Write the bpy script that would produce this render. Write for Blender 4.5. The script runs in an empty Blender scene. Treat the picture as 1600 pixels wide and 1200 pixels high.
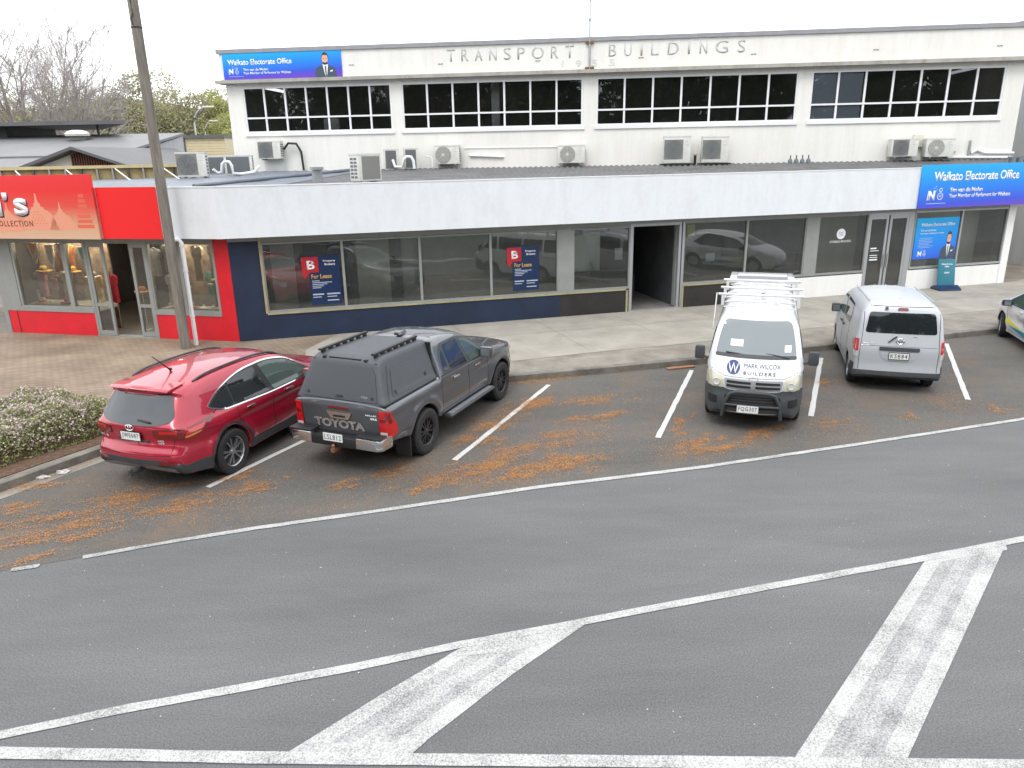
import bpy, bmesh, math, random
import numpy as np
from mathutils import Vector, Matrix
from mathutils.bvhtree import BVHTree
from mathutils.geometry import delaunay_2d_cdt
random.seed(7)
RNG = np.random.default_rng(7)
PI = math.pi
scene = bpy.context.scene
COL = scene.collection
R = math.radians

# ------------------------------------------------------------------ materials
def nt(m):
    return m.node_tree.nodes, m.node_tree.links

def mat(name, col, rough=0.6, metal=0.0, var=0.0, vscale=3.0, bump=0.0, bscale=40.0, coat=0.0, col2=None, spec=0.5, emit=None, stretch=None):
    m = bpy.data.materials.new(name); m.use_nodes = True
    N, L = nt(m); b = N['Principled BSDF']
    c = (*col, 1)
    b.inputs['Base Color'].default_value = c
    b.inputs['Roughness'].default_value = rough
    b.inputs['Metallic'].default_value = metal
    b.inputs['Specular IOR Level'].default_value = spec
    b.inputs['Coat Weight'].default_value = coat
    b.inputs['Coat Roughness'].default_value = 0.04
    if var or bump:
        tc = N.new('ShaderNodeTexCoord'); src = tc.outputs['Object']
        if stretch:
            mp = N.new('ShaderNodeMapping'); mp.inputs['Scale'].default_value = stretch
            L.new(src, mp.inputs['Vector']); src = mp.outputs['Vector']
    if var:
        n = N.new('ShaderNodeTexNoise'); n.inputs['Scale'].default_value = vscale; n.inputs['Detail'].default_value = 6; n.inputs['Roughness'].default_value = .65
        L.new(src, n.inputs['Vector'])
        r = N.new('ShaderNodeValToRGB')
        lo = col2 if col2 else tuple(max(0, x*(1-var)) for x in col)
        hi = col if col2 else tuple(min(1, x*(1+var)) for x in col)
        r.color_ramp.elements[0].position = .32; r.color_ramp.elements[0].color = (*lo, 1)
        r.color_ramp.elements[1].position = .68; r.color_ramp.elements[1].color = (*hi, 1)
        L.new(n.outputs['Fac'], r.inputs['Fac']); L.new(r.outputs['Color'], b.inputs['Base Color'])
    if bump:
        n2 = N.new('ShaderNodeTexNoise'); n2.inputs['Scale'].default_value = bscale; n2.inputs['Detail'].default_value = 4
        L.new(src, n2.inputs['Vector'])
        bp = N.new('ShaderNodeBump'); bp.inputs['Strength'].default_value = bump; bp.inputs['Distance'].default_value = .02
        L.new(n2.outputs['Fac'], bp.inputs['Height']); L.new(bp.outputs['Normal'], b.inputs['Normal'])
    return m

def asphalt(name, c1, c2, speck=.35, brown=None):
    m = bpy.data.materials.new(name); m.use_nodes = True
    N, L = nt(m); b = N['Principled BSDF']; b.inputs['Roughness'].default_value = .9
    b.inputs['Specular IOR Level'].default_value = .25
    tc = N.new('ShaderNodeTexCoord')
    a = N.new('ShaderNodeTexNoise'); a.inputs['Scale'].default_value = .35; a.inputs['Detail'].default_value = 5; a.inputs['Roughness'].default_value = .7
    mp = N.new('ShaderNodeMapping'); mp.inputs['Rotation'].default_value = (0, 0, R(-15)); mp.inputs['Scale'].default_value = (.35, 1.3, 1)
    L.new(tc.outputs['Object'], mp.inputs['Vector']); L.new(mp.outputs['Vector'], a.inputs['Vector'])
    r = N.new('ShaderNodeValToRGB'); r.color_ramp.elements[0].position = .3; r.color_ramp.elements[1].position = .7
    r.color_ramp.elements[0].color = (*c1, 1); r.color_ramp.elements[1].color = (*c2, 1)
    L.new(a.outputs['Fac'], r.inputs['Fac'])
    s = N.new('ShaderNodeTexNoise'); s.inputs['Scale'].default_value = 55; s.inputs['Detail'].default_value = 3; s.inputs['Roughness'].default_value = .8
    L.new(tc.outputs['Object'], s.inputs['Vector'])
    mr = N.new('ShaderNodeMapRange'); mr.inputs['From Min'].default_value = .3; mr.inputs['From Max'].default_value = .7
    mr.inputs['To Min'].default_value = 1-speck; mr.inputs['To Max'].default_value = 1+speck
    L.new(s.outputs['Fac'], mr.inputs['Value'])
    mx = N.new('ShaderNodeMix'); mx.data_type = 'RGBA'; mx.blend_type = 'MULTIPLY'; mx.inputs[0].default_value = 1
    L.new(r.outputs['Color'], mx.inputs[6]); L.new(mr.outputs['Result'], mx.inputs[7])
    # pale stone chips
    v = N.new('ShaderNodeTexVoronoi'); v.inputs['Scale'].default_value = 22
    L.new(tc.outputs['Object'], v.inputs['Vector'])
    sep = N.new('ShaderNodeSeparateColor'); L.new(v.outputs['Color'], sep.inputs[0])
    gt = N.new('ShaderNodeMath'); gt.operation = 'GREATER_THAN'; gt.inputs[1].default_value = .992
    L.new(sep.outputs[0], gt.inputs[0])
    lt = N.new('ShaderNodeMath'); lt.operation = 'LESS_THAN'; lt.inputs[1].default_value = .16
    L.new(v.outputs['Distance'], lt.inputs[0])
    ml = N.new('ShaderNodeMath'); ml.operation = 'MULTIPLY'; L.new(gt.outputs[0], ml.inputs[0]); L.new(lt.outputs[0], ml.inputs[1])
    m2 = N.new('ShaderNodeMix'); m2.data_type = 'RGBA'; m2.inputs[7].default_value = (.42, .42, .4, 1)
    L.new(ml.outputs[0], m2.inputs[0]); L.new(mx.outputs[2], m2.inputs[6])
    last = m2.outputs[2]
    if brown:
        bn = N.new('ShaderNodeTexNoise'); bn.inputs['Scale'].default_value = .9; bn.inputs['Detail'].default_value = 8; bn.inputs['Roughness'].default_value = .75
        L.new(tc.outputs['Object'], bn.inputs['Vector'])
        rr = N.new('ShaderNodeMapRange'); rr.inputs['From Min'].default_value = .5; rr.inputs['From Max'].default_value = .68; rr.inputs['To Max'].default_value = .5
        L.new(bn.outputs['Fac'], rr.inputs['Value'])
        m3 = N.new('ShaderNodeMix'); m3.data_type = 'RGBA'; m3.inputs[7].default_value = (*brown, 1)
        L.new(rr.outputs['Result'], m3.inputs[0]); L.new(last, m3.inputs[6]); last = m3.outputs[2]
    L.new(last, b.inputs['Base Color'])
    bp = N.new('ShaderNodeBump'); bp.inputs['Strength'].default_value = .5; bp.inputs['Distance'].default_value = .01
    L.new(s.outputs['Fac'], bp.inputs['Height']); L.new(bp.outputs['Normal'], b.inputs['Normal'])
    return m

def wornpaint(name, lo, hi, under=(.115, .117, .12), col=(.6, .6, .585), scale=60):
    m = bpy.data.materials.new(name); m.use_nodes = True
    N, L = nt(m); b = N['Principled BSDF']; b.inputs['Roughness'].default_value = .75
    tc = N.new('ShaderNodeTexCoord')
    n = N.new('ShaderNodeTexNoise'); n.inputs['Scale'].default_value = scale; n.inputs['Detail'].default_value = 4; n.inputs['Roughness'].default_value = .8
    n2 = N.new('ShaderNodeTexNoise'); n2.inputs['Scale'].default_value = 2.2; n2.inputs['Detail'].default_value = 5
    L.new(tc.outputs['Object'], n.inputs['Vector']); L.new(tc.outputs['Object'], n2.inputs['Vector'])
    ad = N.new('ShaderNodeMath'); ad.operation = 'MULTIPLY_ADD'; ad.inputs[1].default_value = .35
    L.new(n2.outputs['Fac'], ad.inputs[0]); L.new(n.outputs['Fac'], ad.inputs[2])
    r = N.new('ShaderNodeValToRGB'); r.color_ramp.elements[0].position = lo; r.color_ramp.elements[1].position = hi
    r.color_ramp.elements[0].color = (*under, 1); r.color_ramp.elements[1].color = (*col, 1)
    L.new(ad.outputs[0], r.inputs['Fac']); L.new(r.outputs['Color'], b.inputs['Base Color'])
    return m

def glassmat(name, ior=1.7, tint=(.75, .8, .78), rough=0.0, veil=.01):
    m = bpy.data.materials.new(name); m.use_nodes = True
    N, L = nt(m); N.remove(N['Principled BSDF'])
    t = N.new('ShaderNodeBsdfTransparent'); t.inputs[0].default_value = (*tint, 1)
    g = N.new('ShaderNodeBsdfGlossy'); g.inputs['Roughness'].default_value = rough; g.inputs['Color'].default_value = (1, 1, 1, 1)
    f = N.new('ShaderNodeFresnel'); f.inputs[0].default_value = ior
    tc = N.new('ShaderNodeTexCoord'); nz = N.new('ShaderNodeTexNoise'); nz.inputs['Scale'].default_value = .55; nz.inputs['Detail'].default_value = 1
    L.new(tc.outputs['Object'], nz.inputs['Vector'])
    bp = N.new('ShaderNodeBump'); bp.inputs['Strength'].default_value = .1; bp.inputs['Distance'].default_value = .12
    L.new(nz.outputs['Fac'], bp.inputs['Height']); L.new(bp.outputs['Normal'], g.inputs['Normal'])
    x = N.new('ShaderNodeMixShader'); L.new(f.outputs[0], x.inputs[0]); L.new(t.outputs[0], x.inputs[1]); L.new(g.outputs[0], x.inputs[2])
    df = N.new('ShaderNodeBsdfDiffuse'); df.inputs[0].default_value = (.62, .65, .6, 1)
    y = N.new('ShaderNodeMixShader'); y.inputs[0].default_value = veil  # pale diffuse veil painted in for milky street reflections on the glass
    L.new(x.outputs[0], y.inputs[1]); L.new(df.outputs[0], y.inputs[2]); L.new(y.outputs[0], N['Material Output'].inputs['Surface'])
    return m

def gradmat(name, stops, axis=2, z0=0., z1=1., rough=.45, diag=0.0):
    """real printed colour gradient of a sign along its height (object space)"""
    m = bpy.data.materials.new(name); m.use_nodes = True
    N, L = nt(m); b = N['Principled BSDF']; b.inputs['Roughness'].default_value = rough
    tc = N.new('ShaderNodeTexCoord'); sp = N.new('ShaderNodeSeparateXYZ'); L.new(tc.outputs['Object'], sp.inputs[0])
    ma = N.new('ShaderNodeMath'); ma.operation = 'MULTIPLY_ADD'; ma.inputs[1].default_value = diag
    L.new(sp.outputs[0], ma.inputs[0]); L.new(sp.outputs[axis], ma.inputs[2])
    mr = N.new('ShaderNodeMapRange'); mr.inputs['From Min'].default_value = z0; mr.inputs['From Max'].default_value = z1
    L.new(ma.outputs[0], mr.inputs['Value'])
    r = N.new('ShaderNodeValToRGB'); e = r.color_ramp.elements
    while len(e) < len(stops): e.new(.5)
    for i, (p, c) in enumerate(stops): e[i].position = p; e[i].color = (*c, 1)
    L.new(mr.outputs['Result'], r.inputs['Fac']); L.new(r.outputs['Color'], b.inputs['Base Color'])
    return m

def streaky(name, col, dirt, amt=.35, rough=.75, sc=(2.0, 2.0, .18), base_z=None):
    """painted wall with rain streaks"""
    m = bpy.data.materials.new(name); m.use_nodes = True
    N, L = nt(m); b = N['Principled BSDF']; b.inputs['Roughness'].default_value = rough; b.inputs['Specular IOR Level'].default_value = .3
    tc = N.new('ShaderNodeTexCoord'); mp = N.new('ShaderNodeMapping'); mp.inputs['Scale'].default_value = sc
    L.new(tc.outputs['Object'], mp.inputs['Vector'])
    n = N.new('ShaderNodeTexNoise'); n.inputs['Scale'].default_value = 1.6; n.inputs['Detail'].default_value = 8; n.inputs['Roughness'].default_value = .72
    L.new(mp.outputs['Vector'], n.inputs['Vector'])
    n2 = N.new('ShaderNodeTexNoise'); n2.inputs['Scale'].default_value = 9; n2.inputs['Detail'].default_value = 5
    L.new(tc.outputs['Object'], n2.inputs['Vector'])
    ad = N.new('ShaderNodeMath'); ad.operation = 'MULTIPLY_ADD'; ad.inputs[1].default_value = .25
    L.new(n2.outputs['Fac'], ad.inputs[0]); L.new(n.outputs['Fac'], ad.inputs[2])
    mr = N.new('ShaderNodeMapRange'); mr.inputs['From Min'].default_value = .55; mr.inputs['From Max'].default_value = .95; mr.inputs['To Max'].default_value = amt
    L.new(ad.outputs[0], mr.inputs['Value'])
    mx = N.new('ShaderNodeMix'); mx.data_type = 'RGBA'; mx.inputs[6].default_value = (*col, 1); mx.inputs[7].default_value = (*dirt, 1)
    L.new(mr.outputs['Result'], mx.inputs[0]); L.new(mx.outputs[2], b.inputs['Base Color'])
    bp = N.new('ShaderNodeBump'); bp.inputs['Strength'].default_value = .15; bp.inputs['Distance'].default_value = .02
    L.new(n2.outputs['Fac'], bp.inputs['Height']); L.new(bp.outputs['Normal'], b.inputs['Normal'])
    return m

def brickpave(name):
    m = bpy.data.materials.new(name); m.use_nodes = True
    N, L = nt(m); b = N['Principled BSDF']; b.inputs['Roughness'].default_value = .7; b.inputs['Specular IOR Level'].default_value = .3
    tc = N.new('ShaderNodeTexCoord'); mp = N.new('ShaderNodeMapping'); mp.inputs['Rotation'].default_value = (0, 0, R(13))
    L.new(tc.outputs['Object'], mp.inputs['Vector'])
    k = N.new('ShaderNodeTexBrick'); k.inputs['Scale'].default_value = 1; k.inputs['Brick Width'].default_value = .22; k.inputs['Row Height'].default_value = .11
    k.inputs['Mortar Size'].default_value = .008
    k.inputs['Color1'].default_value = (.27, .215, .165, 1); k.inputs['Color2'].default_value = (.225, .18, .14, 1); k.inputs['Mortar'].default_value = (.13, .105, .085, 1)
    L.new(mp.outputs['Vector'], k.inputs['Vector'])
    n = N.new('ShaderNodeTexNoise'); n.inputs['Scale'].default_value = .8; n.inputs['Detail'].default_value = 7
    L.new(tc.outputs['Object'], n.inputs['Vector'])
    r = N.new('ShaderNodeValToRGB'); r.color_ramp.elements[0].position = .3; r.color_ramp.elements[1].position = .7
    r.color_ramp.elements[0].color = (.75, .72, .68, 1); r.color_ramp.elements[1].color = (1.25, 1.25, 1.2, 1)
    L.new(n.outputs['Fac'], r.inputs['Fac'])
    x = N.new('ShaderNodeMix'); x.data_type = 'RGBA'; x.blend_type = 'MULTIPLY'; x.inputs[0].default_value = 1
    L.new(k.outputs['Color'], x.inputs[6]); L.new(r.outputs['Color'], x.inputs[7]); L.new(x.outputs[2], b.inputs['Base Color'])
    return m

def leafmat(name, cols, rough=.6, trans=.3):
    m = bpy.data.materials.new(name); m.use_nodes = True
    N, L = nt(m); b = N['Principled BSDF']; b.inputs['Roughness'].default_value = rough; b.inputs['Specular IOR Level'].default_value = .25
    g = N.new('ShaderNodeNewGeometry')
    r = N.new('ShaderNodeValToRGB'); e = r.color_ramp.elements; r.color_ramp.interpolation = 'CONSTANT'
    while len(e) < len(cols): e.new(.5)
    for i, c in enumerate(cols): e[i].position = i/len(cols); e[i].color = (*c, 1)
    L.new(g.outputs['Random Per Island'], r.inputs['Fac']); L.new(r.outputs['Color'], b.inputs['Base Color'])
    tr = N.new('ShaderNodeBsdfTranslucent'); L.new(r.outputs['Color'], tr.inputs[0])
    x = N.new('ShaderNodeMixShader'); x.inputs[0].default_value = trans
    L.new(b.outputs[0], x.inputs[1]); L.new(tr.outputs[0], x.inputs[2]); L.new(x.outputs[0], N['Material Output'].inputs['Surface'])
    return m

M = {}
M['road'] = asphalt('road_asphalt', (.104, .1065, .109), (.158, .1605, .162), speck=.42)
M['lane'] = asphalt('parking_asphalt', (.088, .084, .079), (.134, .128, .119), speck=.5, brown=(.19, .125, .075))
M['paint'] = wornpaint('line_paint', .49, .74, col=(.48, .48, .465), scale=60)
M['paint_old'] = wornpaint('line_paint_worn', .52, .82, col=(.45, .45, .44), scale=52)
M['paint_mid'] = wornpaint('line_paint_part_worn', .48, .78, col=(.47, .47, .46), scale=52)
M['paint_bay'] = wornpaint('bay_paint', .46, .62, col=(.56, .56, .55))
M['concrete'] = mat('footpath_concrete', (.35, .328, .285), .85, var=.2, vscale=1.1, bump=.2, bscale=60, col2=(.25, .232, .20))
M['concrete_dark'] = mat('kerb_strip_concrete', (.28, .255, .215), .9, var=.3, vscale=1.6, bump=.3, bscale=40, col2=(.155, .14, .12), stretch=(1, 1, 1))
M['kerb'] = mat('kerb_concrete', (.24, .225, .195), .9, var=.3, vscale=2.5, bump=.4, bscale=30, col2=(.11, .1, .085))
M['brick'] = brickpave('brick_paving')
M['soil'] = mat('bark_mulch', (.12, .07, .045), .95, var=.5, vscale=14, bump=1, bscale=60)
M['white_wall'] = streaky('cream_white_wall', (.77, .76, .72), (.48, .46, .39), .34)
M['fascia'] = streaky('white_fascia', (.715, .745, .775), (.46, .47, .47), .35, sc=(1.6, 1.6, .5))
M['coping'] = mat('coping_grey', (.28, .28, .30), .5, var=.1)
M['ledge'] = streaky('weathered_concrete', (.40, .39, .35), (.16, .14, .11), .9, sc=(1.2, 1.2, .6))
M['frame_white'] = mat('frame_white', (.78, .78, .8), .4)
M['alu'] = mat('grey_aluminium', (.26, .27, .26), .45, var=.08, vscale=2)
M['alu_lt'] = mat('silver_aluminium', (.38, .39, .40), .35, metal=.35)
M['navy'] = mat('navy_paint', (.010, .021, .052), .55, var=.25, vscale=1.2)
M['brown_panel'] = mat('dark_panel', (.022, .020, .019), .5, var=.3, vscale=2)
M['red_paint'] = mat('red_paint', (.62, .010, .022), .45, var=.1, vscale=1.5)
M['red_sign'] = mat('red_sign', (.80, .012, .014), .4)
M['trim_yel'] = mat('aged_cream_trim', (.34, .30, .17), .6, var=.25, vscale=3)
M['white_paint'] = streaky('white_knee_wall', (.78, .78, .77), (.5, .48, .44), .35)
M['roof_blue'] = mat('roof_pale_steel', (.19, .22, .26), .5, var=.2, vscale=.8, col2=(.13, .145, .17))
M['roof_dark'] = mat('roof_dark_steel', (.155, .155, .16), .6, var=.3, vscale=1.2, col2=(.09, .088, .088))
M['ac_white'] = mat('unit_casing', (.62, .62, .58), .5, var=.1, vscale=4)
M['ac_grey'] = mat('unit_grille', (.20, .20, .185), .6)
M['ac_dark'] = mat('unit_coil', (.13, .15, .17), .5)
M['black'] = mat('black_plastic', (.015, .015, .016), .5)
M['black_matte'] = mat('black_matte', (.012, .012, .013), .85)
M['rust'] = mat('rusty_steel', (.20, .09, .045), .8, var=.5, vscale=20)
M['steel'] = mat('galvanised_steel', (.36, .37, .38), .45, metal=.5, var=.15, vscale=5)
M['pvc'] = mat('white_pvc', (.75, .75, .76), .35)
M['pole'] = mat('weathered_pole', (.25, .225, .195), .85, var=.35, vscale=3, bump=.3, bscale=20, col2=(.115, .105, .09), stretch=(4, 4, .4))
M['glass_shop'] = glassmat('shop_glass', 2.0, (.86, .91, .87), veil=.045)
M['glass_up'] = glassmat('upper_glass', 1.75, (.66, .68, .72))
M['int_wall'] = mat('interior_wall', (.72, .74, .68), .8, var=.06)
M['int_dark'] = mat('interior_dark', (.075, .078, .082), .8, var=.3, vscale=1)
M['int_floor'] = mat('interior_carpet', (.16, .15, .14), .9, var=.2)
M['blind'] = mat('roller_blind', (.66, .72, .78), .8)
M['timber'] = mat('treated_pine', (.38, .29, .13), .7, var=.25, vscale=4)
M['bgroof'] = mat('charcoal_roof', (.10, .10, .105), .55, var=.15, vscale=.7)
M['bgroof_lt'] = mat('grey_roof', (.16, .16, .165), .5, var=.12, vscale=.5)
M['cream'] = mat('cream_boards', (.62, .54, .36), .7, var=.06)
M['slat'] = mat('red_timber_slats', (.16, .06, .045), .7)
M['tilt'] = streaky('grey_tilt_wall', (.42, .43, .44), (.25, .25, .25), .5)
M['letter'] = mat('letter_grey', (.52, .52, .515), .7)
M['letter_faint'] = mat('letter_faint', (.62, .615, .59), .6)
M['white_print'] = mat('white_print', (.82, .82, .84), .4)
M['grey_print'] = mat('grey_print', (.45, .5, .6), .4)
M['maroon_print'] = mat('maroon_print', (.16, .02, .02), .5)
M['shadow_print'] = mat('indigo_print', (.05, .03, .12), .5)

# ------------------------------------------------------------------ object helpers
def tag(o, label=None, cat=None, group=None, kind=None):
    if label: o['label'] = label
    if cat: o['category'] = cat
    if group: o['group'] = group
    if kind: o['kind'] = kind
    return o

def empty(name, loc=(0, 0, 0), rz=0., label=None, cat=None, group=None):
    o = bpy.data.objects.new(name, None); COL.objects.link(o)
    o.location = loc; o.rotation_euler = (0, 0, rz); o.empty_display_size = .3
    tag(o, label, cat, group)
    return o

def smooth_mesh(me, ang=35):
    me.polygons.foreach_set('use_smooth', [True]*len(me.polygons))
    try: me.set_sharp_from_angle(angle=R(ang))
    except Exception: pass

def link(name, me, mats, parent=None, smooth=False, ang=35):
    o = bpy.data.objects.new(name, me); COL.objects.link(o)
    for m in (mats if isinstance(mats, (list, tuple)) else [mats]): me.materials.append(m)
    if parent is not None: o.parent = parent
    if smooth: smooth_mesh(me, ang)
    return o

class MB:
    def __init__(s): s.v = []; s.f = []; s.mi = []
    def add(s, vs, fs, mi=0):
        b = len(s.v); s.v += [tuple(p) for p in vs]; s.f += [tuple(b+i for i in f) for f in fs]; s.mi += [mi]*len(fs); return s
    def box(s, x0, x1, y0, y1, z0, z1, mi=0):
        return s.add([(x0,y0,z0),(x1,y0,z0),(x1,y1,z0),(x0,y1,z0),(x0,y0,z1),(x1,y0,z1),(x1,y1,z1),(x0,y1,z1)],
                     [(0,3,2,1),(4,5,6,7),(0,1,5,4),(1,2,6,5),(2,3,7,6),(3,0,4,7)], mi)
    def prism(s, poly, z0, z1, mi=0):
        n = len(poly)
        vs = [(p[0], p[1], z0) for p in poly]+[(p[0], p[1], z1) for p in poly]
        fs = [tuple(range(n-1, -1, -1)), tuple(range(n, 2*n))]+[(i, (i+1) % n, n+(i+1) % n, n+i) for i in range(n)]
        return s.add(vs, fs, mi)
    def prismY(s, poly, y0, y1, mi=0):
        n = len(poly)
        vs = [(p[0], y0, p[1]) for p in poly]+[(p[0], y1, p[1]) for p in poly]
        fs = [tuple(range(n)), tuple(range(2*n-1, n-1, -1))]+[(i, n+i, n+(i+1) % n, (i+1) % n) for i in range(n)]
        return s.add(vs, fs, mi)
    def prismX(s, poly, x0, x1, mi=0):
        n = len(poly)
        vs = [(x0, p[0], p[1]) for p in poly]+[(x1, p[0], p[1]) for p in poly]
        fs = [tuple(range(n)), tuple(range(2*n-1, n-1, -1))]+[(i, n+i, n+(i+1) % n, (i+1) % n) for i in range(n)]
        return s.add(vs, fs, mi)
    def tube(s, pts, rad, n=8, mi=0, cap=True):
        pts = [Vector(p) for p in pts]; rads = rad if isinstance(rad, (list, tuple)) else [rad]*len(pts)
        rings = []
        up = Vector((0, 0, 1))
        for i, p in enumerate(pts):
            t = (pts[min(i+1, len(pts)-1)]-pts[max(i-1, 0)]).normalized()
            a = t.cross(up)
            if a.length < .05: a = t.cross(Vector((1, 0, 0)))
            a.normalize(); b = a.cross(t).normalized()
            rings.append([tuple(p+(a*math.cos(2*PI*k/n)+b*math.sin(2*PI*k/n))*rads[i]) for k in range(n)])
        vs = [v for r_ in rings for v in r_]; fs = []
        for i in range(len(pts)-1):
            for k in range(n):
                fs.append((i*n+k, i*n+(k+1) % n, (i+1)*n+(k+1) % n, (i+1)*n+k))
        if cap: fs += [tuple(range(n-1, -1, -1)), tuple((len(pts)-1)*n+k for k in range(n))]
        return s.add(vs, fs, mi)
    def lathe(s, prof, axis='z', c=(0, 0, 0), n=24, mi=0, close=True):
        """prof: list of (r, h)"""
        vs = []; m = len(prof)
        for k in range(n):
            a = 2*PI*k/n; ca, sa = math.cos(a), math.sin(a)
            for r_, h in prof:
                if axis == 'z': p = (c[0]+r_*ca, c[1]+r_*sa, c[2]+h)
                elif axis == 'y': p = (c[0]+r_*ca, c[1]+h, c[2]+r_*sa)
                else: p = (c[0]+h, c[1]+r_*ca, c[2]+r_*sa)
                vs.append(p)
        fs = []
        for k in range(n):
            k2 = (k+1) % n
            for j in range(m-1):
                fs.append((k*m+j, k2*m+j, k2*m+j+1, k*m+j+1))
        return s.add(vs, fs, mi)
    def disc(s, c, r_, axis='y', n=20, mi=0):
        vs = []
        for k in range(n):
            a = 2*PI*k/n; q = (r_*math.cos(a), r_*math.sin(a))
            vs.append((c[0]+q[0], c[1], c[2]+q[1]) if axis == 'y' else ((c[0], c[1]+q[0], c[2]+q[1]) if axis == 'x' else (c[0]+q[0], c[1]+q[1], c[2])))
        return s.add(vs, [tuple(range(n))], mi)
    def xform(s, mtx):
        s.v = [tuple(mtx @ Vector(p)) for p in s.v]; return s
    def build(s, name, mats, parent=None, smooth=False, ang=35, bevel=0.):
        me = bpy.data.meshes.new(name); me.from_pydata(s.v, [], s.f)
        if any(s.mi): me.polygons.foreach_set('material_index', s.mi)
        if bevel or len(s.f) > 2:
            bm = bmesh.new(); bm.from_mesh(me); bmesh.ops.recalc_face_normals(bm, faces=bm.faces)
            if bevel: bmesh.ops.bevel(bm, geom=bm.edges[:], offset=bevel, segments=2, profile=.6, affect='EDGES')
            bm.to_mesh(me); bm.free()
        me.update()
        return link(name, me, mats, parent, smooth or bool(bevel), ang)

def fast_mesh(name, verts, faces_n, mats, parent=None, per=4, smooth=False):
    """verts (N*per,3) array, consecutive groups form a face"""
    me = bpy.data.meshes.new(name); n = len(verts)
    me.vertices.add(n); me.vertices.foreach_set('co', np.asarray(verts, dtype=np.float32).ravel())
    nf = n//per
    me.loops.add(n); me.loops.foreach_set('vertex_index', np.arange(n, dtype=np.int32))
    me.polygons.add(nf); me.polygons.foreach_set('loop_start', np.arange(0, n, per, dtype=np.int32)); me.polygons.foreach_set('loop_total', np.full(nf, per, dtype=np.int32))
    me.update(calc_edges=True)
    return link(name, me, mats, parent, smooth)

def leaves(centers, size, flat=.0, aspect=.55):
    """random oriented quads"""
    n = len(centers); a = RNG.normal(size=(n, 3)); a[:, 2] *= (1-flat); a /= np.linalg.norm(a, axis=1, keepdims=True)
    b = RNG.normal(size=(n, 3)); b[:, 2] *= (1-flat); b -= (a*b).sum(1, keepdims=True)*a; b /= np.linalg.norm(b, axis=1, keepdims=True)
    s_ = (size*RNG.uniform(.6, 1.4, size=n))[:, None]
    q = np.stack([centers-a*s_, centers+b*s_*aspect, centers+a*s_, centers-b*s_*aspect], 1)
    return q.reshape(-1, 3)

def text_mesh(txt, name, m, parent, x0, x1, z0, z1, y, bold=.0, extrude=.004, face='front', shear=0., spacing=1.0):
    """lettering lying in the local XZ plane, facing -Y (front)"""
    cu = bpy.data.curves.new('t', 'FONT'); cu.body = txt; cu.size = 1; cu.offset = bold; cu.extrude = 0; cu.shear = shear; cu.space_character = spacing
    cu.resolution_u = 3
    ob = bpy.data.objects.new('t', cu); COL.objects.link(ob)
    dg = bpy.context.evaluated_depsgraph_get(); dg.update()
    me = bpy.data.meshes.new_from_object(ob.evaluated_get(dg)); bpy.data.objects.remove(ob); bpy.data.curves.remove(cu)
    co = np.zeros(len(me.vertices)*3); me.vertices.foreach_get('co', co); co = co.reshape(-1, 3)
    if len(co) == 0: return None
    mn, mx = co.min(0), co.max(0)
    X = x0+(co[:, 0]-mn[0])/(mx[0]-mn[0])*(x1-x0); Z = z0+(co[:, 1]-mn[1])/(mx[1]-mn[1])*(z1-z0)
    out = np.stack([X, np.full(len(X), y), Z], 1)
    me.vertices.foreach_set('co', out.ravel()); me.update()
    bm = bmesh.new(); bm.from_mesh(me)
    r_ = bmesh.ops.extrude_face_region(bm, geom=bm.faces[:])
    vs = [v for v in r_['geom'] if isinstance(v, bmesh.types.BMVert)]
    bmesh.ops.translate(bm, verts=vs, vec=(0, -extrude, 0)); bmesh.ops.recalc_face_normals(bm, faces=bm.faces)
    bm.to_mesh(me); bm.free()
    return link(name, me, m, parent)

def copy_tree(o, parent=None):
    c = o.copy(); COL.objects.link(c); c.parent = parent
    for ch in list(o.children): copy_tree(ch, c)
    return c

# ------------------------------------------------------------------ camera
cam_d = bpy.data.cameras.new('camera'); cam = bpy.data.objects.new('camera', cam_d); COL.objects.link(cam)
cam_d.sensor_width = 36; cam_d.lens = 1150/1600*36; cam_d.clip_end = 5000; cam_d.clip_start = .1
p_, r_ = R(17.3), R(1.05)
fw = Vector((0, math.cos(p_), -math.sin(p_))); u0 = Vector((0, math.sin(p_), math.cos(p_))); r0 = Vector((1, 0, 0))
rt = r0*math.cos(r_)-u0*math.sin(r_); up = u0*math.cos(r_)+r0*math.sin(r_)
mw = Matrix((rt, up, -fw)).transposed().to_4x4(); mw.translation = Vector((0, 0, 4.85))
cam.matrix_world = mw; scene.camera = cam
# ------------------------------------------------------------------ world and light
w = bpy.data.worlds.new('World'); scene.world = w; w.use_nodes = True
N, L = w.node_tree.nodes, w.node_tree.links
bg = N['Background']; bg.inputs['Strength'].default_value = .1
sky = N.new('ShaderNodeTexSky'); sky.sky_type = 'NISHITA'; sky.sun_disc = False; sky.sun_elevation = R(58); sky.sun_rotation = R(200)
tc = N.new('ShaderNodeTexCoord'); mp = N.new('ShaderNodeMapping'); mp.inputs['Scale'].default_value = (1, 1, 2.5)
nz = N.new('ShaderNodeTexNoise'); nz.inputs['Scale'].default_value = 1.7; nz.inputs['Detail'].default_value = 6
L.new(tc.outputs['Generated'], mp.inputs['Vector']); L.new(mp.outputs['Vector'], nz.inputs['Vector'])
cr = N.new('ShaderNodeValToRGB'); cr.color_ramp.elements[0].position = .3; cr.color_ramp.elements[1].position = .7
cr.color_ramp.elements[0].color = (15.0, 15.6, 16.4, 1); cr.color_ramp.elements[1].color = (20.5, 20.6, 20.8, 1)
L.new(nz.outputs['Fac'], cr.inputs['Fac'])
mx = N.new('ShaderNodeMix'); mx.data_type = 'RGBA'; mx.inputs[0].default_value = .9
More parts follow.
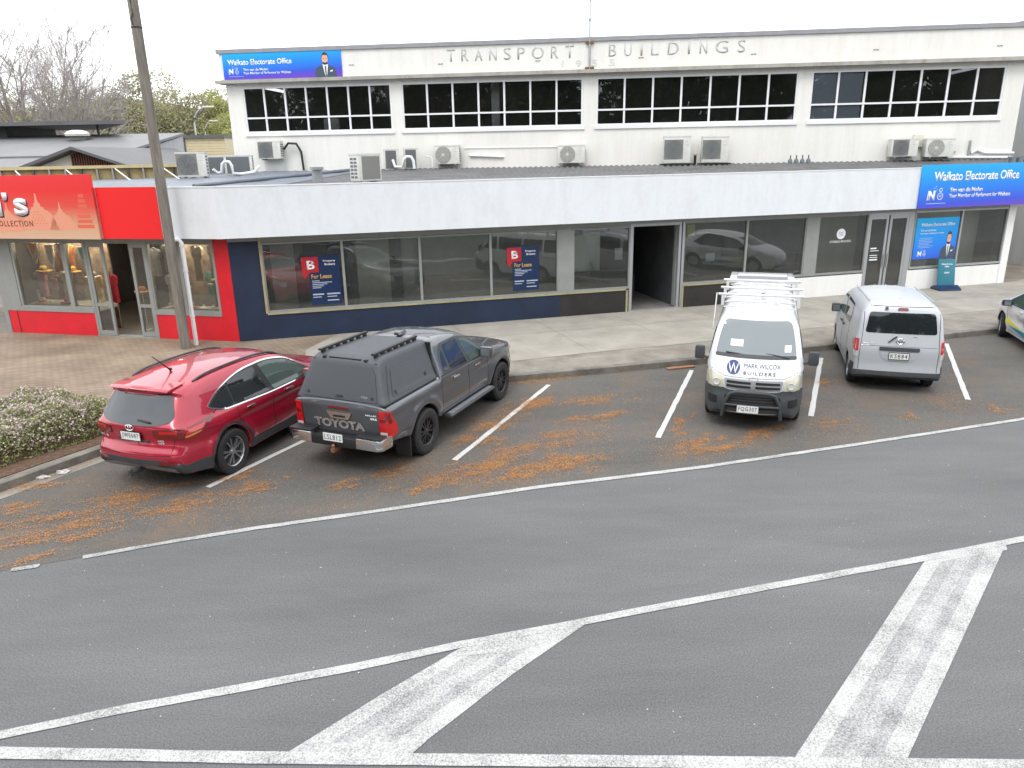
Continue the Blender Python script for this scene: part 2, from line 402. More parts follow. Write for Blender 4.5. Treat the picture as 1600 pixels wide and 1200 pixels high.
L.new(sky.outputs[0], mx.inputs[6]); L.new(cr.outputs[0], mx.inputs[7]); L.new(mx.outputs[2], bg.inputs['Color'])
sd = bpy.data.lights.new('sun', 'SUN'); sd.energy = 1.3; sd.angle = R(22); sd.color = (1, .97, .93)
so = bpy.data.objects.new('sun', sd); COL.objects.link(so)
az, el = R(200), R(58)   # compass style: sun stands behind the viewer, a little to the left
sdir = Vector((math.sin(az)*math.cos(el), math.cos(az)*math.cos(el), math.sin(el)))
so.rotation_euler = sdir.to_track_quat('Z', 'Y').to_euler()
scene.view_settings.view_transform = 'Standard'; scene.view_settings.look = 'None'; scene.view_settings.gamma = 1
scene.view_settings.exposure = .30
scene.cycles.max_bounces = 8; scene.cycles.transparent_max_bounces = 12; scene.cycles.caustics_reflective = False; scene.cycles.caustics_refractive = False
scene.cycles.use_denoising = True

# ------------------------------------------------------------------ ground, kerbs, markings
def sheet(name, poly, z, m, kind='structure'):
    b = MB(); b.add([(x, y, z) for x, y in poly], [tuple(range(len(poly)))])
    o = b.build(name, m); tag(o, kind=kind); return o

g_ = MB(); g_.add([(-2500, -2500, 0), (2500, -2500, 0), (2500, 2500, 0), (-2500, 2500, 0)], [(0, 1, 2, 3)])
tag(g_.build('ground', M['road']), kind='structure')
edge = [(-7.6, 7.75), (-6.43, 8.1), (-5.56, 8.41), (-4.56, 8.77), (-3.56, 9.1), (-1.7, 9.62), (0.36, 10.24), (3.06, 10.88), (6.04, 11.75), (9.49, 12.79), (13, 13.85), (20, 15.9), (32, 19.5)]
kerb = [(-30, 2.0), (-14, 5.6), (-10.4, 7.6), (-8.8, 9.2), (-7.94, 10.4), (-7.11, 11.84), (-6.25, 13.4), (-5.4, 14.15), (-4.0, 14.66), (0, 15.72), (2.37, 16.32), (4.25, 16.80), (7.42, 17.78), (8.52, 18.10), (11.51, 18.86), (12.98, 19.3), (20, 21.25), (34, 25.2)]
sheet('parking_lane', [(-30, 1.2), (-13, 4.6)]+edge+[(34, 25.2)]+kerb[::-1][1:], .004, M['lane'])

def offset(poly, d):
    out = []
    for i, p in enumerate(poly):
        a = Vector(poly[max(i-1, 0)]); b = Vector(poly[min(i+1, len(poly)-1)]); t = (b-a).normalized()
        out.append((p[0]-t.y*d, p[1]+t.x*d))
    return out

def ribbon(name, line, width, z, m, h=0., kind='structure', jitter=0.):
    fine = []
    for i in range(len(line)-1):
        a, b = Vector(line[i]), Vector(line[i+1]); k = max(1, int((b-a).length/.25))
        fine += [tuple(a.lerp(b, j/k)) for j in range(k)]
    fine.append(line[-1])
    l = offset(fine, width/2); r = offset(fine, -width/2)
    if jitter:
        l = [(x+random.uniform(-1, 1)*jitter, y+random.uniform(-1, 1)*jitter) for x, y in l]; r = [(x+random.uniform(-1, 1)*jitter, y+random.uniform(-1, 1)*jitter) for x, y in r]
    b = MB(); n = len(fine)
    if not h:
        b.add([(x, y, z) for x, y in l]+[(x, y, z) for x, y in r], [(i, n+i, n+i+1, i+1) for i in range(n-1)])
    else:
        vs = [(x, y, z) for x, y in r]+[(x, y, z+h-.015) for x, y in r]+[(x+(lx-x)*.15, y+(ly-y)*.15, z+h) for (x, y), (lx, ly) in zip(r, l)]+[(x, y, z+h) for x, y in l]+[(x, y, z) for x, y in l]
        b.add(vs, [(q*n+i, q*n+i+1, (q+1)*n+i+1, (q+1)*n+i) for q in range(4) for i in range(n-1)])
    o = b.build(name, m); tag(o, kind=kind); return o

ribbon('kerb', offset(kerb, .08), .16, 0, M['kerb'], h=.15)
ribbon('gutter', offset(kerb[:9], -.14), .27, .009, M['concrete_dark'])
# footpath slab
fp = offset(kerb, .155)
b = MB(); b.prism(fp+[(40, 45), (-45, 45), (-45, 5)], -.1, .14); tag(b.build('footpath', M['concrete_dark']), kind='structure')
D = Vector((.96437, .26456)); F0 = Vector((-7.35, 19.43)); NO = Vector((.26456, -.96437))
def FP(s, o): q = F0+D*s+NO*o; return (q.x, q.y)
pathpoly = [(-5.3, 18.4), (-5.0, 17.3), (-3.4, 16.5), (0.2, 17.0), (2.4, 17.75), (4.6, 18.35), (8.2, 19.75), (10.2, 20.35), (12.86, 21.24), (14.71, 21.75), (20, 23.2), (30, 26.0)]
sheet('concrete_path', pathpoly+[(30, 33.0), (17.9, 26.35), FP(26.0, .01), FP(2.6, .01)], .146, M['concrete'])
# joints in the path
b = MB()
for s in np.arange(3.4, 27, 2.45):
    a, c = Vector(FP(s, .02)), Vector(FP(s+.25, 4.1-.02*s)); t = (c-a).normalized()*.5; pn = Vector((-t.y, t.x))*.016
    b.add([(a.x-pn.x, a.y-pn.y, .149), (a.x+pn.x, a.y+pn.y, .149), (c.x+pn.x, c.y+pn.y, .149), (c.x-pn.x, c.y-pn.y, .149)], [(0, 1, 2, 3)])
for o_, s0, s1 in ((1.75, 2.9, 27),):
    a, c = Vector(FP(s0, o_)), Vector(FP(s1, o_)); pn = NO*.007
    b.add([(a.x-pn.x, a.y-pn.y, .1495), (a.x+pn.x, a.y+pn.y, .1495), (c.x+pn.x, c.y+pn.y, .1495), (c.x-pn.x, c.y-pn.y, .1495)], [(0, 1, 2, 3)])
tag(b.build('path_joint', M['concrete_dark']), kind='structure')
sheet('brick_paving', [(-40, 9), (-12, 8.6), (-9.0, 9.6), (-7.6, 12.4), (-6.3, 14.2), (-5.2, 15.0), (-4.6, 16.0), (-5.0, 17.3), (-5.3, 18.4), FP(2.6, .01), FP(0, .01), (-14.63, 21.13), (-40, 27)], .1445, M['brick'])
sheet('planting_bed', [(-45, 3.6), (-14, 6.2), (-10.5, 7.95), (-9.0, 9.42), (-8.12, 10.5), (-7.29, 11.93), (-6.5, 13.35), (-6.9, 14.1), (-8.5, 14.4), (-45, 15.5)], .152, M['soil'])
sheet('alley', [(17.95, 26.4), (30, 33.0), (30, 60), (18.3, 60)], .1475, mat('alley_concrete', (.27, .235, .19), .9, var=.35, vscale=.9, bump=.3, col2=(.15, .13, .105)))

# painted lines
ribbon('edge_line', [(-6.3, 8.13), (-6.0, 8.22)], .1, .010, M['paint_old'], jitter=.01)
ribbon('edge_line', [(-5.56, 8.41), (-4.3, 8.86)], .085, .0095, M['paint_old'], jitter=.012)
ribbon('edge_line', [(-4.3, 8.86)]+edge[4:], .1, .010, M['paint'], jitter=.006)
tap = [(-6.2, 4.85), (-4.88, 5.24), (-4.61, 5.34), (-3.62, 5.65), (-2.53, 5.93), (-1.58, 6.18), (-0.59, 6.49), (0.74, 6.85), (1.37, 7.03), (2.93, 7.45), (5.1, 8.02), (6.56, 8.43), (7.6, 8.71), (14, 10.5), (30, 15)]
ribbon('taper_line', tap, .115, .0085, M['paint'], jitter=.004)
ribbon('centre_line', [(-9, 5.3), (-4.81, 5.15), (-2.23, 5.03), (1.01, 4.91), (4.64, 4.78), (12, 4.5)], .13, .0105, M['paint'], jitter=.004)
def chevron(l, r):
    l = [Vector(p) for p in l]; r = [Vector(p) for p in r]
    def row(t): return [a.lerp(c, t) for a, c in zip(l, r)]
    for name, t0, t1, m, z in (('hatch_bar', .0, .22, 'paint', .005), ('hatch_bar', .22, .42, 'paint_old', .005), ('hatch_bar', .42, .60, 'paint_mid', .005), ('hatch_bar', .60, .76, 'paint_old', .005), ('hatch_bar', .76, 1.0, 'paint', .005)):
        a, c = row(t0), row(t1); n = len(a); bb = MB()
        bb.add([(p.x, p.y, z) for p in a]+[(p.x, p.y, z) for p in c], [(i, n+i, n+i+1, i+1) for i in range(n-1)])
        tag(bb.build(name, M[m]), kind='structure')
sheet('hatch_cap', [(-.72, 6.31), (-.52, 6.49), (.80, 6.85), (.45, 6.56), (-.1, 6.35)], .0068, M['paint'])
sheet('hatch_cap', [(4.97, 7.86), (5.06, 7.97), (6.25, 8.31), (6.18, 8.17)], .0068, M['paint'])
sheet('hatch_cap', [(-2.05, 5.0), (-.97, 4.96), (-.80, 5.18), (-1.85, 5.18)], .0068, M['paint_mid'])
chevron([(-2.02, 5.04), (-1.26, 5.8), (-0.50, 6.51)], [(-0.97, 5.0), (-0.05, 6.02), (0.80, 6.86)])
chevron([(2.24, 4.86), (5.07, 8.00)], [(3.17, 4.83), (6.27, 8.33)])
for a, c in [((-4.75, 10.45), (-2.9, 14.0)), ((-0.98, 11.33), (.81, 15.43)), ((2.57, 12.17), (4.17, 16.36)), ((5.67, 13.14), (7.51, 17.2)), ((9.12, 13.93), (11.2, 18.35)), ((12.9, 15.1), (15, 19.5)), ((15.9, 16.2), (18, 20.4))]:
    ribbon('bay_line', [a, c], .1, .012, M['paint_bay'], jitter=.007)

# ------------------------------------------------------------------ retail row (front)
RZ = math.atan2(.26456, .96437)
shop = empty('retail_building', (F0.x, F0.y, 0), RZ, 'long single-storey shop row with white fascia, navy and dark lower walls and aluminium windows', 'building')
def P(mb, name, m, parent=shop, **k): return mb.build(name, m, parent, **k)
P(MB().box(0.0, .80, 0, .28, .14, 2.93), 'corner_wall', M['navy'])
P(MB().box(.80, 9.16, 0, .2, .14, .82), 'knee_wall', M['navy'])
P(MB().box(9.16, 11.36, 0, .2, .14, .82), 'knee_wall', M['brown_panel'])
P(MB().box(13.2, 15.9, 0, .2, .14, .82), 'knee_wall', M['brown_panel'])
P(MB().box(15.9, 19.92, 0, .22, .14, .82), 'knee_wall', M['white_paint'])
P(MB().box(21.75, 25.85, 0, .22, .14, .82), 'knee_wall', M['white_paint'])
P(MB().box(25.72, 26.02, -.03, 1.2, .14, 2.93), 'end_wall', M['white_paint'])
P(MB().box(.80, 11.30, -.03, .05, .82, .86).box(13.2, 15.9, -.03, .05, .82, .86).box(11.30, 11.36, -.03, .05, .14, .82).box(13.2, 13.25, -.032, .05, .14, .82).box(.76, .82, -.03, .05, .86, 2.9), 'sill_trim', M['trim_yel'])
for a, c in ((9.10, 9.58), (17.56, 18.02)): P(MB().box(a, c, -.015, .2, .86, 2.93), 'pilaster', M['alu'])
P(MB().box(0, 26, -.012, .12, 2.80, 2.93).box(0.8, 11.4, -.02, .08, 2.70, 2.745), 'head_frame', M['alu'])
bays = [(.82, 2.90), (2.90, 5.02), (5.02, 7.06), (7.06, 9.10), (9.58, 11.40), (13.20, 15.40), (15.40, 17.56), (18.02, 19.92), (21.80, 23.76), (23.76, 25.72)]
for i, (a, c) in enumerate(bays):
    f = MB(); t = .035; z0, z1 = .86, 2.80
    f.box(a, a+t, 0.0, .1, z0, z1).box(c-t, c, 0.0, .1, z0, z1).box(a+t, c-t, 0.0, .1, z0, z0+.07).box(a+t, c-t, 0.0, .1, z1-.05, z1)
    fr = P(f, 'window_frame', M['alu'] if i < 8 else M['alu_lt'])
    g = MB(); g.add([(a+t, .05, z0+.07), (c-t, .05, z0+.07), (c-t, .05, z1-.05), (a+t, .05, z1-.05)], [(0, 1, 2, 3)])
    g.build('window_pane', M['glass_shop'], fr)
# open doorway
P(MB().box(11.40, 11.50, -.01, .14, .14, 2.80).box(13.02, 13.10, -.01, .14, .14, 2.80).box(13.14, 13.20, -.01, .14, .14, 2.80).box(11.5, 13.02, 0, .12, 2.72, 2.80).box(11.4, 13.2, -.04, .12, .14, .17), 'door_frame', M['alu_lt'])
dl = P(MB().box(13.0, 13.05, .14, .28, .2, 2.68), 'door', M['alu'])
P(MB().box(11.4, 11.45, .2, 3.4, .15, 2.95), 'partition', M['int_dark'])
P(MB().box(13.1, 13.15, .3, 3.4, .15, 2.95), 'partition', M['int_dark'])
# double glass door
f = MB()
for a, c in ((19.96, 20.72), (20.78, 21.54)):
    f.box(a, a+.09, 0, .06, .2, 2.72).box(c-.09, c, 0, .06, .2, 2.72).box(a+.09, c-.09, 0, .06, .2, .34).box(a+.09, c-.09, 0, .06, 2.6, 2.72)
dd = P(f, 'door', M['alu_lt'])
for a, c in ((20.05, 20.63), (20.87, 21.45)):
    g = MB(); g.add([(a, .03, .34), (c, .03, .34), (c, .03, 2.6), (a, .03, 2.6)], [(0, 1, 2, 3)]); g.build('door_glass', M['glass_shop'], dd)
MB().box(20.66, 20.69, -.05, -.02, 1.0, 1.45).box(20.81, 20.84, -.05, -.02, 1.0, 1.45).build('handle', M['alu_lt'], dd)
hl = MB()
for z, a in ((1.62, .24), (1.55, .34), (1.40, .30), (1.33, .32), (1.24, .32)): hl.box(20.14, 20.14+a, .018, .024, z, z+(.045 if z in (1.62, 1.24) else .022))
hl.build('small_print', M['white_print'], dd)
P(MB().box(19.92, 19.96, -.01, .15, .14, 2.80).box(21.54, 21.6, -.01, .15, .14, 2.80).box(21.60, 21.8, .02, .15, .14, 2.80).box(19.9, 21.6, -.01, .12, 2.72, 2.80), 'door_frame', M['alu_lt'])
# stable books lettering on glass
P(MB().add([(18.93+.17*math.cos(a), .04, 2.18+.17*math.sin(a)) for a in np.linspace(0, 2*PI, 24, endpoint=False)], [tuple(range(24))]), 'window_roundel', M['white_print'])
text_mesh('SB', 'lettering', M['grey_print'], shop, 18.84, 19.02, 2.11, 2.25, .036)
text_mesh('STABLE BOOKS', 'lettering', M['white_print'], shop, 18.52, 19.34, 1.90, 1.97, .04)
# fascia, soffit, roof
P(MB().box(-.107, 27.6, -.42, -.36, 2.93, 4.20), 'fascia', M['fascia'])
P(MB().box(-.107, 27.6, -.43, -.28, 4.20, 4.225), 'fascia_cap', M['frame_white'])
P(MB().box(-.05, 27.6, -.36, 0, 2.935, 2.985), 'soffit', M['alu'])
# interiors
P(MB().box(0.1, 25.7, .2, 6.0, .08, .15), 'floor_inside', M['int_floor'])
iw = MB(); iw.box(.3, 9.3, 4.4, 4.5, .15, 2.95).box(.28, .38, .3, 4.4, .15, 2.95).box(9.3, 9.4, .3, 6, .15, 2.95).box(.3, 1.6, 1.9, 2.0, .15, 2.9).box(3.35, 4.3, 1.3, 2.2, .15, 2.9).box(4.75, 5.2, 2.6, 2.9, .15, 2.9)
P(iw, 'partition', M['int_wall'])
P(MB().box(4.3, 4.75, 2.0, 2.1, .15, 2.9).box(1.6, 3.3, 3.6, 3.7, .15, 2.6), 'partition', M['int_dark'])
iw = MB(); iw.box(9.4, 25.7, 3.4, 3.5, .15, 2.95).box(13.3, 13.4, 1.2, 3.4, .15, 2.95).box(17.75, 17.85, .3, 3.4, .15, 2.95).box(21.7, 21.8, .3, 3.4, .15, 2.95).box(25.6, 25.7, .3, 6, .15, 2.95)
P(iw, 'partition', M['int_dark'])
P(MB().box(9.62, 10.1, .35, .45, .87, 2.5).box(10.2, 10.75, .8, .9, 1.2, 2.6), 'display_panel', M['int_wall'])
P(MB().box(9.6, 11.38, .12, .16, .86, 1.45).box(13.25, 17.5, .35, .4, .86, 1.6), 'display_panel', M['int_dark'])
P(MB().box(11.7, 12.6, 2.2, 2.9, .15, .9), 'counter', M['int_dark'])
P(MB().box(0.1, 25.7, .1, 6.0, 2.95, 3.0), 'ceiling', M['int_wall'])
P(MB().box(10.95, 11.2, .10, .11, 1.75, 2.1).box(14.1, 14.42, .2, .21, 1.52, 1.78), 'notice', M['white_print'])
P(MB().box(13.35, 13.6, .1, .11, 2.35, 2.7), 'notice', mat('yellow_print', (.55, .5, .06), .5))

# roof of the row: pale sheet at left, dark corrugated to the right
UO = Vector((-10.69, 30.22)); U = Vector((math.cos(R(-6.2)), math.sin(R(-6.2)))); UI = Vector((-U.y, U.x))
def wall_y(x): return UO.y+(x-UO.x)*U.y/U.x
def front_y(x): return (F0.y+(x-F0.x)*D.y/D.x)-.33 if x > F0.x else F0.y-(x-F0.x)*.2349-.33
def roof(x0, x1, m, amp, step, name, pitch):
    vs, fs = [], []; n = 0; x = x0
    while x <= x1+1e-6:
        # ribs run square to the two-storey wall
        yb = wall_y(x)-.01 if x > UO.x else 30.3
        k = UI.x/UI.y; yf = front_y(x-k*(yb-front_y(x)))
        xf = x-k*(yb-yf); h = amp*math.sin(2*PI*x/pitch) if pitch else 0
        vs += [(xf, min(yf, yb-.02), 4.14+h), (x, yb, 4.40+h)]; x += step; n += 1
    fs = [(2*i, 2*i+2, 2*i+3, 2*i+1) for i in range(n-1)]
    me = bpy.data.meshes.new(name); me.from_pydata(vs, [], fs)
    return link(name, me, m, None, True)
inv = lambda o: (setattr(o, 'parent', shop), setattr(o, 'matrix_parent_inverse', (Matrix.Translation((F0.x, F0.y, 0)) @ Matrix.Rotation(RZ, 4, 'Z')).inverted()))
r1 = roof(-5.2, 17.8, M['roof_dark'], .022, .04, 'roof', .2); inv(r1)
r2 = roof(-15.6, -5.1, M['roof_blue'], .012, .05, 'roof', .4); inv(r2)
rf = MB().tube([(-8.2, 19.9, 4.22), (-5.5, 29.5, 4.45)], .05).build('roof_flashing', M['roof_blue']); inv(rf)

# ------------------------------------------------------------------ corner shop (red)
GO = Vector((-14.63, 21.14)); RG = math.atan2(-.22867, .9735)
gs = empty('corner_shop', (GO.x, GO.y, 0), RG, 'red-painted corner shop with open glass door and goods hung in its windows', 'shop')
def Q(mb, name, m, **k): return mb.build(name, m, gs, **k)
Q(MB().box(0.05, 3.0, 0, .2, .14, .80), 'knee_wall', M['red_paint'])
Q(MB().box(4.98, 7.05, 0, .2, .14, .82).box(7.05, 7.475, -.002, .25, .14, 2.93), 'knee_wall', M['red_paint'])
lamp_m = mat('warm_lamp', (1, .9, .75), .5); lamp_m.node_tree.nodes['Principled BSDF'].inputs['Emission Color'].default_value = (1, .82, .6, 1); lamp_m.node_tree.nodes['Principled BSDF'].inputs['Emission Strength'].default_value = 130
for lx, ly in ((1.0, .6), (2.0, .6), (2.7, .6), (4.0, 1.5), (5.4, .6), (6.6, .6), (4.0, 3.5)): Q(MB().lathe([(0, 0), (.09, 0), (.09, .03), (0, .03)], 'z', (lx, ly, 2.915), n=12), 'ceiling_lamp', lamp_m)
Q(MB().box(.34, .36, -.012, -.001, .14, .8), 'panel_joint', M['maroon_print'])
Q(MB().box(-.1, .55, -.01, .2, .80, 2.93).box(-.1, .04, -.01, 6, .14, .8).box(-.1, 0, .2, 6, .8, 2.93), 'corner_post', M['alu'])
Q(MB().box(.55, 7.05, -.015, .12, 2.78, 2.93).box(.55, 3.0, -.02, .12, .80, .93).box(4.98, 7.05, -.02, .12, .82, .93), 'head_frame', M['alu'])
for a, c in ((.60, 2.28), (2.36, 3.0), (5.02, 5.95), (6.0, 7.0)):
    t = .03; f = MB(); z0, z1 = .93, 2.78
    f.box(a-.04, a+t, 0, .1, z0, z1).box(c-t, c+.04, 0, .1, z0, z1).box(a+t, c-t, 0, .1, z1-.04, z1).box(a+t, c-t, 0, .1, z0, z0+.03)
    fr = Q(f, 'window_frame', M['alu'])
    g = MB(); g.add([(a+t, .05, z0+.03), (c-t, .05, z0+.03), (c-t, .05, z1-.04), (a+t, .05, z1-.04)], [(0, 1, 2, 3)]); g.build('window_pane', M['glass_shop'], fr)
f = MB()
for a, c in ((3.06, 3.62), (4.45, 4.95)):
    f.box(a, a+.08, 0, .06, .18, 2.74).box(c-.08, c, 0, .06, .18, 2.74).box(a+.08, c-.08, 0, .06, .18, .3).box(a+.08, c-.08, 0, .06, 1.0, 1.08).box(a+.08, c-.08, 0, .06, 2.64, 2.74)
dd = Q(f, 'door', M['alu'])
for a, c in ((3.14, 3.54), (4.53, 4.87)):
    g = MB(); g.add([(a, .03, .3), (c, .03, .3), (c, .03, 2.64), (a, .03, 2.64)], [(0, 1, 2, 3)]); g.build('door_glass', M['glass_shop'], dd)
Q(MB().box(3.0, 3.06, -.01, .12, .14, 2.8).box(4.95, 5.0, -.01, .12, .14, 2.8).box(3.0, 5.0, 0, .12, 2.74, 2.8).box(3.0, 5.0, -.03, .15, .14, .17), 'door_frame', M['alu'])
Q(MB().box(0, 7.4, .2, 6.0, .08, .15), 'floor_inside', M['int_floor'])
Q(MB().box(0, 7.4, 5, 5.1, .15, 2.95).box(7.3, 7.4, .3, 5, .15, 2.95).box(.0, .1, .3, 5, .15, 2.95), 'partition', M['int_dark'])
Q(MB().box(0, 7.4, .1, 6, 2.95, 3.0), 'ceiling', M['int_wall'])
bd = mat('display_clutter', (.42, .33, .24), .9, var=.8, vscale=3.5, col2=(.10, .07, .055))
Q(MB().box(.5, 2.95, .95, 1.0, .15, 2.7), 'bounce_backdrop', bd)  # panels added to bounce light around the wares, mottled like clutter
Q(MB().box(5.0, 7.2, .95, 1.0, .15, 2.7), 'bounce_backdrop', bd)
Q(MB().box(.5, 2.95, .25, .95, .8, .95).box(5.0, 7.2, .25, .95, .8, .95), 'display_shelf', M['int_wall'])
# canopy fascia
Q(MB().box(-4.5, 7.585, -.42, -.36, 2.93, 4.20), 'fascia', M['fascia'])
Q(MB().box(-4.5, 7.585, -.43, -.28, 4.20, 4.225), 'fascia_cap', M['frame_white'])
Q(MB().box(-4.5, 7.53, -.36, 0, 2.935, 2.985), 'soffit', M['alu'])
Q(MB().box(4.12, 5.92, -.44, -.421, 2.92, 4.23), 'fascia_panel', M['red_sign'])
# wares inside the windows: things of their own
def ware(kind, s, y, z, wd, h, cols, label, cat, grp=None):
    e = empty(kind, (GO.x+.9735*s+.22867*y, GO.y-.22867*s+.9735*y, z), RG+random.uniform(-.3, .3), label, cat, grp)
    if kind == 'garment':
        b = MB(); nn = 9
        prof = [(-.5, .92), (-.38, 1.0), (-.12, 1.0), (0, .94), (.12, 1.0), (.38, 1.0), (.5, .92), (.42, .68), (.30, .74), (.34, .02), (.1, 0), (-.12, .03), (-.34, 0), (-.30, .74), (-.42, .68)]
        b.prismY([(px*wd, pz*h) for px, pz in prof], -.05, .05); b.build('cloth', cols[0], e, bevel=.012)
        MB().tube([(-wd*.35, 0, h*.98), (0, 0, h*1.05), (wd*.35, 0, h*.98)], .008).tube([(0, 0, h*1.05), (0, 0, h*1.15), (.03, 0, h*1.18)], .005).build('hanger', M['steel'], e)
    elif kind == 'scarf':
        b = MB(); b.prismY([(-.5*wd, h), (.5*wd, h), (.42*wd, .5*h), (.05*wd, 0), (-.05*wd, 0), (-.42*wd, .5*h)], -.02, .02); b.build('cloth', cols[0], e, bevel=.008)
        MB().prismY([(-.36*wd, h*.99), (.36*wd, h*.99), (.2*wd, .62*h), (0, .42*h), (-.2*wd, .62*h)], -.032, .032).build('trim', cols[1], e)
    elif kind == 'hat':
        MB().lathe([(0, .14), (.07, .14), (.1, .1), (.1, .02), (.22, 0), (.22, -.012), (0, -.01)], 'z', n=18).build('brim', cols[0], e, smooth=True)
        MB().lathe([(.102, .02), (.104, .05), (.102, .055)], 'z', n=18).build('band', cols[1], e, smooth=True)
    elif kind == 'stand':
        MB().tube([(0, 0, 0), (0, 0, h)], .012).lathe([(0, 0), (.13, 0), (.13, .02), (0, .03)], 'z', n=16).tube([(-wd/2, 0, h), (wd/2, 0, h)], .01).build('rail', M['steel'], e)
    elif kind == 'card':
        MB().box(-wd/2, wd/2, 0, .01, 0, h).build('card_face', cols[0], e); MB().box(-wd/2-.012, wd/2+.012, .01, .02, -.012, h+.012).build('card_frame', cols[1], e)
    return e
C = {k: mat('cloth_'+k, v, .85, var=.25, vscale=9) for k, v in dict(orange=(.50, .17, .05), beige=(.52, .43, .30), cream=(.62, .56, .44), pink=(.6, .3, .34), brown=(.2, .11, .07), yellow=(.6, .4, .08), white=(.7, .69, .66), teal=(.12, .35, .32), red=(.5, .03, .05), grey=(.2, .2, .2)).items()}
S1, S2 = 'goods displayed in the corner shop window', None
ware('scarf', 1.0, .35, 2.1, .42, .6, (C['beige'], C['orange']), 'orange and beige scarf hung top left in the shop window', 'scarf', S1)
ware('scarf', 1.55, .35, 2.0, .40, .65, (C['white'], C['beige']), 'white and beige scarf hung beside the orange scarf', 'scarf', S1)
ware('scarf', 2.0, .35, 2.15, .36, .55, (C['cream'], C['brown']), 'cream scarf with brown trim hung by the mullion', 'scarf', S1)
ware('scarf', 2.65, .35, 2.0, .34, .6, (C['white'], C['teal']), 'white and teal scarf in the narrow window pane', 'scarf', S1)
ware('hat', 1.15, .4, 1.9, .4, .2, (C['yellow'], C['brown']), 'straw coloured hat with brown band in left shop window', 'hat', S1)
ware('garment', 1.1, .35, 1.15, .34, .7, (C['pink'],), 'pink top hanging below the straw hat', 'garment', S1)
ware('garment', 1.95, .35, 1.0, .38, .9, (C['cream'],), 'cream top hanging beside the pink card in the window', 'garment', S1)
ware('garment', 1.5, .6, 1.05, .36, .7, (C['brown'],), 'brown top behind the pink card in the window', 'garment', S1)
ware('card', 1.62, .22, 1.42, .2, .28, (C['pink'], C['white']), 'pink price card in the left shop window', 'card', S1)
ware('card', .98, .22, 1.12, .1, .26, (C['white'], C['grey']), 'narrow white card low in the left shop window', 'card', S1)
ware('card', 2.68, .25, 1.2, .22, .24, (C['cream'], C['brown']), 'small cream framed card in the narrow window pane', 'card', S1)
ware('hat', 2.7, .5, 1.75, .4, .2, (C['cream'], C['brown']), 'cream hat in the narrow window pane', 'hat', S1)
ware('garment', 3.35, .5, 1.0, .3, .8, (C['red'],), 'red top just inside the left door leaf', 'garment', S1)
ware('hat', 4.0, .8, 1.3, .4, .2, (C['orange'], C['brown']), 'orange hat on the rail in the open doorway', 'hat', S1)
ware('garment', 3.95, 1.6, 1.6, .45, .8, (C['grey'],), 'grey top hanging inside the open doorway', 'garment', S1)
ware('garment', 4.3, 2.0, 1.2, .45, .9, (C['brown'],), 'brown top at the back of the open doorway', 'garment', S1)
ware('stand', 3.95, .85, .15, .5, 1.15, (), 'steel display rail standing in the open doorway', 'display rail', S1)
ware('garment', 5.35, .4, 1.0, .36, .85, (C['white'],), 'white top in the window right of the door', 'garment', S1)
ware('garment', 5.7, .4, 1.35, .34, .8, (C['cream'],), 'cream top beside the white top right of the door', 'garment', S1)
ware('hat', 5.3, .5, 1.05, .4, .2, (C['yellow'], C['teal']), 'yellow hat with teal band low in the right window', 'hat', S1)
ware('garment', 5.55, .7, 1.0, .3, .5, (C['teal'],), 'teal cloth low in the right shop window', 'garment', S1)
ware('garment', 6.25, .4, 1.7, .32, .95, (C['beige'],), 'beige long top hanging behind the white downpipe', 'garment', S1)
ware('garment', 6.75, .4, 1.8, .34, .9, (C['cream'],), 'cream long top hanging beside the red corner pillar', 'garment', S1)
ware('hat', 6.6, .5, 1.62, .4, .2, (C['beige'], C['brown']), 'beige hat in the window beside the red corner pillar', 'hat', S1)
for k, s in enumerate((6.2, 6.5, 6.8)):
    ware('card', s, .22, 1.05, .2, .28, (C['cream'], C['white']), ('left', 'middle', 'right')[k]+' framed card of three low in the rightmost window', 'card', S1)


for kind_, s_, y_, z_, w_, h_, cs_, lb_ in (
  ('scarf', .78, .45, 2.25, .3, .45, ('brown', 'beige'), 'small brown scarf at the top left corner of the window'),
  ('garment', .8, .5, 1.2, .28, .6, ('grey',), 'grey top at the left edge of the shop window'),
  ('garment', 1.35, .75, 1.8, .36, .8, ('brown',), 'dark brown top hanging behind the scarves'),
  ('garment', 1.85, .7, 1.9, .36, .7, ('orange',), 'orange top hanging high behind the cream scarf'),
  ('hat', 2.05, .5, 1.88, .4, .2, ('yellow', 'orange'), 'yellow hat with orange band above the cream top'),
  ('garment', 2.6, .75, 1.0, .34, .7, ('yellow',), 'yellow top low in the narrow window pane'),
  ('garment', 5.2, .6, 1.9, .36, .75, ('grey',), 'grey top hanging high right of the door'),
  ('scarf', 5.75, .3, 2.15, .36, .5, ('red', 'cream'), 'red and cream scarf at the top of the right window'),
  ('garment', 6.35, .75, 1.1, .4, .8, ('teal',), 'teal top behind the framed cards'),
  ('garment', 6.95, .6, 1.6, .34, .8, ('brown',), 'brown long top against the right end of the window'),
  ('hat', 1.75, .45, 1.0, .4, .2, ('red', 'grey'), 'red hat on the shelf low in the left window'),
  ('hat', .85, .45, .97, .4, .2, ('beige', 'red'), 'beige hat with red band on the shelf at far left'),
  ('hat', 5.85, .4, .97, .4, .2, ('pink', 'white'), 'pink hat on the shelf of the right window')):
    ware(kind_, s_, y_, z_, w_, h_, tuple(C[c] for c in cs_), lb_, {'hat': 'hat', 'scarf': 'scarf', 'garment': 'garment'}[kind_], S1)

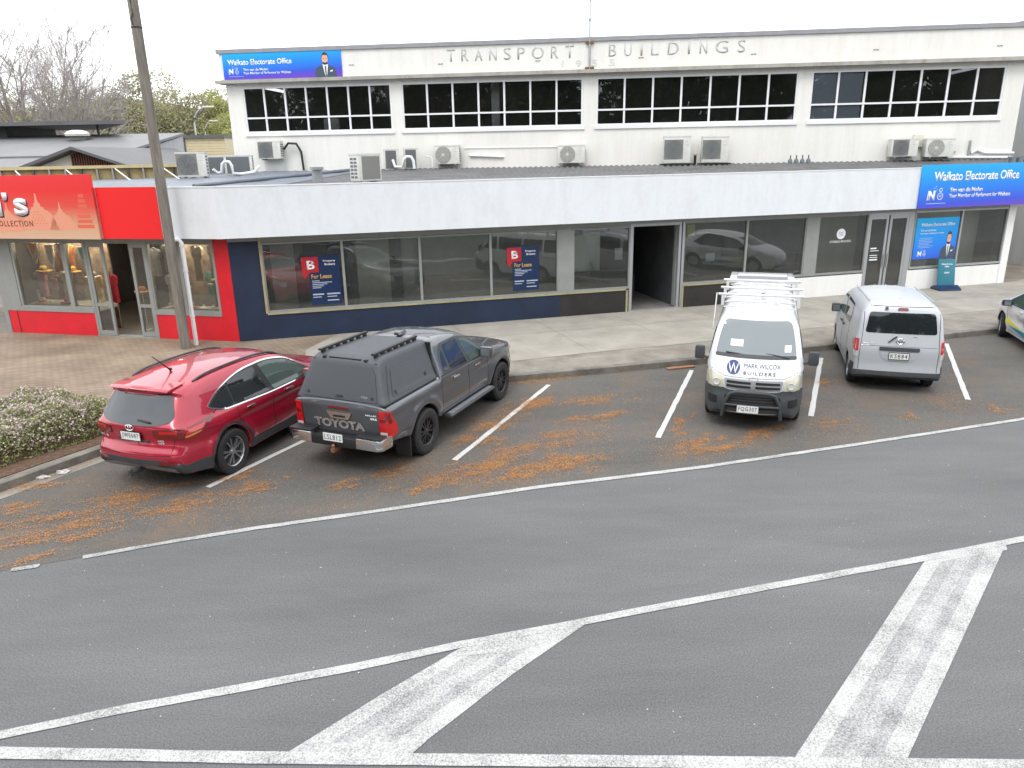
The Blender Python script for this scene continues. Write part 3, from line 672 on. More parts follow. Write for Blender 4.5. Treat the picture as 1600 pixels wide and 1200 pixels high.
# downpipe in front of corner shop
dpx = Vector((-8.40, 19.12))
b = MB(); b.tube([(dpx.x-.30, dpx.y+.18, 2.90), (dpx.x-.08, dpx.y+.06, 2.92), (dpx.x, dpx.y, 2.84), (dpx.x, dpx.y, .14)], .055, n=12)
o = b.build('downpipe', M['pvc'], smooth=True, ang=60); tag(o, 'white plastic downpipe beside the weathered pole at the corner shop', 'downpipe')
for z in (.9, 2.1, 2.74): MB().tube([(dpx.x, dpx.y, z), (dpx.x, dpx.y, z+.06)], .066, n=12).build('pipe_collar', M['pvc'], o)

# utility pole
o = empty('utility_pole', (-8.55, 18.80, .14), 0, 'tall weathered grey pole standing before the corner shop', 'pole')
MB().tube([(0, 0, 0), (0, 0, 9.6)], [.135, .115], n=14).build('shaft', M['pole'], o, smooth=True, ang=60)
MB().tube([(0, 0, 7.66), (0, 0, 7.69)], .126, n=12).build('band', M['black'], o)
MB().tube([(-.02, -.125, 7.72), (-.03, -.15, 7.85), (.01, -.13, 7.95), (0, -.13, 8.3), (.02, -.14, 8.6)], .014, n=6).build('cable', M['black'], o)

# ------------------------------------------------------------------ two-storey block
ub = empty('office_building', (UO.x, UO.y, 0), R(-6.2), 'two-storey cream building with four long upper windows and raised capital letters', 'building')
def W(mb, name, m, parent=ub, **k): return mb.build(name, m, parent, **k)
LU = 28.63
wins = [(.62, 6.40, 7), (6.80, 13.55, 7), (14.04, 21.13, 7), (21.58, 28.02, 7)]
b = MB(); b.box(0, LU, 0, .3, .14, 5.82)
xs = 0
for a, c, n in wins: b.box(xs, a, 0, .3, 5.82, 7.64); xs = c
b.box(xs, LU, 0, .3, 5.82, 7.64); b.box(0, LU, .02, .3, 7.46, 7.64)
W(b, 'wall', M['white_wall'])
W(MB().box(0, .3, .3, 12, .14, 7.64).box(LU-.3, LU, .3, 12, .14, 7.64).box(.3, LU-.3, 11.7, 12, .14, 7.64), 'side_wall', M['white_wall'])
W(MB().box(-.12, LU+.12, -.06, .35, 7.72, 8.66), 'parapet', M['white_wall'])
W(MB().box(-.28, LU+.35, -.30, .4, 7.60, 7.72), 'ledge', M['ledge'])
W(MB().box(-.2, LU+.3, -.12, .45, 8.66, 8.80), 'coping', M['coping'])
W(MB().box(.3, LU-.3, .3, 12, 8.3, 8.4), 'roof', M['roof_dark'])
for wi, (a, c, n) in enumerate(wins):
    f = MB(); z0, z1 = 5.82, 7.46; zm = 6.36; y0, y1 = .02, .10
    f.box(a, a+.06, y0, y1, z0, z1).box(c-.06, c, y0, y1, z0, z1).box(a+.06, c-.06, y0, y1, z1-.05, z1).box(a+.06, c-.06, y0, y1, z0, z0+.06)
    pw = (c-a)/n
    for k in range(1, n): f.box(a+k*pw-.035, a+k*pw+.035, y0, y1, z0+.06, z1-.05)
    f.box(a+.06, c-.06, y0-.012, y1-.02, zm-.03, zm+.03)
    fr = W(f, 'window', M['frame_white'])
    MB().box(a-.06, c+.06, -.05, .012, z0-.12, z0-.0).build('sill', M['frame_white'], fr)
    for k in range(n):
        g = MB(); e1, e2 = a+k*pw+.035, a+(k+1)*pw-.035
        for q0, q1 in ((z0+.06, zm-.03), (zm+.03, z1-.05)): g.add([(e1, .06, q0), (e2, .06, q0), (e2, .06, q1), (e1, .06, q1)], [(0, 1, 2, 3)])
        g.build('pane', M['glass_up'], fr)
W(MB().box(.3, LU-.3, 5.0, 5.1, 4.5, 8.2).box(13.8, 13.9, .3, 5, 4.5, 8.2).box(6.5, 6.6, .3, 5, 4.5, 8.2).box(21.3, 21.4, .3, 5, 4.5, 8.2).box(.3, LU-.3, .3, 5, 7.75, 7.8).box(.3, LU-.3, .3, 5, 4.9, 5.0), 'office_partition', M['int_dark'])
bat = mat('office_batten', (.9, .9, .9), .5); bat.node_tree.nodes['Principled BSDF'].inputs['Emission Color'].default_value = (1, .98, .95, 1); bat.node_tree.nodes['Principled BSDF'].inputs['Emission Strength'].default_value = 1.1
for lx, ly in ((2.2, 1.6), (4.6, 1.6), (9.0, 2.2), (12.0, 1.4), (14.6, 1.0), (14.9, 1.9), (17.6, 1.2), (17.8, 2.1), (20.0, 1.5), (24.5, 2.0), (26.5, 1.4)): W(MB().box(lx, lx+1.2, ly, ly+.14, 7.68, 7.74), 'office_light', bat)
W(MB().box(10.05, 10.35, 1.0, 1.3, 5, 7.7).box(3.4, 4.0, .9, 1, 5.0, 6.33), 'column', M['int_wall'])
W(MB().box(21.68, 22.5, .14, .15, 5.86, 7.45).box(22.56, 23.36, .14, .15, 5.86, 7.45), 'blind', M['blind'])
# raised lettering
kx = lambda px: 8.66+(px-702)*.02282
for ch, px in zip('TRANSPORT', (705.5, 728, 750, 773, 796, 818, 844.5, 871, 895)): 
    hw = {'O': .22, 'T': .15, 'I': .03}.get(ch, .135); text_mesh(ch, 'letter', M['letter'], ub, kx(px)-hw, kx(px)+hw, 8.14, 8.56, -.06, bold=.008, extrude=.008)
for ch, px in zip('BUILDINGS', (961.5, 985.5, 1006.5, 1027, 1055, 1079, 1101, 1128.5, 1158)):
    hw = {'G': .22, 'D': .19, 'I': .035}.get(ch, .13); text_mesh(ch, 'letter', M['letter'], ub, kx(px)-hw, kx(px)+hw, 8.14, 8.56, -.06, bold=.008, extrude=.008)
for ch, px in zip('1955', (884, 909, 934, 961)):
    text_mesh(ch, 'letter', M['letter_faint'], ub, kx(px)-(.03 if ch == '1' else .1), kx(px)+(.03 if ch == '1' else .1), 7.84, 8.06, -.06, extrude=.012)
sl = MB()
for px, z in ((541, 8.12), (688, 8.06), (844.5, 8.06), (1006, 8.06), (1177, 8.06), (1357, 8.08), (1533, 8.08)):
    sl.box(kx(px)-.09, kx(px)-.01, -.075, -.059, z, z+.03).box(kx(px)+.01, kx(px)+.09, -.075, -.059, z, z+.03)
W(sl, 'weep_slot', M['coping'])
# conduit and brackets at right
W(MB().tube([(25.9, -.05, 4.50), (LU+.05, -.05, 4.45)], .04).tube([(27.25, -.05, 4.62), (27.45, -.05, 4.72), (27.7, -.05, 4.62), (LU+.05, -.05, 4.6)], .045), 'conduit', M['pvc'])
for q in (26.45, 27.15): W(MB().box(q, q+.07, -.05, 0, 4.55, 5.05).box(q+.05, q+.3, -.06, -.02, 4.66, 4.69), 'bracket', M['steel'])
W(MB().tube([(-.05, .05, 7.5), (.3, -.07, 7.55)], .03), 'camera_mount', M['frame_white'])
# mast
o = empty('antenna_mast', (UO.x+U.x*13.77+.1*U.y, UO.y+U.y*13.77-.12, 7.7), R(-6.2), 'thin steel mast clamped to the parapet between the capital letters', 'mast')
MB().tube([(0, 0, 0), (0, 0, 1.5), (0, 0, 2.9)], [.035, .03, .02], n=8).build('pole', M['steel'], o)
MB().box(-.16, .16, -.03, .12, .05, .11).box(-.14, .14, -.03, .12, .88, .94).build('clamp', M['rust'], o)
MB().box(-.03, .03, -.03, .03, 1.6, 1.68).tube([(0, 0, 2.1), (.03, 0, 2.3), (-.02, 0, 2.5), (0, 0, 2.8)], .012, n=5).build('cable', M['black'], o)

# ------------------------------------------------------------------ printed signs
G_blue = [(0, (.13, .05, .50)), (.14, (.03, .08, .62)), (.45, (.006, .20, .76)), (1, (.0, .42, .84))]
skin = mat('portrait_skin', (.66, .40, .29), .5); hair = mat('portrait_hair', (.05, .03, .02), .5); suit = mat('portrait_suit', (.05, .075, .11), .5)
def portrait(parent, cx, z0, w_, h, y):
    b = MB()
    def blob(px, pz, rx, rz, yy, mi, n=18): b.add([(cx+(px+rx*math.cos(a))*w_, yy, z0+(pz+rz*math.sin(a))*h) for a in np.linspace(0, 2*PI, n, endpoint=False)], [tuple(range(n))], mi)
    def pol(pts, yy, mi): b.add([(cx+p*w_, yy, z0+q*h) for p, q in pts], [tuple(range(len(pts)))], mi)
    pol([(-.5, 0), (.5, 0), (.5, .22), (.42, .36), (.16, .46), (-.16, .46), (-.42, .36), (-.5, .22)], y, 2)
    pol([(-.13, .48), (.13, .48), (.06, .1), (0, 0), (-.04, .1)], y-.001, 3)
    pol([(-.035, .42), (.035, .42), (.04, .08), (0, .0), (-.02, .1)], y-.002, 2)
    blob(0, .70, .165, .24, y-.002, 1); blob(0, .68, .145, .2, y-.003, 0)
    blob(0, .54, .10, .055, y-.004, 1); blob(0, .60, .07, .045, y-.005, 0); pol([(-.05, .575), (.05, .575), (.03, .555), (-.03, .555)], y-.006, 3)
    pol([(-.145, .80), (-.1, .9), (0, .93), (.1, .9), (.145, .8), (.08, .83), (-.08, .83)], y-.005, 1)
    blob(-.055, .70, .018, .012, y-.006, 1, 8); blob(.055, .70, .018, .012, y-.006, 1, 8)
    pol([(.2, .24), (.34, .28), (.33, .22), (.22, .2)], y-.003, 3)
    return b.build('portrait', [skin, hair, suit, M['white_print']], parent)
def logo(parent, x, z, s, y):
    text_mesh('N', 'emblem', M['white_print'], parent, x, x+.75*s, z, z+s*.95, y, bold=.05)
    b = MB(); b.add([(x-.18*s, y, z), (x-.08*s, y, z), (x-.02*s, y, z+.95*s), (x-.12*s, y, z+.95*s)], [(0, 1, 2, 3)])
    for px, pz in ((.62, 1.18), (.8, 1.35), (.95, 1.05), (.82, .92)):
        b.add([(x+px*s+.07*s*math.cos(k*PI/4)*(1 if k % 2 else .45), y, z+pz*s+.07*s*math.sin(k*PI/4)*(1 if k % 2 else .45)) for k in range(8)], [tuple(range(8))])
    # round crest outline
    for rr, cz in ((.36, .38), (.2, 1.0)):
        n = 20; vs = []
        for k in range(n):
            a = 2*PI*k/n; vs += [(x+1.45*s+rr*s*math.cos(a), y, z+cz*s+rr*s*math.sin(a)), (x+1.45*s+(rr-.06)*s*math.cos(a), y, z+cz*s+(rr-.06)*s*math.sin(a))]
        b.add(vs, [(2*k, 2*((k+1) % n), 2*((k+1) % n)+1, 2*k+1) for k in range(n)])
    b.build('emblem', M['white_print'], parent)
    text_mesh('NZ', 'emblem', M['white_print'], parent, x+1.28*s, x+1.62*s, z+.28*s, z+.5*s, y)

m = gradmat('office_sign_print', G_blue, z0=7.72, z1=8.66, diag=-.04)
o = empty('office_sign', (UO.x, UO.y, 0), R(-6.2), 'small blue office sign with portrait on the parapet corner', 'sign', 'blue office signs')
MB().box(.02, 4.62, -.10, -.065, 7.735, 8.655).build('panel', m, o)
text_mesh('Waikato Electorate Office', 'lettering', M['white_print'], o, .22, 2.72, 8.24, 8.44, -.101, bold=.02)
text_mesh('Tim van de Molen', 'lettering', M['white_print'], o, .80, 1.78, 8.03, 8.12, -.101, bold=.02)
text_mesh('Your Member of Parliament for Waikato', 'lettering', M['white_print'], o, .80, 2.66, 7.91, 8.00, -.101, bold=.01)
logo(o, .26, 7.92, .20, -.102); portrait(o, 4.0, 7.735, .82, .92, -.103)
MB().box(.22, .8, -.102, -.1005, 7.85, 7.857).build('rule_line', M['white_print'], o)

m = gradmat('office_sign_print_low', G_blue, z0=2.05, z1=3.62, diag=-.035)
o = empty('office_sign', (F0.x, F0.y, 0), RZ, 'large blue office sign on the white fascia at the right end', 'sign', 'blue office signs')
MB().box(21.35, 27.6, -.47, -.435, 2.93, 4.30).build('panel', m, o)
text_mesh('Waikato Electorate Office', 'lettering', M['white_print'], o, 21.85, 25.35, 3.78, 4.08, -.471, bold=.02)
text_mesh('Tim van de Molen', 'lettering', M['white_print'], o, 22.55, 23.90, 3.42, 3.56, -.471, bold=.02)
text_mesh('Your Member of Parliament for Waikato', 'lettering', M['white_print'], o, 22.55, 25.10, 3.24, 3.37, -.471, bold=.01)
logo(o, 21.73, 3.18, .32, -.472)
MB().box(21.66, 22.45, -.472, -.4705, 3.07, 3.08).build('rule_line', M['white_print'], o)

m = gradmat('poster_print', G_blue, z0=-1.45, z1=.32, diag=-.1)
o = empty('office_poster', (F0.x, F0.y, 0), RZ, 'blue window poster with portrait behind the free-standing teal board', 'poster')
MB().box(21.9, 23.68, .03, .042, 1.18, 2.56).build('panel', m, o)
text_mesh('Waikato Electorate Office', 'lettering', M['white_print'], o, 22.1, 23.5, 2.28, 2.39, .029, bold=.02)
text_mesh('Tim van de Molen', 'lettering', M['white_print'], o, 22.1, 22.75, 2.11, 2.17, .029, bold=.02)
text_mesh('Your Member of Parliament for Waikato', 'lettering', M['white_print'], o, 22.1, 23.1, 2.02, 2.065, .029)
bb = MB()
for k in range(7): bb.box(22.08, 22.08+(.5, .62, .45, .55, .6, .5, .58)[k], .0275, .029, 1.56+k*.052, 1.572+k*.052)
bb.build('small_print', M['grey_print'], o); logo(o, 22.12, 1.27, .18, .028); portrait(o, 23.35, 1.19, .62, .95, .028)

# corner shop sign
m = gradmat('shop_sign_print', [(0, (.62, .40, .27)), (.22, (.60, .33, .20)), (.5, (.68, .07, .05)), (.75, (.74, .02, .02)), (1, (.76, .03, .035))], z0=2.92, z1=4.58)
temple = mat('sign_temple_print', (.72, .30, .19), .45); temple2 = mat('sign_temple_pale', (.70, .12, .07), .45)
o = empty('shop_sign', (GO.x, GO.y, 0), RG, 'large red and sand sign with temple outlines over the corner shop', 'sign')
MB().box(-4.4, 4.10, -.52, -.45, 2.91, 4.56).build('panel', m, o)
def stupa(cx, z0, w_, h, yy):
    b = MB(); pts = []
    prof = [(1, 0), (1, .10), (.92, .12), (.86, .28), (.74, .42), (.55, .52), (.36, .56), (.34, .62), (.2, .64), (.17, .72), (.08, .76), (.03, 1.0)]
    pts = [(cx+p*w_/2, z0+q*h) for p, q in prof]+[(cx-p*w_/2, z0+q*h) for p, q in prof[::-1]]
    b.add([(x, yy, z) for x, z in pts], [tuple(range(len(pts)))]); return b
st = stupa(2.3, 3.15, 1.15, .95, -.5215); st.build('temple_shape', temple, o)
stupa(3.0, 3.15, .8, .72, -.5215).build('temple_shape', temple, o); stupa(1.3, 3.1, .9, .75, -.5215).build('temple_shape', temple, o)
b = MB(); 
for k in range(7): b.box(3.72-.26+.03*k, 3.72+.26-.03*k, -.522, -.5205, 3.2+.13*k, 3.29+.13*k)
b.build('temple_shape', temple2, o)
b = MB()
for i in range(5):
    for j in range(6-i): b.add([(2.0+.1*j+.05*i+.02*math.cos(a), -.5225, 3.32+.075*i+.015*math.sin(a)) for a in np.linspace(0, 2*PI, 6, endpoint=False)], [tuple(range(6))])
b.build('temple_dot', temple2, o)
for dx, dz, yy, mm in ((.03, -.03, -.523, 'shadow_print'), (0, 0, -.527, 'white_print')):
    text_mesh("s", 'lettering', M[mm], o, 1.56+dx, 2.00+dx, 3.52+dz, 3.98+dz, yy, bold=.035)
    text_mesh("i", 'lettering', M[mm], o, 1.0+dx, 1.16+dx, 3.50+dz, 4.12+dz, yy, bold=.035)
    text_mesh("'", 'lettering', M[mm], o, 1.24+dx, 1.40+dx, 3.92+dz, 4.12+dz, yy, bold=.03)
text_mesh('COLLECTION', 'lettering', M['maroon_print'], o, .82, 2.06, 3.24, 3.39, -.523, bold=.0, spacing=1.25)

# lease posters behind glass
m_nav = mat('poster_navy', (.012, .030, .085), .25); m_or = mat('poster_orange', (.60, .34, .08), .4); m_bd = mat('poster_red', (.42, .02, .03), .3)
def lease(x, z, w_, h, label):
    o = empty('lease_poster', (F0.x, F0.y, 0), RZ, label, 'poster', 'for lease posters in the vacant shop window')
    MB().box(x, x+w_, .034, .044, z, z+h).build('panel', m_nav, o)
    MB().prismY([(x-.18, z+h*.66), (x-.18, z+h*.97), (x+w_*.32, z+h*.97), (x+w_*.32, z+h*.66), (x+.02, z+h*.66), (x-.12, z+h*.54)], .022, .033).build('badge', m_bd, o)
    text_mesh('B', 'lettering', M['white_print'], o, x-.04, x+w_*.2, z+h*.72, z+h*.90, .0215, bold=.03)
    text_mesh('Property', 'lettering', M['white_print'], o, x+w_*.48, x+w_*.88, z+h*.85, z+h*.90, .0335, bold=.02)
    text_mesh('Brokers', 'lettering', M['white_print'], o, x+w_*.52, x+w_*.86, z+h*.79, z+h*.835, .0335, bold=.02)
    text_mesh('For Lease', 'lettering', m_or, o, x+.05, x+w_*.72, z+h*.53, z+h*.62, .0335, bold=.02)
    b = MB()
    for k, l in enumerate((.35, .45, .6, .8, .3)): b.box(x+.06, x+.06+l*w_*.8, 0.031, .0332, z+h*(.34+.035*k), z+h*(.353+.035*k))
    b.box(x+.05, x+w_*.42, 0.031, .0332, z+h*.20, z+h*.225).box(x+.05, x+w_*.34, 0.031, .0332, z+h*.15, z+h*.165).box(x+w_*.52, x+w_*.95, 0.031, .0332, z+h*.20, z+h*.225).box(x+w_*.52, x+w_*.84, 0.031, .0332, z+h*.15, z+h*.165).box(x+w_*.52, x+w_*.9, 0.031, .0332, z+h*.07, z+h*.09)
    b.build('small_print', M['grey_print'], o)
lease(1.98, 1.0, .82, 1.35, 'navy and red lease poster in the leftmost navy shop window')
lease(7.72, 1.02, .80, 1.30, 'navy and red lease poster in the window next to the grey pilaster')

# free-standing teal board
o = empty('footpath_board', (15.02, 25.08, .146), RZ+R(-12), 'teal free-standing notice board on a navy base outside the office', 'notice board')
MB().prismX([(-.22, 0), (.34, 0), (.34, .06), (.2, .14), (.0, .16), (-.22, .05)], -.38, .38).build('base', m_nav, o, bevel=.01)
tl = mat('teal_print', (.015, .16, .22), .4)
mt = Matrix.Translation((0, .08, .12)) @ Matrix.Rotation(R(-10), 4, 'X')
MB().box(-.30, .30, -.02, .02, 0, .92).xform(mt).build('board', tl, o, bevel=.004)
for t_, a, c, z0, z1 in (('Waikato Electorate', -.2, .2, .72, .77), ('Office', -.08, .08, .64, .69), ('OPEN', -.09, .09, .42, .48), ('Welcome', -.1, .1, .2, .24)):
    if t_ in ('Waikato Electorate', 'Office', 'OPEN'):
        q = text_mesh(t_, 'lettering', M['white_print'], o, a, c, z0, z1, -.021, bold=.02)
        q.data.transform(mt)
# ------------------------------------------------------------------ outdoor units on the roof
def wpt(s, y):  # point on upper wall frame -> world xy (y inward)
    return UO.x+U.x*s+UI.x*y, UO.y+U.y*s+UI.y*y
def unit(loc, rz, w_=.85, h=.62, d=.34, style='square', label='', mount='feet', back=False, grp='outdoor air units along the low roof'):
    o = empty('air_conditioner', loc, rz, label, 'air conditioner', grp)
    MB().box(-w_/2, w_/2, -d/2, d/2, 0, h).build('casing', M['ac_white'], o, bevel=.012)
    MB().box(-w_/2-.008, w_/2+.008, -d/2-.008, d/2+.008, h-.03, h+.012).build('lid', M['ac_white'], o)
    fx = -w_*.14; fr = min(h*.42, w_*.33)
    if not back:
        g = MB()
        if style == 'square': g.box(fx-fr-.02, fx+fr+.02, -d/2-.012, -d/2-.002, h*.5-fr-.01, h*.5+fr+.03)
        else: g.lathe([(0, 0), (fr+.02, 0), (fr+.02, .012), (0, .012)], 'y', (fx, -d/2-.014, h*.5), n=24)
        g.build('grille', M['ac_grey'], o)
        ring = MB()
        for q in (1.0, .82, .64, .46, .28): ring.lathe([(fr*q, -.004), (fr*q, .004), (fr*q-.014, .004), (fr*q-.014, -.004), (fr*q, -.004)], 'y', (fx, -d/2-.018, h*.5), n=24)
        for k in range(8):
            a = 2*PI*k/8; ring.tube([(fx, -d/2-.018, h*.5), (fx+fr*math.cos(a), -d/2-.018, h*.5+fr*math.sin(a))], .004, n=4)
        ring.lathe([(0, -.01), (fr*.18, -.01), (fr*.18, .01)], 'y', (fx, -d/2-.016, h*.5), n=14)
        ring.build('fan_guard', M['ac_white'] if style != 'square' else M['ac_dark'], o)
        MB().box(w_*.27, w_*.38, -d/2-.004, -d/2+.002, h*.80, h*.83).box(w_*.27, w_*.42, -d/2-.004, -d/2+.002, h*.66, h*.70).build('badge', M['letter'], o)
    else:
        g = MB().box(-w_/2+.03, w_/2-.10, -d/2-.01, -d/2+.002, .04, h-.05); g.build('coil', M['ac_dark'], o)
        l = MB()
        for k in range(9): l.box(-w_/2+.03, w_/2-.10, -d/2-.018, -d/2-.008, .05+k*(h-.12)/9, .058+k*(h-.12)/9)
        for k in range(12): l.box(-w_/2+.03+k*(w_-.15)/12, -w_/2+.037+k*(w_-.15)/12, -d/2-.018, -d/2-.008, .05, h-.06)
        l.build('coil_guard', M['ac_grey'], o)
    MB().box(-w_/2+.05, w_/2-.12, d/2-.002, d/2+.008, .05, h-.06).build('rear_coil', M['ac_grey'], o)
    sd_ = MB()
    for k in range(6):
        for j in range(2): sd_.box(w_/2-.002, w_/2+.004, -d/2+.04+j*.14, -d/2+.15+j*.14, .08+k*(h-.14)/6, .08+(k+.6)*(h-.14)/6)
    sd_.build('side_louvre', M['ac_dark'], o)
    if mount == 'feet': MB().box(-w_*.38, -w_*.28, -d/2-.06, d/2+.06, -.09, 0).box(w_*.28, w_*.38, -d/2-.06, d/2+.06, -.09, 0).build('foot', M['steel'], o)
    elif mount == 'wall': MB().box(-w_*.34, -w_*.30, -d/2-.02, d/2+.25, -.05, 0).box(w_*.30, w_*.34, -d/2-.02, d/2+.25, -.05, 0).build('bracket', M['steel'], o)
    elif mount == 'rail': MB().box(-w_*.5-.1, w_*.5+.12, -d/2-.05, -d/2-.01, -.06, -.02).box(-w_*.5-.1, w_*.5+.12, d/2, d/2+.04, -.06, -.02).box(-w_*.5, -w_*.42, -d/2-.05, d/2, -.16, -.02).box(w_*.42, w_*.5, -d/2-.05, d/2, -.16, -.02).build('rail', M['black'], o)
    return o
def roofpt(px_s, inward): x, y = wpt(px_s, inward); return x, y
AW = R(-6.2)
unit((-10.65, 26.0, 4.33), R(8), .95, .78, .38, 'square', 'tall white air unit nearest the utility pole on the pale roof')
unit((-11.05, 29.0, 4.34), R(14), .92, .66, .38, 'square', 'air unit showing its dark coil behind the tall white one', back=True)
unit((-9.75, 28.0, 4.34), R(10), .92, .66, .38, 'square', 'air unit showing its dark coil beside the building corner', back=True)
b = MB(); b.tube([(-10.1, 26.3, 4.55), (-10.0, 26.4, 4.42), (-9.85, 26.4, 4.45), (-9.8, 26.4, 4.72), (-9.7, 26.4, 4.80), (-9.55, 26.4, 4.78), (-9.48, 26.4, 4.66), (-9.47, 26.4, 4.40), (-9.3, 26.7, 4.37), (-8.95, 27.0, 4.42), (-8.8, 27.2, 4.62)], .055, n=8)
tag(b.build('pipe_run', M['pvc'], smooth=True, ang=60), 'looping white pipework between the air units on the pale roof', 'pipe')
x, y = wpt(1.6, -.28); unit((x, y, 4.86), AW, .92, .64, .32, 'square', 'wall-hung air unit with a black hose below the first window', 'wall')
x, y = wpt(2.35, -.12); b = MB(); b.tube([wpt(2.1, -.2)+(5.2,), wpt(2.3, -.2)+(5.42,), wpt(2.62, -.2)+(5.40,), wpt(2.78, -.18)+(5.1,), wpt(2.8, -.15)+(4.42,)], .045, n=8)
tag(b.build('black_hose', M['black'], smooth=True, ang=60), 'black hose arching from the wall-hung air unit to the roof', 'hose')
unit((-3.85, 20.75, 4.24), R(-128), .80, .70, .36, 'square', 'air unit turned sideways at the fascia above the navy shop', back=True)
x, y = wpt(6.5, -.9); unit((x, y, 4.40), AW+R(20), .52, .72, .4, 'square', 'left air unit of the pair with dark coils by mid roof', back=True)
x, y = wpt(7.2, -.7); unit((x, y, 4.42), AW+R(20), .52, .72, .4, 'square', 'right air unit of the pair with dark coils by mid roof', back=True)
b = MB(); b.tube([wpt(6.6, -1.1)+(4.75,), wpt(6.68, -1.15)+(4.5,), wpt(6.95, -1.15)+(4.48,), wpt(7.05, -1.2)+(4.75,), wpt(7.15, -1.2)+(4.85,), wpt(7.32, -1.2)+(4.84,), wpt(7.4, -1.2)+(4.7,), wpt(7.42, -1.2)+(4.42,)], .055, n=8)
b.tube([wpt(8.0, -.8)+(4.48,), wpt(8.0, -.8)+(4.8,), wpt(7.8, -.8)+(4.85,)], .03, n=6)
tag(b.build('pipe_run', M['pvc'], smooth=True, ang=60), 'white pipe loops beside the pair of dark coil units', 'pipe')
x, y = wpt(8.5, -.28); unit((x, y, 4.56), AW, .95, .66, .32, 'round', 'round-grilled air unit under the second window', 'wall')
b = MB(); b.tube([wpt(9.3, -.05)+(4.85,), wpt(10.6, -.05)+(4.78,)], .04, n=8); b.tube([wpt(9.1, -.03)+(5.12,), wpt(13.0, -.03)+(5.10,)], .012, n=5); tag(b.build('wall_pipe', M['pvc']), 'thin pale pipe along the wall between two round-grilled units', 'pipe')
x, y = wpt(13.15, -.28); unit((x, y, 4.52), AW, 1.0, .62, .32, 'round', 'round-grilled air unit below the mast', 'wall')
x, y = wpt(16.95, -.55); unit((x, y, 4.46), AW, .95, .92, .36, 'square', 'left of two tall air units on a black rail', 'rail')
x, y = wpt(18.28, -.55); unit((x, y, 4.46), AW, .92, .88, .36, 'square', 'right of two tall air units on a black rail', 'rail')
x, y = wpt(17.62, -.5); o = empty('roof_flue', (x, y, 4.30), AW, 'black flue standing between the two tall air units', 'flue'); MB().tube([(0, 0, 0), (0, 0, .42)], .05, n=10).build('pipe', M['black'], o); MB().tube([(0, 0, .42), (0, 0, .47)], .075, n=10).build('cap', M['letter'], o)
x, y = wpt(24.83, -.3); unit((x, y, 4.55), AW, .9, .58, .32, 'square', 'left of two air units beside the cream meter box', 'wall')
x, y = wpt(26.02, -.3); unit((x, y, 4.52), AW, .95, .60, .32, 'round', 'right of two air units beside the cream meter box', 'wall')
x, y = wpt(25.4, -.06); o = MB().box(-.16, .16, -.06, .06, 0, .42).build('meter_box', mat('meter_cream', (.6, .58, .47), .6), bevel=.008); o.location = (x, y, 4.86); o.rotation_euler = (0, 0, AW); tag(o, 'small cream meter box on the wall between two air units', 'meter box')
# stub flue near fascia and four little cowls
o = empty('roof_flue', (-5.35, 21.45, 4.18), 0, 'grey capped flue behind the white fascia above the navy shop', 'flue')
MB().tube([(0, 0, 0), (0, 0, .36)], .14, n=16).build('pipe', M['steel'], o, smooth=True, ang=60); MB().tube([(0, 0, .36), (0, 0, .44)], .19, n=16).build('cap', M['steel'], o, smooth=True, ang=60)
for k in range(4):
    x, y = wpt(21.0+.21*k, -.35); o = empty('vent_cowl', (x, y, 4.36), 0, ('first', 'second', 'third', 'fourth')[k]+' from the left of four small grey vent cowls on the roof', 'vent cowl', 'row of four small vent cowls')
    MB().lathe([(.0, 0), (.08, 0), (.085, .1), (.05, .17), (0, .2)], 'z', n=10).build('body', M['ac_dark'], o, smooth=True); MB().tube([(0, 0, .18), (0, 0, .30)], .02, n=6).build('spigot', M['black'], o)
o = empty('scaffold_clamp', (16.9, 25.75, 4.30), RZ, 'blue-grey clamp rack on the roof at the right end of the sign', 'rack')
cb = MB(); cb.box(-.1, 1.6, 0, .06, .14, .2)
for k in range(5): cb.box(k*.32, .1+k*.32, -.03, .1, 0, .16)
cb.build('rack', M['ac_dark'], o)

# ------------------------------------------------------------------ timber hoarding on roof edge
o = empty('timber_hoarding', (-18.6, 24.8, 4.15), math.atan2(2.0, 7.2), 'unfinished timber framed hoarding with white props behind the red sign', 'hoarding')
MB().box(0, 7.6, .05, .09, 0, .52).build('board', M['timber'], o)
MB().box(0, 7.6, -.08, .05, .50, .60).build('top_rail', mat('pale_pine', (.50, .42, .22), .7, var=.15), o)
for k in range(16): MB().box(k*.48, k*.48+.05, -.06, .05, 0, .5).build('stud', M['steel'] if k % 3 else M['int_dark'], o)
for k in range(5): MB().tube([(.9+k*1.5, -.06, .48), (1.7+k*1.5, -1.5, .02)], .022, n=6).build('prop', M['pvc'], o)

# ------------------------------------------------------------------ buildings beyond, left
o = empty('hall_building', (-24, 36, 0), 0, 'low charcoal roofed hall with a slatted gable and an overhanging flat roof', 'building')
b = MB()   # long sloping roof
b.prismX([(-1.0, 5.05), (-1.0, 5.17), (7.0, 6.32), (7.0, 6.2)], -18, 6.15); b.build('roof', M['bgroof_lt'], o)
MB().box(-18, 6.1, -.6, 8, .14, 5.15).prismX([(-.6, 5.0), (7, 5.0), (7, 6.15)], -18, 6.05).build('wall', M['tilt'], o)
gx, gz = 6.3, 5.46
b = MB()
b.prismY([(gx-2.6, 4.62), (gx, 5.48), (gx, 5.36), (gx-2.6, 4.5)], -4.6, 5); b.prismY([(gx, 5.48), (gx+2.2, 4.72), (gx+2.2, 4.6), (gx, 5.36)], -4.6, 5)
b.build('gable_roof', M['bgroof'], o)
b = MB(); b.prismX([(-4.4, 4.38), (-4.4, 4.5), (1.0, 5.45), (1.0, 5.3)], -14, gx-2.4); b.build('lean_roof', M['bgroof_lt'], o)
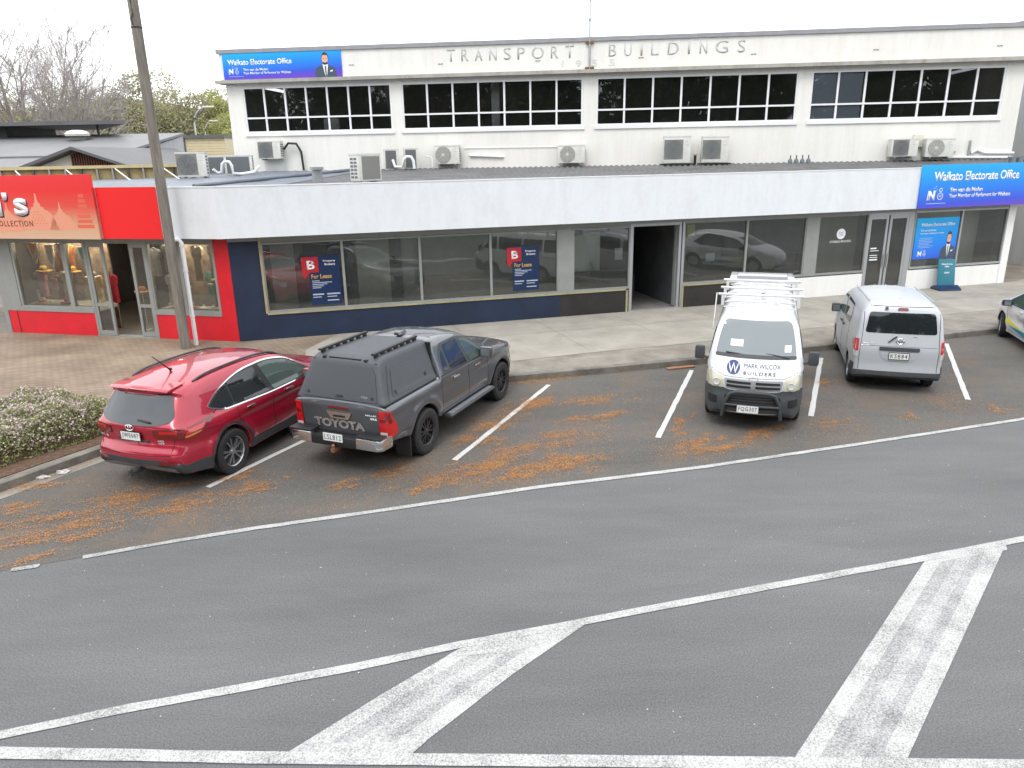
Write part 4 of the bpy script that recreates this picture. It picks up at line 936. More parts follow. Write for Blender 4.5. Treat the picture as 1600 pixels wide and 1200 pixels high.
MB().prismY([(gx-2.3, 3), (gx+1.9, 3), (gx+1.9, 4.62), (gx, 5.3), (gx-2.3, 4.55)], -4.0, -3.9).build('gable_wall', M['white_wall'], o)
b = MB()
for k in range(22):
    xx = gx-.35+k*.1; zt = 5.30-.36*abs(xx-gx); b.box(xx, xx+.05, -4.1, -4.02, 3, zt)
b.build('gable_slats', M['slat'], o)
MB().prismY([(gx-.5, 3), (gx+1.95, 3), (gx+1.95, 4.6), (gx, 5.32), (gx-.2, 5.24)], -4.01, -3.99).build('gable_backing', M['int_dark'], o)
b = MB(); b.box(gx+1.3, 6.1+.6, -1.4, -1.0, 4.2, 4.9); b.build('corrugated_wall', M['bgroof'], o)
b = MB(); b.prism([(-22, 5.2), (3.9, 5.2), (-.9, 12), (-22, 12)], 6.76, 6.95); b.build('flat_roof', M['bgroof'], o)
MB().box(-18, -3.2, 6.4, 11, 5.9, 6.75).build('clerestory_wall', M['int_dark'], o)
MB().box(1.8, 1.9, 6.2, 6.3, 5.9, 6.8).build('post', M['black'], o)
for (x, y, z, k, lb) in ((-22.4, 40.6, 6.05, 1.1, 'white dome vent nearest the ridge of the charcoal roof'), (-29.2, 38.5, 5.75, .7, 'smallest white dome vent far left on the charcoal roof'), (-24.1, 34.6, 5.25, .9, 'white dome vent lowest on the charcoal roof')):
    v = empty('roof_vent', (x, y, z-.1), 0, lb, 'roof vent', 'white dome vents on the charcoal roof')
    MB().lathe([(0, 0), (.35*k, 0), (.35*k, .22*k)], 'z', n=16).build('base', M['ac_grey'], v, smooth=True)
    MB().lathe([(.52*k, .2*k), (.55*k, .3*k), (.42*k, .42*k), (.2*k, .47*k), (0, .48*k)], 'z', n=20).build('dome', M['ac_white'], v, smooth=True, ang=60)
o = empty('cream_building', (-19.1, 46, 0), 0, 'cream weatherboard building with a dark flat roof edge behind the air units', 'building')
MB().box(0, 2.35, 0, 6, .14, 6.1).build('wall', M['cream'], o)
b = MB()
for k in range(14): b.box(0, 2.35, -.012, 0, 4+.15*k, 4.012+.15*k)
b.build('board_line', M['timber'], o)
MB().box(-.5, 2.4, -.15, 6, 6.1, 6.28).box(-.45, 0, -.1, .5, .14, 6.1).build('roof', M['bgroof'], o)
o = empty('brick_office', (-16.6, 50, 0), 0, 'small office with pale blue roof and dark windows beside the cream building', 'building')
MB().box(-.6, 6, 0, 5, .14, 5.3).build('wall', mat('tan_brick', (.33, .25, .17), .8, var=.15, vscale=5), o)
MB().prismX([(-.4, 5.3), (-.4, 5.5), (3, 6.5), (5.4, 5.4), (5.4, 5.3)], -1, 6.4).build('roof', mat('pale_blue_roof', (.33, .40, .50), .4), o)
for k in range(3): MB().box(-.4+k*1.1, .45+k*1.1, -.05, 0, 3.3, 5.1).build('window', M['int_dark'], o)
for k in range(3): MB().box(-.4+k*1.1, .45+k*1.1, -.07, -.05, 4.4, 5.1).build('window_panel', M['ac_dark'], o)
# grey neighbour on the right
o = empty('grey_neighbour', (21.5, 28.5, 0), R(12), 'plain grey concrete side wall across the alley at right', 'building')
MB().box(0, 9, 0, 14, .14, 9.4).build('wall', M['tilt'], o)
MB().box(-.06, 9, -.02, .0, 5.0, 5.06).box(-.06, 9, -.12, 14, 9.4, 9.6).build('band', M['ledge'], o)

# ------------------------------------------------------------------ street lamps far left
def street_lamp(x, y, h, arm, lb):
    o = empty('street_lamp', (x, y, 0), 0, lb, 'street lamp', 'street lamps beyond the roofs')
    pts = [(0, 0, 0), (0, 0, h-1.2)]+[(arm*(1-math.cos(t)), 0, h-1.2+1.2*math.sin(t)) for t in (.35, .7, 1.0, 1.3)]
    MB().tube(pts, [.11, .08, .07, .065, .06, .055], n=8).build('pole', M['steel'], o, smooth=True, ang=60)
    MB().box(pts[-1][0]-.1, pts[-1][0]+.75, -.12, .12, pts[-1][2]-.02, pts[-1][2]+.1).build('lamp_head', M['ac_white'], o, bevel=.03)
street_lamp(-24.0, 60, 8.75, 1.2, 'tall curved street lamp left of the office building')
street_lamp(-31.0, 80, 8.7, .9, 'smaller street lamp farther off beyond the cream building')

# ------------------------------------------------------------------ trees
bark = mat('tree_bark', (.16, .13, .10), .9, var=.3, vscale=6)
barkg = mat('tree_bark_grey', (.36, .325, .305), .9, var=.2, vscale=6)
def branch_tree(seed, height, spread, levels=6, trunk_r=.35, split=3, up=.25, minr=.012, first=.18):
    rnd = random.Random(seed); mb = MB(); tips = []
    def grow(p, d, L_, r_, lv):
        n = 3; pts = [p]; q = p.copy(); dd = d.copy()
        for i in range(n):
            dd = (dd+Vector((rnd.uniform(-1, 1), rnd.uniform(-1, 1), rnd.uniform(-.4, .8)))*.13).normalized(); q = q+dd*L_/n; pts.append(q.copy())
        r2 = max(minr, r_*.62)
        mb.tube(pts, [r_+(r2-r_)*i/n for i in range(n+1)], n=6 if lv < 2 else (4 if lv < 4 else 3), cap=False)
        tips.append((q.copy(), lv))
        if lv >= levels: return
        k = split if lv < 3 else rnd.choice((2, 3, 3))
        if lv == 0: k = split+2
        a0 = rnd.uniform(0, 2*PI)
        for i in range(k):
            a = a0+2*PI*i/k+rnd.uniform(-.4, .4); t = rnd.uniform(.35, .75)*spread
            s_ = dd.orthogonal().normalized(); s2 = dd.cross(s_); nd = (dd+(s_*math.cos(a)+s2*math.sin(a))*t+Vector((0, 0, up))).normalized()
            st_ = pts[-1] if (i < 2 or lv == 0) else pts[rnd.choice((1, 2))]
            grow(st_, nd, L_*rnd.uniform(.66, .86), r2*rnd.uniform(.75, 1), lv+1)
    grow(Vector((0, 0, 0)), Vector((0, 0, 1)), height*first, trunk_r, 0)
    zmax = max(t[0].z for t in tips); k = height/zmax
    mb.v = [(x*k, y*k, z*k) for x, y, z in mb.v]
    return mb, [(t[0]*k, t[1]) for t in tips]
def bare_tree(seed, loc, h, rad, lb):
    """open fan of long straight limbs ending in fine twigs"""
    o = empty('bare_tree', loc, 0, lb, 'tree', 'trees beyond the roofs'); rnd = random.Random(seed); mb = MB()
    def limb(p, d, L_, r_, lv):
        n = 5 if lv < 2 else 3; pts = [p]; q = p.copy(); dd = d.copy()
        for i in range(n):
            dd = (dd+Vector((rnd.uniform(-1, 1), rnd.uniform(-1, 1), rnd.uniform(-.2, .9 if lv < 3 else .5)))*(.06 if lv < 2 else .09)).normalized(); q = q+dd*L_/n; pts.append(q.copy())
        r2 = max(.009, r_*(.42 if lv < 2 else .5))
        mb.tube(pts, [r_+(r2-r_)*i/n for i in range(n+1)], n=6 if lv < 2 else 3, cap=False)
        if lv >= 5: return
        k = (8, 8, 7, 6, 3)[lv]
        for i in range(k):
            t = .25+.75*(i+rnd.random())/k; j = min(n-1, int(t*n)); st_ = pts[j].lerp(pts[j+1], t*n-j)
            a = rnd.uniform(0, 2*PI); ang = rnd.uniform(.4, .85)
            s_ = dd.orthogonal().normalized(); s2 = dd.cross(s_)
            nd = (dd*math.cos(ang)+(s_*math.cos(a)+s2*math.sin(a))*math.sin(ang)+Vector((0, 0, .12))).normalized()
            limb(st_, nd, L_*rnd.uniform(.38, .56)*(1.15-.35*t), max(.009, (r_+(r2-r_)*t)*.55), lv+1)
    tr = Vector((0, 0, h*.16)); mb.tube([(0, 0, 0), tuple(tr)], [.45, .36], n=8, cap=False)
    for i in range(7):
        a = 2*PI*i/7+rnd.uniform(-.3, .3); le = (.08, .35, .95, .5, 1.1, .7, .3)[i]+rnd.uniform(-.08, .08)
        d = Vector((math.cos(a)*le, math.sin(a)*le, 1)).normalized(); limb(tr, d, h*rnd.uniform(.60, .72), .17, 1)
    zm = max(v[2] for v in mb.v); k = h/zm; mb.v = [(x*k*rad, y*k*rad, z*k) for x, y, z in mb.v]
    mb.build('branches', barkg, o); return o
bare_tree(3, (-40.0, 64, 0), 17.6, 1.3, 'bare tree with the widest crown at far left')
bare_tree(12, (-35.6, 65, 0), 16.8, .85, 'bare tree between the widest bare tree and the utility pole')
lm_w = leafmat('spring_leaves', [(.38, .40, .14), (.44, .44, .17), (.32, .35, .13), (.44, .42, .22), (.34, .35, .17)])
lm_d = leafmat('brownish_spring_leaves', [(.36, .33, .22), (.37, .38, .17), (.31, .29, .20), (.40, .35, .26), (.31, .33, .16)])
lm_g = leafmat('green_leaves', [(.05, .09, .02), (.07, .12, .03), (.04, .07, .02), (.10, .14, .04)])
def crown_pts(n, rx, ry, rz, cz, blobs, seed, lo=.35):
    r_ = np.random.default_rng(seed); cs = r_.normal(size=(blobs, 3)); cs /= np.linalg.norm(cs, axis=1, keepdims=True)
    cs *= r_.uniform(.25, .95, (blobs, 1)); cs[:, 2] = cs[:, 2]*.9
    cc = cs*np.array([rx, ry, rz]); br = r_.uniform(.24, .46, blobs)*(rx+rz)/2
    k = r_.integers(0, blobs, n); d = r_.normal(size=(n, 3)); d /= np.linalg.norm(d, axis=1, keepdims=True)
    rr = br[k]*r_.uniform(lo, 1.05, n)**.6
    return cc[k]+d*rr[:, None]*np.array([1, 1, .75])+np.array([0, 0, cz])
def leafy_tree(name, seed, loc, h, rad, lm, n, size, lb, grp, trunk=.3, blobs=26, levels=4):
    o = empty(name, loc, 0, lb, 'tree', grp)
    mb, tips = branch_tree(seed, h*.9, .9, levels=levels, trunk_r=trunk, first=.22); mb.build('trunk', bark, o)
    cz = h*.60; pts = crown_pts(n, rad, rad, h*.38, cz, blobs, seed)
    pts = pts[pts[:, 2] > h*.06]
    fast_mesh('crown', leaves(pts, size), None, lm, o)
    return o
GT = 'trees beyond the roofs'
spec = [(-64, 84, 12.5, 7, lm_d, 'brownish tree at the far left edge behind the bare tree'), (-55, 86, 13.0, 7, lm_w, 'yellow-green tree behind the widest bare tree'),
        (-48, 88, 13.5, 6.5, lm_d, 'brownish leafing tree between the two bare trees'), (-40.5, 90, 14.6, 6.5, lm_d, 'tallest brown-green tree just left of the utility pole'),
        (-36, 96, 13.2, 6, lm_w, 'yellow-green tree right behind the utility pole'), (-30.5, 92, 11.8, 5.5, lm_w, 'yellow-green tree above the tall curved street lamp'),
        (-25, 90, 10.6, 5, lm_d, 'olive tree left of the office building corner'), (-20, 94, 10.2, 5, lm_w, 'low yellow-green tree touching the office building corner'),
        (-28, 75, 8.2, 3.5, lm_w, 'short bright tree behind the cream building'), (-40, 72, 8.6, 4.5, lm_w, 'short bright tree behind the flat roof end')]
for i, (x, y, h, r_, lm, lb) in enumerate(spec):
    leafy_tree('leafy_tree', 20+i, (x, y, 0), h, r_, lm, 46000, .13, lb, GT, blobs=60)
# street trees across the road, mirrored in the upper windows
proto = None
for i, (x, y, s_) in enumerate([(-36, -13, 1.0), (-26, -15, 1.15), (-16, -13, .95), (-7, -16, 1.1), (4, -14, 1.0), (13, -16, 1.15), (22, -13, 1.0), (31, -15, 1.1), (-46, -12, 1.1)]):
    if proto is None:
        proto = leafy_tree('street_tree', 77, (x, y, 0), 15.5, 6.2, lm_g, 13000, .24, 'dark green street tree on the far side of the road', 'street trees across the road', blobs=40, trunk=.4); o = proto
    else: o = copy_tree(proto); o.location = (x, y, 0)
    o.scale = (s_, s_, s_); o.rotation_euler = (0, 0, i*1.3)

# distant hills
hb = MB(); n = 40; vs = []
for i in range(n+1):
    x = -1900+i*70; z = 70+45*math.sin(i*.35)+22*math.sin(i*.9+1); vs += [(x, 1500, -5), (x, 1620, max(10, z)), (x, 2200, -5)]
hb.add(vs, [(3*i+j, 3*i+3+j, 3*i+4+j, 3*i+1+j) for i in range(n) for j in (0, 1)])
tag(hb.build('hills', mat('hazy_hill_forest', (.20, .25, .27), .9, var=.3, vscale=.01), smooth=True, ang=80), kind='structure')  # bluish distance haze is mixed into the hill colour

# ------------------------------------------------------------------ flowering hedge
hedge = empty('flowering_hedge', (-9.5, 12.6, .15), 0, 'low hedge thick with pale pink blossom behind the kerb at left', 'hedge')
def inpoly(x, y, poly):
    c = np.zeros(len(x), bool); n = len(poly)
    for i in range(n):
        x1, y1 = poly[i]; x2, y2 = poly[(i+1) % n]
        cond = ((y1 > y) != (y2 > y)) & (x < (x2-x1)*(y-y1)/(y2-y1+1e-12)+x1); c ^= cond
    return c
hp = [(-16, 8.0), (-10.6, 8.75), (-9.1, 9.9), (-8.3, 11.05), (-7.55, 12.15), (-7.1, 12.9), (-7.2, 13.3), (-8.4, 13.5), (-11, 13.4), (-16, 13.2)]
N_ = 170000
hx = RNG.uniform(-13, -7.0, N_); hy = RNG.uniform(8.6, 14.3, N_); ok = inpoly(hx, hy, hp); hx, hy = hx[ok], hy[ok]
E_ = np.array(hp); dmin = np.full(len(hx), 9.)
for i in range(len(hp)):
    a, c = E_[i], E_[(i+1) % len(hp)]; t = np.clip(((hx-a[0])*(c[0]-a[0])+(hy-a[1])*(c[1]-a[1]))/((c-a)**2).sum(), 0, 1)
    dmin = np.minimum(dmin, np.hypot(hx-a[0]-t*(c[0]-a[0]), hy-a[1]-t*(c[1]-a[1])))
def lump(x, y): return .06*np.sin(3.1*x+1.7*y)+.05*np.sin(5.3*y-2.2*x)+.05*np.sin(9*x+4*y)+.035*np.sin(14*y-6*x+1)
top = .56*np.clip(dmin/.22, 0, 1)**.45+lump(hx, hy)*np.clip(dmin/.2, 0, 1)
depth = RNG.uniform(0, 1, len(hx))**2.2*.35
hz = np.maximum(.02, top-depth)
P3 = np.stack([hx+9.5, hy-12.6, hz], 1)
yel = (np.sin(1.1*hx+.6*hy+.5)+np.sin(2.3*hy+1.3*hx)+RNG.normal(0, .5, len(hx))) > 1.05
flo = (depth < .15) & (RNG.uniform(0, 1, len(hx)) < np.where(yel, .12, .50)) & (hz > .12)
lm_h = leafmat('hedge_leaves', [(.27, .31, .12), (.32, .35, .15), (.22, .27, .10), (.36, .37, .19)])
lm_y = leafmat('hedge_young_leaves', [(.36, .40, .05), (.42, .46, .08), (.30, .36, .07)])
lm_f = leafmat('blossom', [(.60, .47, .49), (.66, .56, .54), (.52, .38, .42), (.68, .62, .56)], trans=.2)
y2 = yel & ~flo & (depth < .2)
fast_mesh('leaves', leaves(P3[~flo & ~y2], .026), None, lm_h, hedge)
fast_mesh('young_leaves', leaves(P3[y2], .026), None, lm_y, hedge)
fast_mesh('blossom', leaves(P3[flo]+[0, 0, .012], .017, aspect=.9), None, lm_f, hedge)
tw = MB(); rr = random.Random(4)
for i in range(500):
    x, y = rr.uniform(-12.5, -7.6), rr.uniform(9.4, 13.9)
    if not inpoly(np.array([x]), np.array([y]), hp)[0]: continue
    tw.tube([(x+9.5, y-12.6, 0), (x+9.5+rr.uniform(-.15, .15), y-12.6+rr.uniform(-.15, .15), .42)], .007, n=3)
tw.build('twigs', bark, hedge)

# ------------------------------------------------------------------ fallen orange flowers, litter
deb = [(-6.64, 8.82, 0.4, 0.16), (-6.31, 9.13, 0.54, 0.18), (-6.08, 9.69, 0.52, 0.21), (-7.26, 9.94, 0.34, 0.17), (-7.06, 9.34, 0.23, 0.12), (-5.96, 8.97, 0.27, 0.14), (-5.87, 10.21, 0.6, 0.2), (-4.88, 9.95, 0.39, 0.19), (-5.13, 9.65, 0.28, 0.12), (-4.01, 10.47, 0.25, 0.16), (-3.82, 10.34, 0.15, 0.11), (-4.33, 10.84, 0.31, 0.15), (-7.48, 10.62, 0.41, 0.12), (-2.62, 10.48, 0.25, 0.14), (-1.44, 10.2, 0.22, 0.16), (-1.98, 10.86, 0.26, 0.13), (-1.04, 10.69, 0.56, 0.22), (-0.45, 11.17, 0.37, 0.24), (-0.33, 10.91, 0.26, 0.25), (0.31, 11.83, 0.55, 0.29), (-0.03, 10.65, 0.35, 0.15), (0.49, 10.87, 0.57, 0.23), (1.02, 11.11, 0.37, 0.26), (0.73, 11.39, 0.32, 0.16), (0.38, 14.03, 0.39, 0.36), (0.52, 14.3, 0.33, 0.25), (1.71, 14.36, 0.46, 0.25), (1.21, 13.23, 0.24, 0.14), (1.84, 13.38, 0.43, 0.18), (0.79, 12.41, 0.35, 0.19), (-0.37, 12.97, 0.42, 0.31), (-0.93, 12.19, 0.29, 0.18), (-0.47, 12.16, 0.23, 0.18), (3.27, 13.12, 0.17, 0.21), (3.23, 11.98, 0.33, 0.27), (3.02, 12.56, 0.16, 0.16), (3.24, 11.6, 0.3, 0.14), (4.32, 12.23, 0.34, 0.22), (4.76, 12.53, 0.23, 0.13), (5.93, 12.81, 0.21, 0.13), (6.78, 15.15, 0.2, 0.18), (5.77, 16.75, 0.9, 0.27), (0.88, 16.01, 0.87, 0.25), (3.48, 11.68, 0.38, 0.14), (7.49, 13.07, 0.14, 0.14), (9.36, 13.34, 0.18, 0.14), (-6.23, 8.29, 0.17, 0.08), (-6.09, 8.47, 0.21, 0.08), (5.18, 17.2, 0.39, 0.15), (8.43, 17.62, 0.28, 0.2)]
pts = []
for x, y, a, c in deb:
    n = int(min(7000, 10500*a*c*PI)); k = max(10, int(a*c*170))
    sub = RNG.normal(size=(k, 2))*[.66*a, .72*c]
    i = RNG.integers(0, k, n); q = sub[i]+RNG.standard_t(1.8, size=(n, 2))*[.16*a, .2*c]
    pts.append(np.stack([x+q[:, 0]+.25*q[:, 1], y+q[:, 1]+.26*q[:, 0], RNG.uniform(.008, .022, n)], 1))
n = 90000; sx = RNG.uniform(-8, 10, n); sy = 10.2+.27*sx+RNG.gamma(1.6, 1.3, n)
keepd = np.sin(1.3*sx+2*sy)+np.sin(2.9*sx-1.7*sy)+RNG.normal(0, .8, n) > .9
q = np.stack([sx, sy, np.full(n, .009)], 1)[keepd]; q = q[(q[:, 1] < 15.6+.27*q[:, 0])&(q[:, 1] < 11.4+(q[:, 0]+7.5)*1.9)]
pts.append(q)
# litter line along the kerb
t = RNG.uniform(0, 1, 5000); kx_ = -8.2+t*9.0; ky_ = np.interp(kx_, [p[0] for p in kerb], [p[1] for p in kerb])-np.abs(RNG.normal(0, .12, 5000))-.05
pts.append(np.stack([kx_+.05, ky_, np.full(5000, .016)], 1))
pts = np.concatenate(pts)
lm_o = leafmat('orange_flower_litter', [(.60, .29, .10), (.54, .25, .08), (.62, .35, .15), (.44, .21, .09), (.30, .16, .09)], trans=.1)
o = fast_mesh('fallen_flowers', leaves(pts, .0085, flat=.85, aspect=.34), None, lm_o); tag(o, 'orange fallen flower litter scattered over the parking bays', 'litter', kind='stuff')
# small scattered stones/leaf specks on the road
n = 130; q = np.stack([RNG.uniform(-6, 10, n), RNG.uniform(5, 14, n), np.full(n, .012)], 1)
o = fast_mesh('road_specks', leaves(q, .008, flat=.8, aspect=.8), None, mat('speck_pale', (.5, .5, .47), .9)); tag(o, 'tiny pale specks of grit on the asphalt', 'grit', kind='stuff')
# bag by the kerb, plank in gutter, twig
def crumple(name, loc, size, m, lb, cat, seed):
    bm = bmesh.new(); bmesh.ops.create_icosphere(bm, subdivisions=3, radius=1); rr = random.Random(seed)
    fr = [(Vector((rr.uniform(-6, 6), rr.uniform(-6, 6), rr.uniform(-6, 6))), rr.uniform(0, 6)) for _ in range(6)]
    for v in bm.verts:
        k = 1+.16*sum(math.sin(v.co.dot(f)+p) for f, p in fr)/1.6; v.co = Vector((v.co.x*size[0]*k, v.co.y*size[1]*k, max(-.1, v.co.z)*size[2]*k))
    me = bpy.data.meshes.new(name); bm.to_mesh(me); bm.free(); o = link(name, me, m); o.location = loc; tag(o, lb, cat); return o
pl = mat('thin_plastic', (.40, .38, .37), .5, var=.35, vscale=12)
crumple('crumpled_wrapper', (-7.62, 10.92, .02), (.13, .06, .03), pl, 'crumpled clear wrapper in the gutter by the hedge', 'litter', 5)
crumple('crumpled_bag', (-7.38, 11.12, .02), (.11, .06, .03), pl, 'pale plastic bag in the gutter closest to the red car', 'litter', 9)
o = MB().box(-.35, .35, -.06, .06, 0, .03).build('timber_plank', mat('red_plank', (.30, .14, .08), .8), bevel=.004); o.location = (3.95, 16.55, .012); o.rotation_euler = (0, 0, R(15)); tag(o, 'short reddish timber offcut lying in the gutter', 'plank')
# ------------------------------------------------------------------ vehicles
def car_paint(name, col, metal=.3, rough=.32):
    m = mat(name, col, rough, metal=metal, coat=.25 if rough > .4 else 1.0); return m
V = dict(
    red=car_paint('red_car_paint', (.37, .007, .030), .2, .3), grey=car_paint('grey_car_paint', (.088, .094, .106), .35, .3),
    silver=car_paint('silver_car_paint', (.47, .49, .515), .3, .5), white=car_paint('white_car_paint', (.58, .59, .60), 0, .3),
    glass=mat('dark_vehicle_glass', (.016, .02, .022), .04, spec=.75), glass_gn=mat('green_vehicle_glass', (.05, .075, .065), .04, spec=.75),
    glass_gy=mat('grey_vehicle_glass', (.13, .155, .165), .04, spec=.9, coat=1.0),
    clad=mat('dark_cladding', (.045, .05, .056), .6, var=.1, vscale=8), tyre=mat('tyre_rubber', (.022, .022, .023), .8, var=.2, vscale=20), rim=mat('alloy_rim', (.45, .45, .46), .3, metal=.8),
    rimb=mat('black_rim', (.055, .055, .06), .3, metal=.5), chrome=mat('chrome_trim', (.75, .75, .76), .12, metal=1.0), lampr=mat('red_lamp', (.50, .006, .01), .12, coat=1.0), lampd=mat('dark_red_lamp', (.16, .004, .008), .12, coat=1.0), lampc=mat('clear_lamp', (.55, .55, .52), .15, coat=1.0),
    lampy=mat('aged_headlamp', (.50, .49, .38), .2, coat=1.0), plate=mat('plate_white', (.68, .69, .68), .5), matte=mat('matt_canopy', (.068, .074, .084), .55, var=.08, vscale=5), seam=mat('panel_gap', (.008, .008, .009), .8), amber=mat('amber_lamp', (.5, .2, .03), .2, coat=1.), skid=mat('silver_skid', (.30, .31, .33), .45, metal=.5))

def fil(pts, n=5):
    """polygon with rounded corners; pts (a,b,radius)"""
    out = []; m = len(pts)
    for i in range(m):
        p = Vector(pts[i][:2]); r_ = pts[i][2] if len(pts[i]) > 2 else 0
        a = Vector(pts[i-1][:2]); c = Vector(pts[(i+1) % m][:2])
        if r_ <= 0: out.append(tuple(p)); continue
        d1 = min(r_, (a-p).length*.48); d2 = min(r_, (c-p).length*.48)
        q1 = p+(a-p).normalized()*d1; q2 = p+(c-p).normalized()*d2
        for k in range(n+1):
            t = k/n; out.append(tuple(q1*(1-t)**2+p*2*t*(1-t)+q2*t*t))
    return out
def resample(poly, step):
    out = []
    for i in range(len(poly)):
        a, c = Vector(poly[i]), Vector(poly[(i+1) % len(poly)]); k = max(1, int(math.ceil((c-a).length/step)))
        for j in range(k): out.append(tuple(a.lerp(c, j/k)))
    res = [out[0]]
    for p in out[1:]:
        if (Vector(p)-Vector(res[-1])).length > .004: res.append(p)
    return res
def arch(xc, zc, Ra, zb, n=16):
    a0 = math.asin((zb-zc)/Ra) if abs(zb-zc) < Ra else 0
    return [(xc-Ra*math.cos(a0+(PI-2*a0)*k/n), zc+Ra*math.sin(a0+(PI-2*a0)*k/n)) for k in range(n+1)]
def segdist(P_, O):
    A = O; B = np.roll(O, -1, 0); D_ = B-A; L2 = (D_**2).sum(1)+1e-12
    best = np.full(len(P_), 1e9); idx = np.zeros(len(P_), int)
    for i in range(len(A)):
        t = np.clip(((P_-A[i])@D_[i])/L2[i], 0, 1); d = np.hypot(*(P_-A[i]-t[:, None]*D_[i]).T)
        m_ = d < best; best[m_] = d[m_]; idx[m_] = i
    return best, idx
class Body:
    pass
def make_body(name, outline, W, m, m_dark, parent, rt_=.10, rf_=.12, rr_=.10, ct=.03, cf=.12, cr_=.06, zdark=.5, step=.045, M_=14, grid=.045):
    O = np.array(resample(outline, step)); n = len(O)
    T = np.roll(O, -1, 0)-np.roll(O, 1, 0); T /= np.linalg.norm(T, axis=1, keepdims=True); NR = np.stack([T[:, 1], -T[:, 0]], 1)
    nx, nz_ = NR[:, 0], NR[:, 1]
    bottom = (nz_ < -.35) | ((O[:, 1] < zdark) & (np.abs(nx) < .999) & (O[:, 0] > O[:, 0].min()+.35) & (O[:, 0] < O[:, 0].max()-.35))
    # arch flanks are bottom as well
    rr = np.where(nz_ > 0, rt_*nz_**2, .02*nz_**2)+np.where(nx > 0, rf_, rr_)*nx**2; rr[bottom] = .018
    cc = np.where(nz_ > 0, ct, 0)*nz_**2+np.where(nx > 0, cf, cr_)*nx**2; cc[bottom] = 0
    for _ in range(2): rr = (np.roll(rr, 1)+rr*2+np.roll(rr, -1))/4
    pts = list(map(tuple, O))
    rings = []
    for th in (.2, .42, .68, 1.0, PI/2):
        q = O-NR*(rr*(1-math.cos(th)))[:, None]; d, _ = segdist(q, O); ok = d > rr*(1-math.cos(th))*.93
        rings.append(q[ok & (rr > .012)])
    xs_ = np.arange(O[:, 0].min(), O[:, 0].max(), grid); zs_ = np.arange(O[:, 1].min(), O[:, 1].max(), grid)
    gx_, gz_ = np.meshgrid(xs_, zs_); gp_ = np.stack([gx_.ravel(), gz_.ravel()], 1); gp_[:, 0] += (np.round(gp_[:, 1]/grid) % 2)*grid*.5
    gp_ = gp_[inpoly(gp_[:, 0], gp_[:, 1], [tuple(p) for p in O])]
    d, i_ = segdist(gp_, O); gp_ = gp_[d > rr[i_]*1.06+.012]
    allp = np.concatenate([O]+rings+[gp_]); 
    # thin out near duplicates
    keep = [True]*len(allp); cell = {}
    for k, p in enumerate(allp):
        key = (int(p[0]/.009), int(p[1]/.009))
        if k >= n and key in cell: keep[k] = False
        cell[key] = 1
    allp = allp[np.array(keep)]
    res = delaunay_2d_cdt([Vector(p) for p in allp], [(i, (i+1) % n) for i in range(n)], [], 1, 1e-6)
    vc = np.array([tuple(v) for v in res[0]]); faces = [tuple(f) for f in res[2]]; orig = res[3]
    d, i_ = segdist(vc, O); r_ = rr[i_]
    Wv = np.array([W(x, z) for x, z in vc])
    drop = np.where(d < r_, r_-np.sqrt(np.maximum(0, r_**2-(r_-np.minimum(d, r_))**2)), 0)
    Y = Wv-drop
    omap = {}
    for k, ol in enumerate(orig):
        for q in ol:
            if q < n: omap[q] = k
    nv = len(vc)
    verts = [(x, y, z) for (x, z), y in zip(vc, Y)]+[(x, -y, z) for (x, z), y in zip(vc, Y)]
    F_, MI = [], []
    for f in faces:
        a, b_, c = f[:3]; ar = (vc[b_][0]-vc[a][0])*(vc[c][1]-vc[a][1])-(vc[b_][1]-vc[a][1])*(vc[c][0]-vc[a][0])
        f = f if ar < 0 else f[::-1]
        F_.append(f); MI.append(0); F_.append(tuple(nv+k for k in f[::-1])); MI.append(0)
    rows = []
    for i in range(n):
        k = omap[i]; we = Y[k]; row = [k]
        for j in range(1, M_):
            y = we*(1-2*j/M_); off_ = cc[i]*(1-(abs(y)/max(we, .01))**2.4)
            row.append(len(verts)); verts.append((O[i][0]+NR[i][0]*off_, y, O[i][1]+NR[i][1]*off_))
        row.append(nv+k); rows.append(row)
    for i in range(n):
        i2 = (i+1) % n
        for j in range(M_):
            F_.append((rows[i][j], rows[i][j+1], rows[i2][j+1], rows[i2][j])); MI.append(1 if (bottom[i] and bottom[i2]) else 0)
    me = bpy.data.meshes.new(name); me.from_pydata(verts, [], F_); me.polygons.foreach_set('material_index', MI)
    bm = bmesh.new(); bm.from_mesh(me); bmesh.ops.recalc_face_normals(bm, faces=bm.faces); bm.to_mesh(me); bm.free(); me.update()
    o = link(name, me, [m, m_dark], parent, True, 50)
    b = Body(); b.o = o; b.bvh = BVHTree.FromPolygons([Vector(v) for v in verts], F_); b.parent = parent
    return b
AX = {'L': (Vector((0, 1, 0)), lambda a, b: Vector((a, 4, b))), 'R': (Vector((0, -1, 0)), lambda a, b: Vector((a, -4, b))),
      'F': (Vector((1, 0, 0)), lambda a, b: Vector((9, a, b))), 'B': (Vector((-1, 0, 0)), lambda a, b: Vector((-4, a, b))), 'T': (Vector((0, 0, 1)), lambda a, b: Vector((a, b, 6)))}
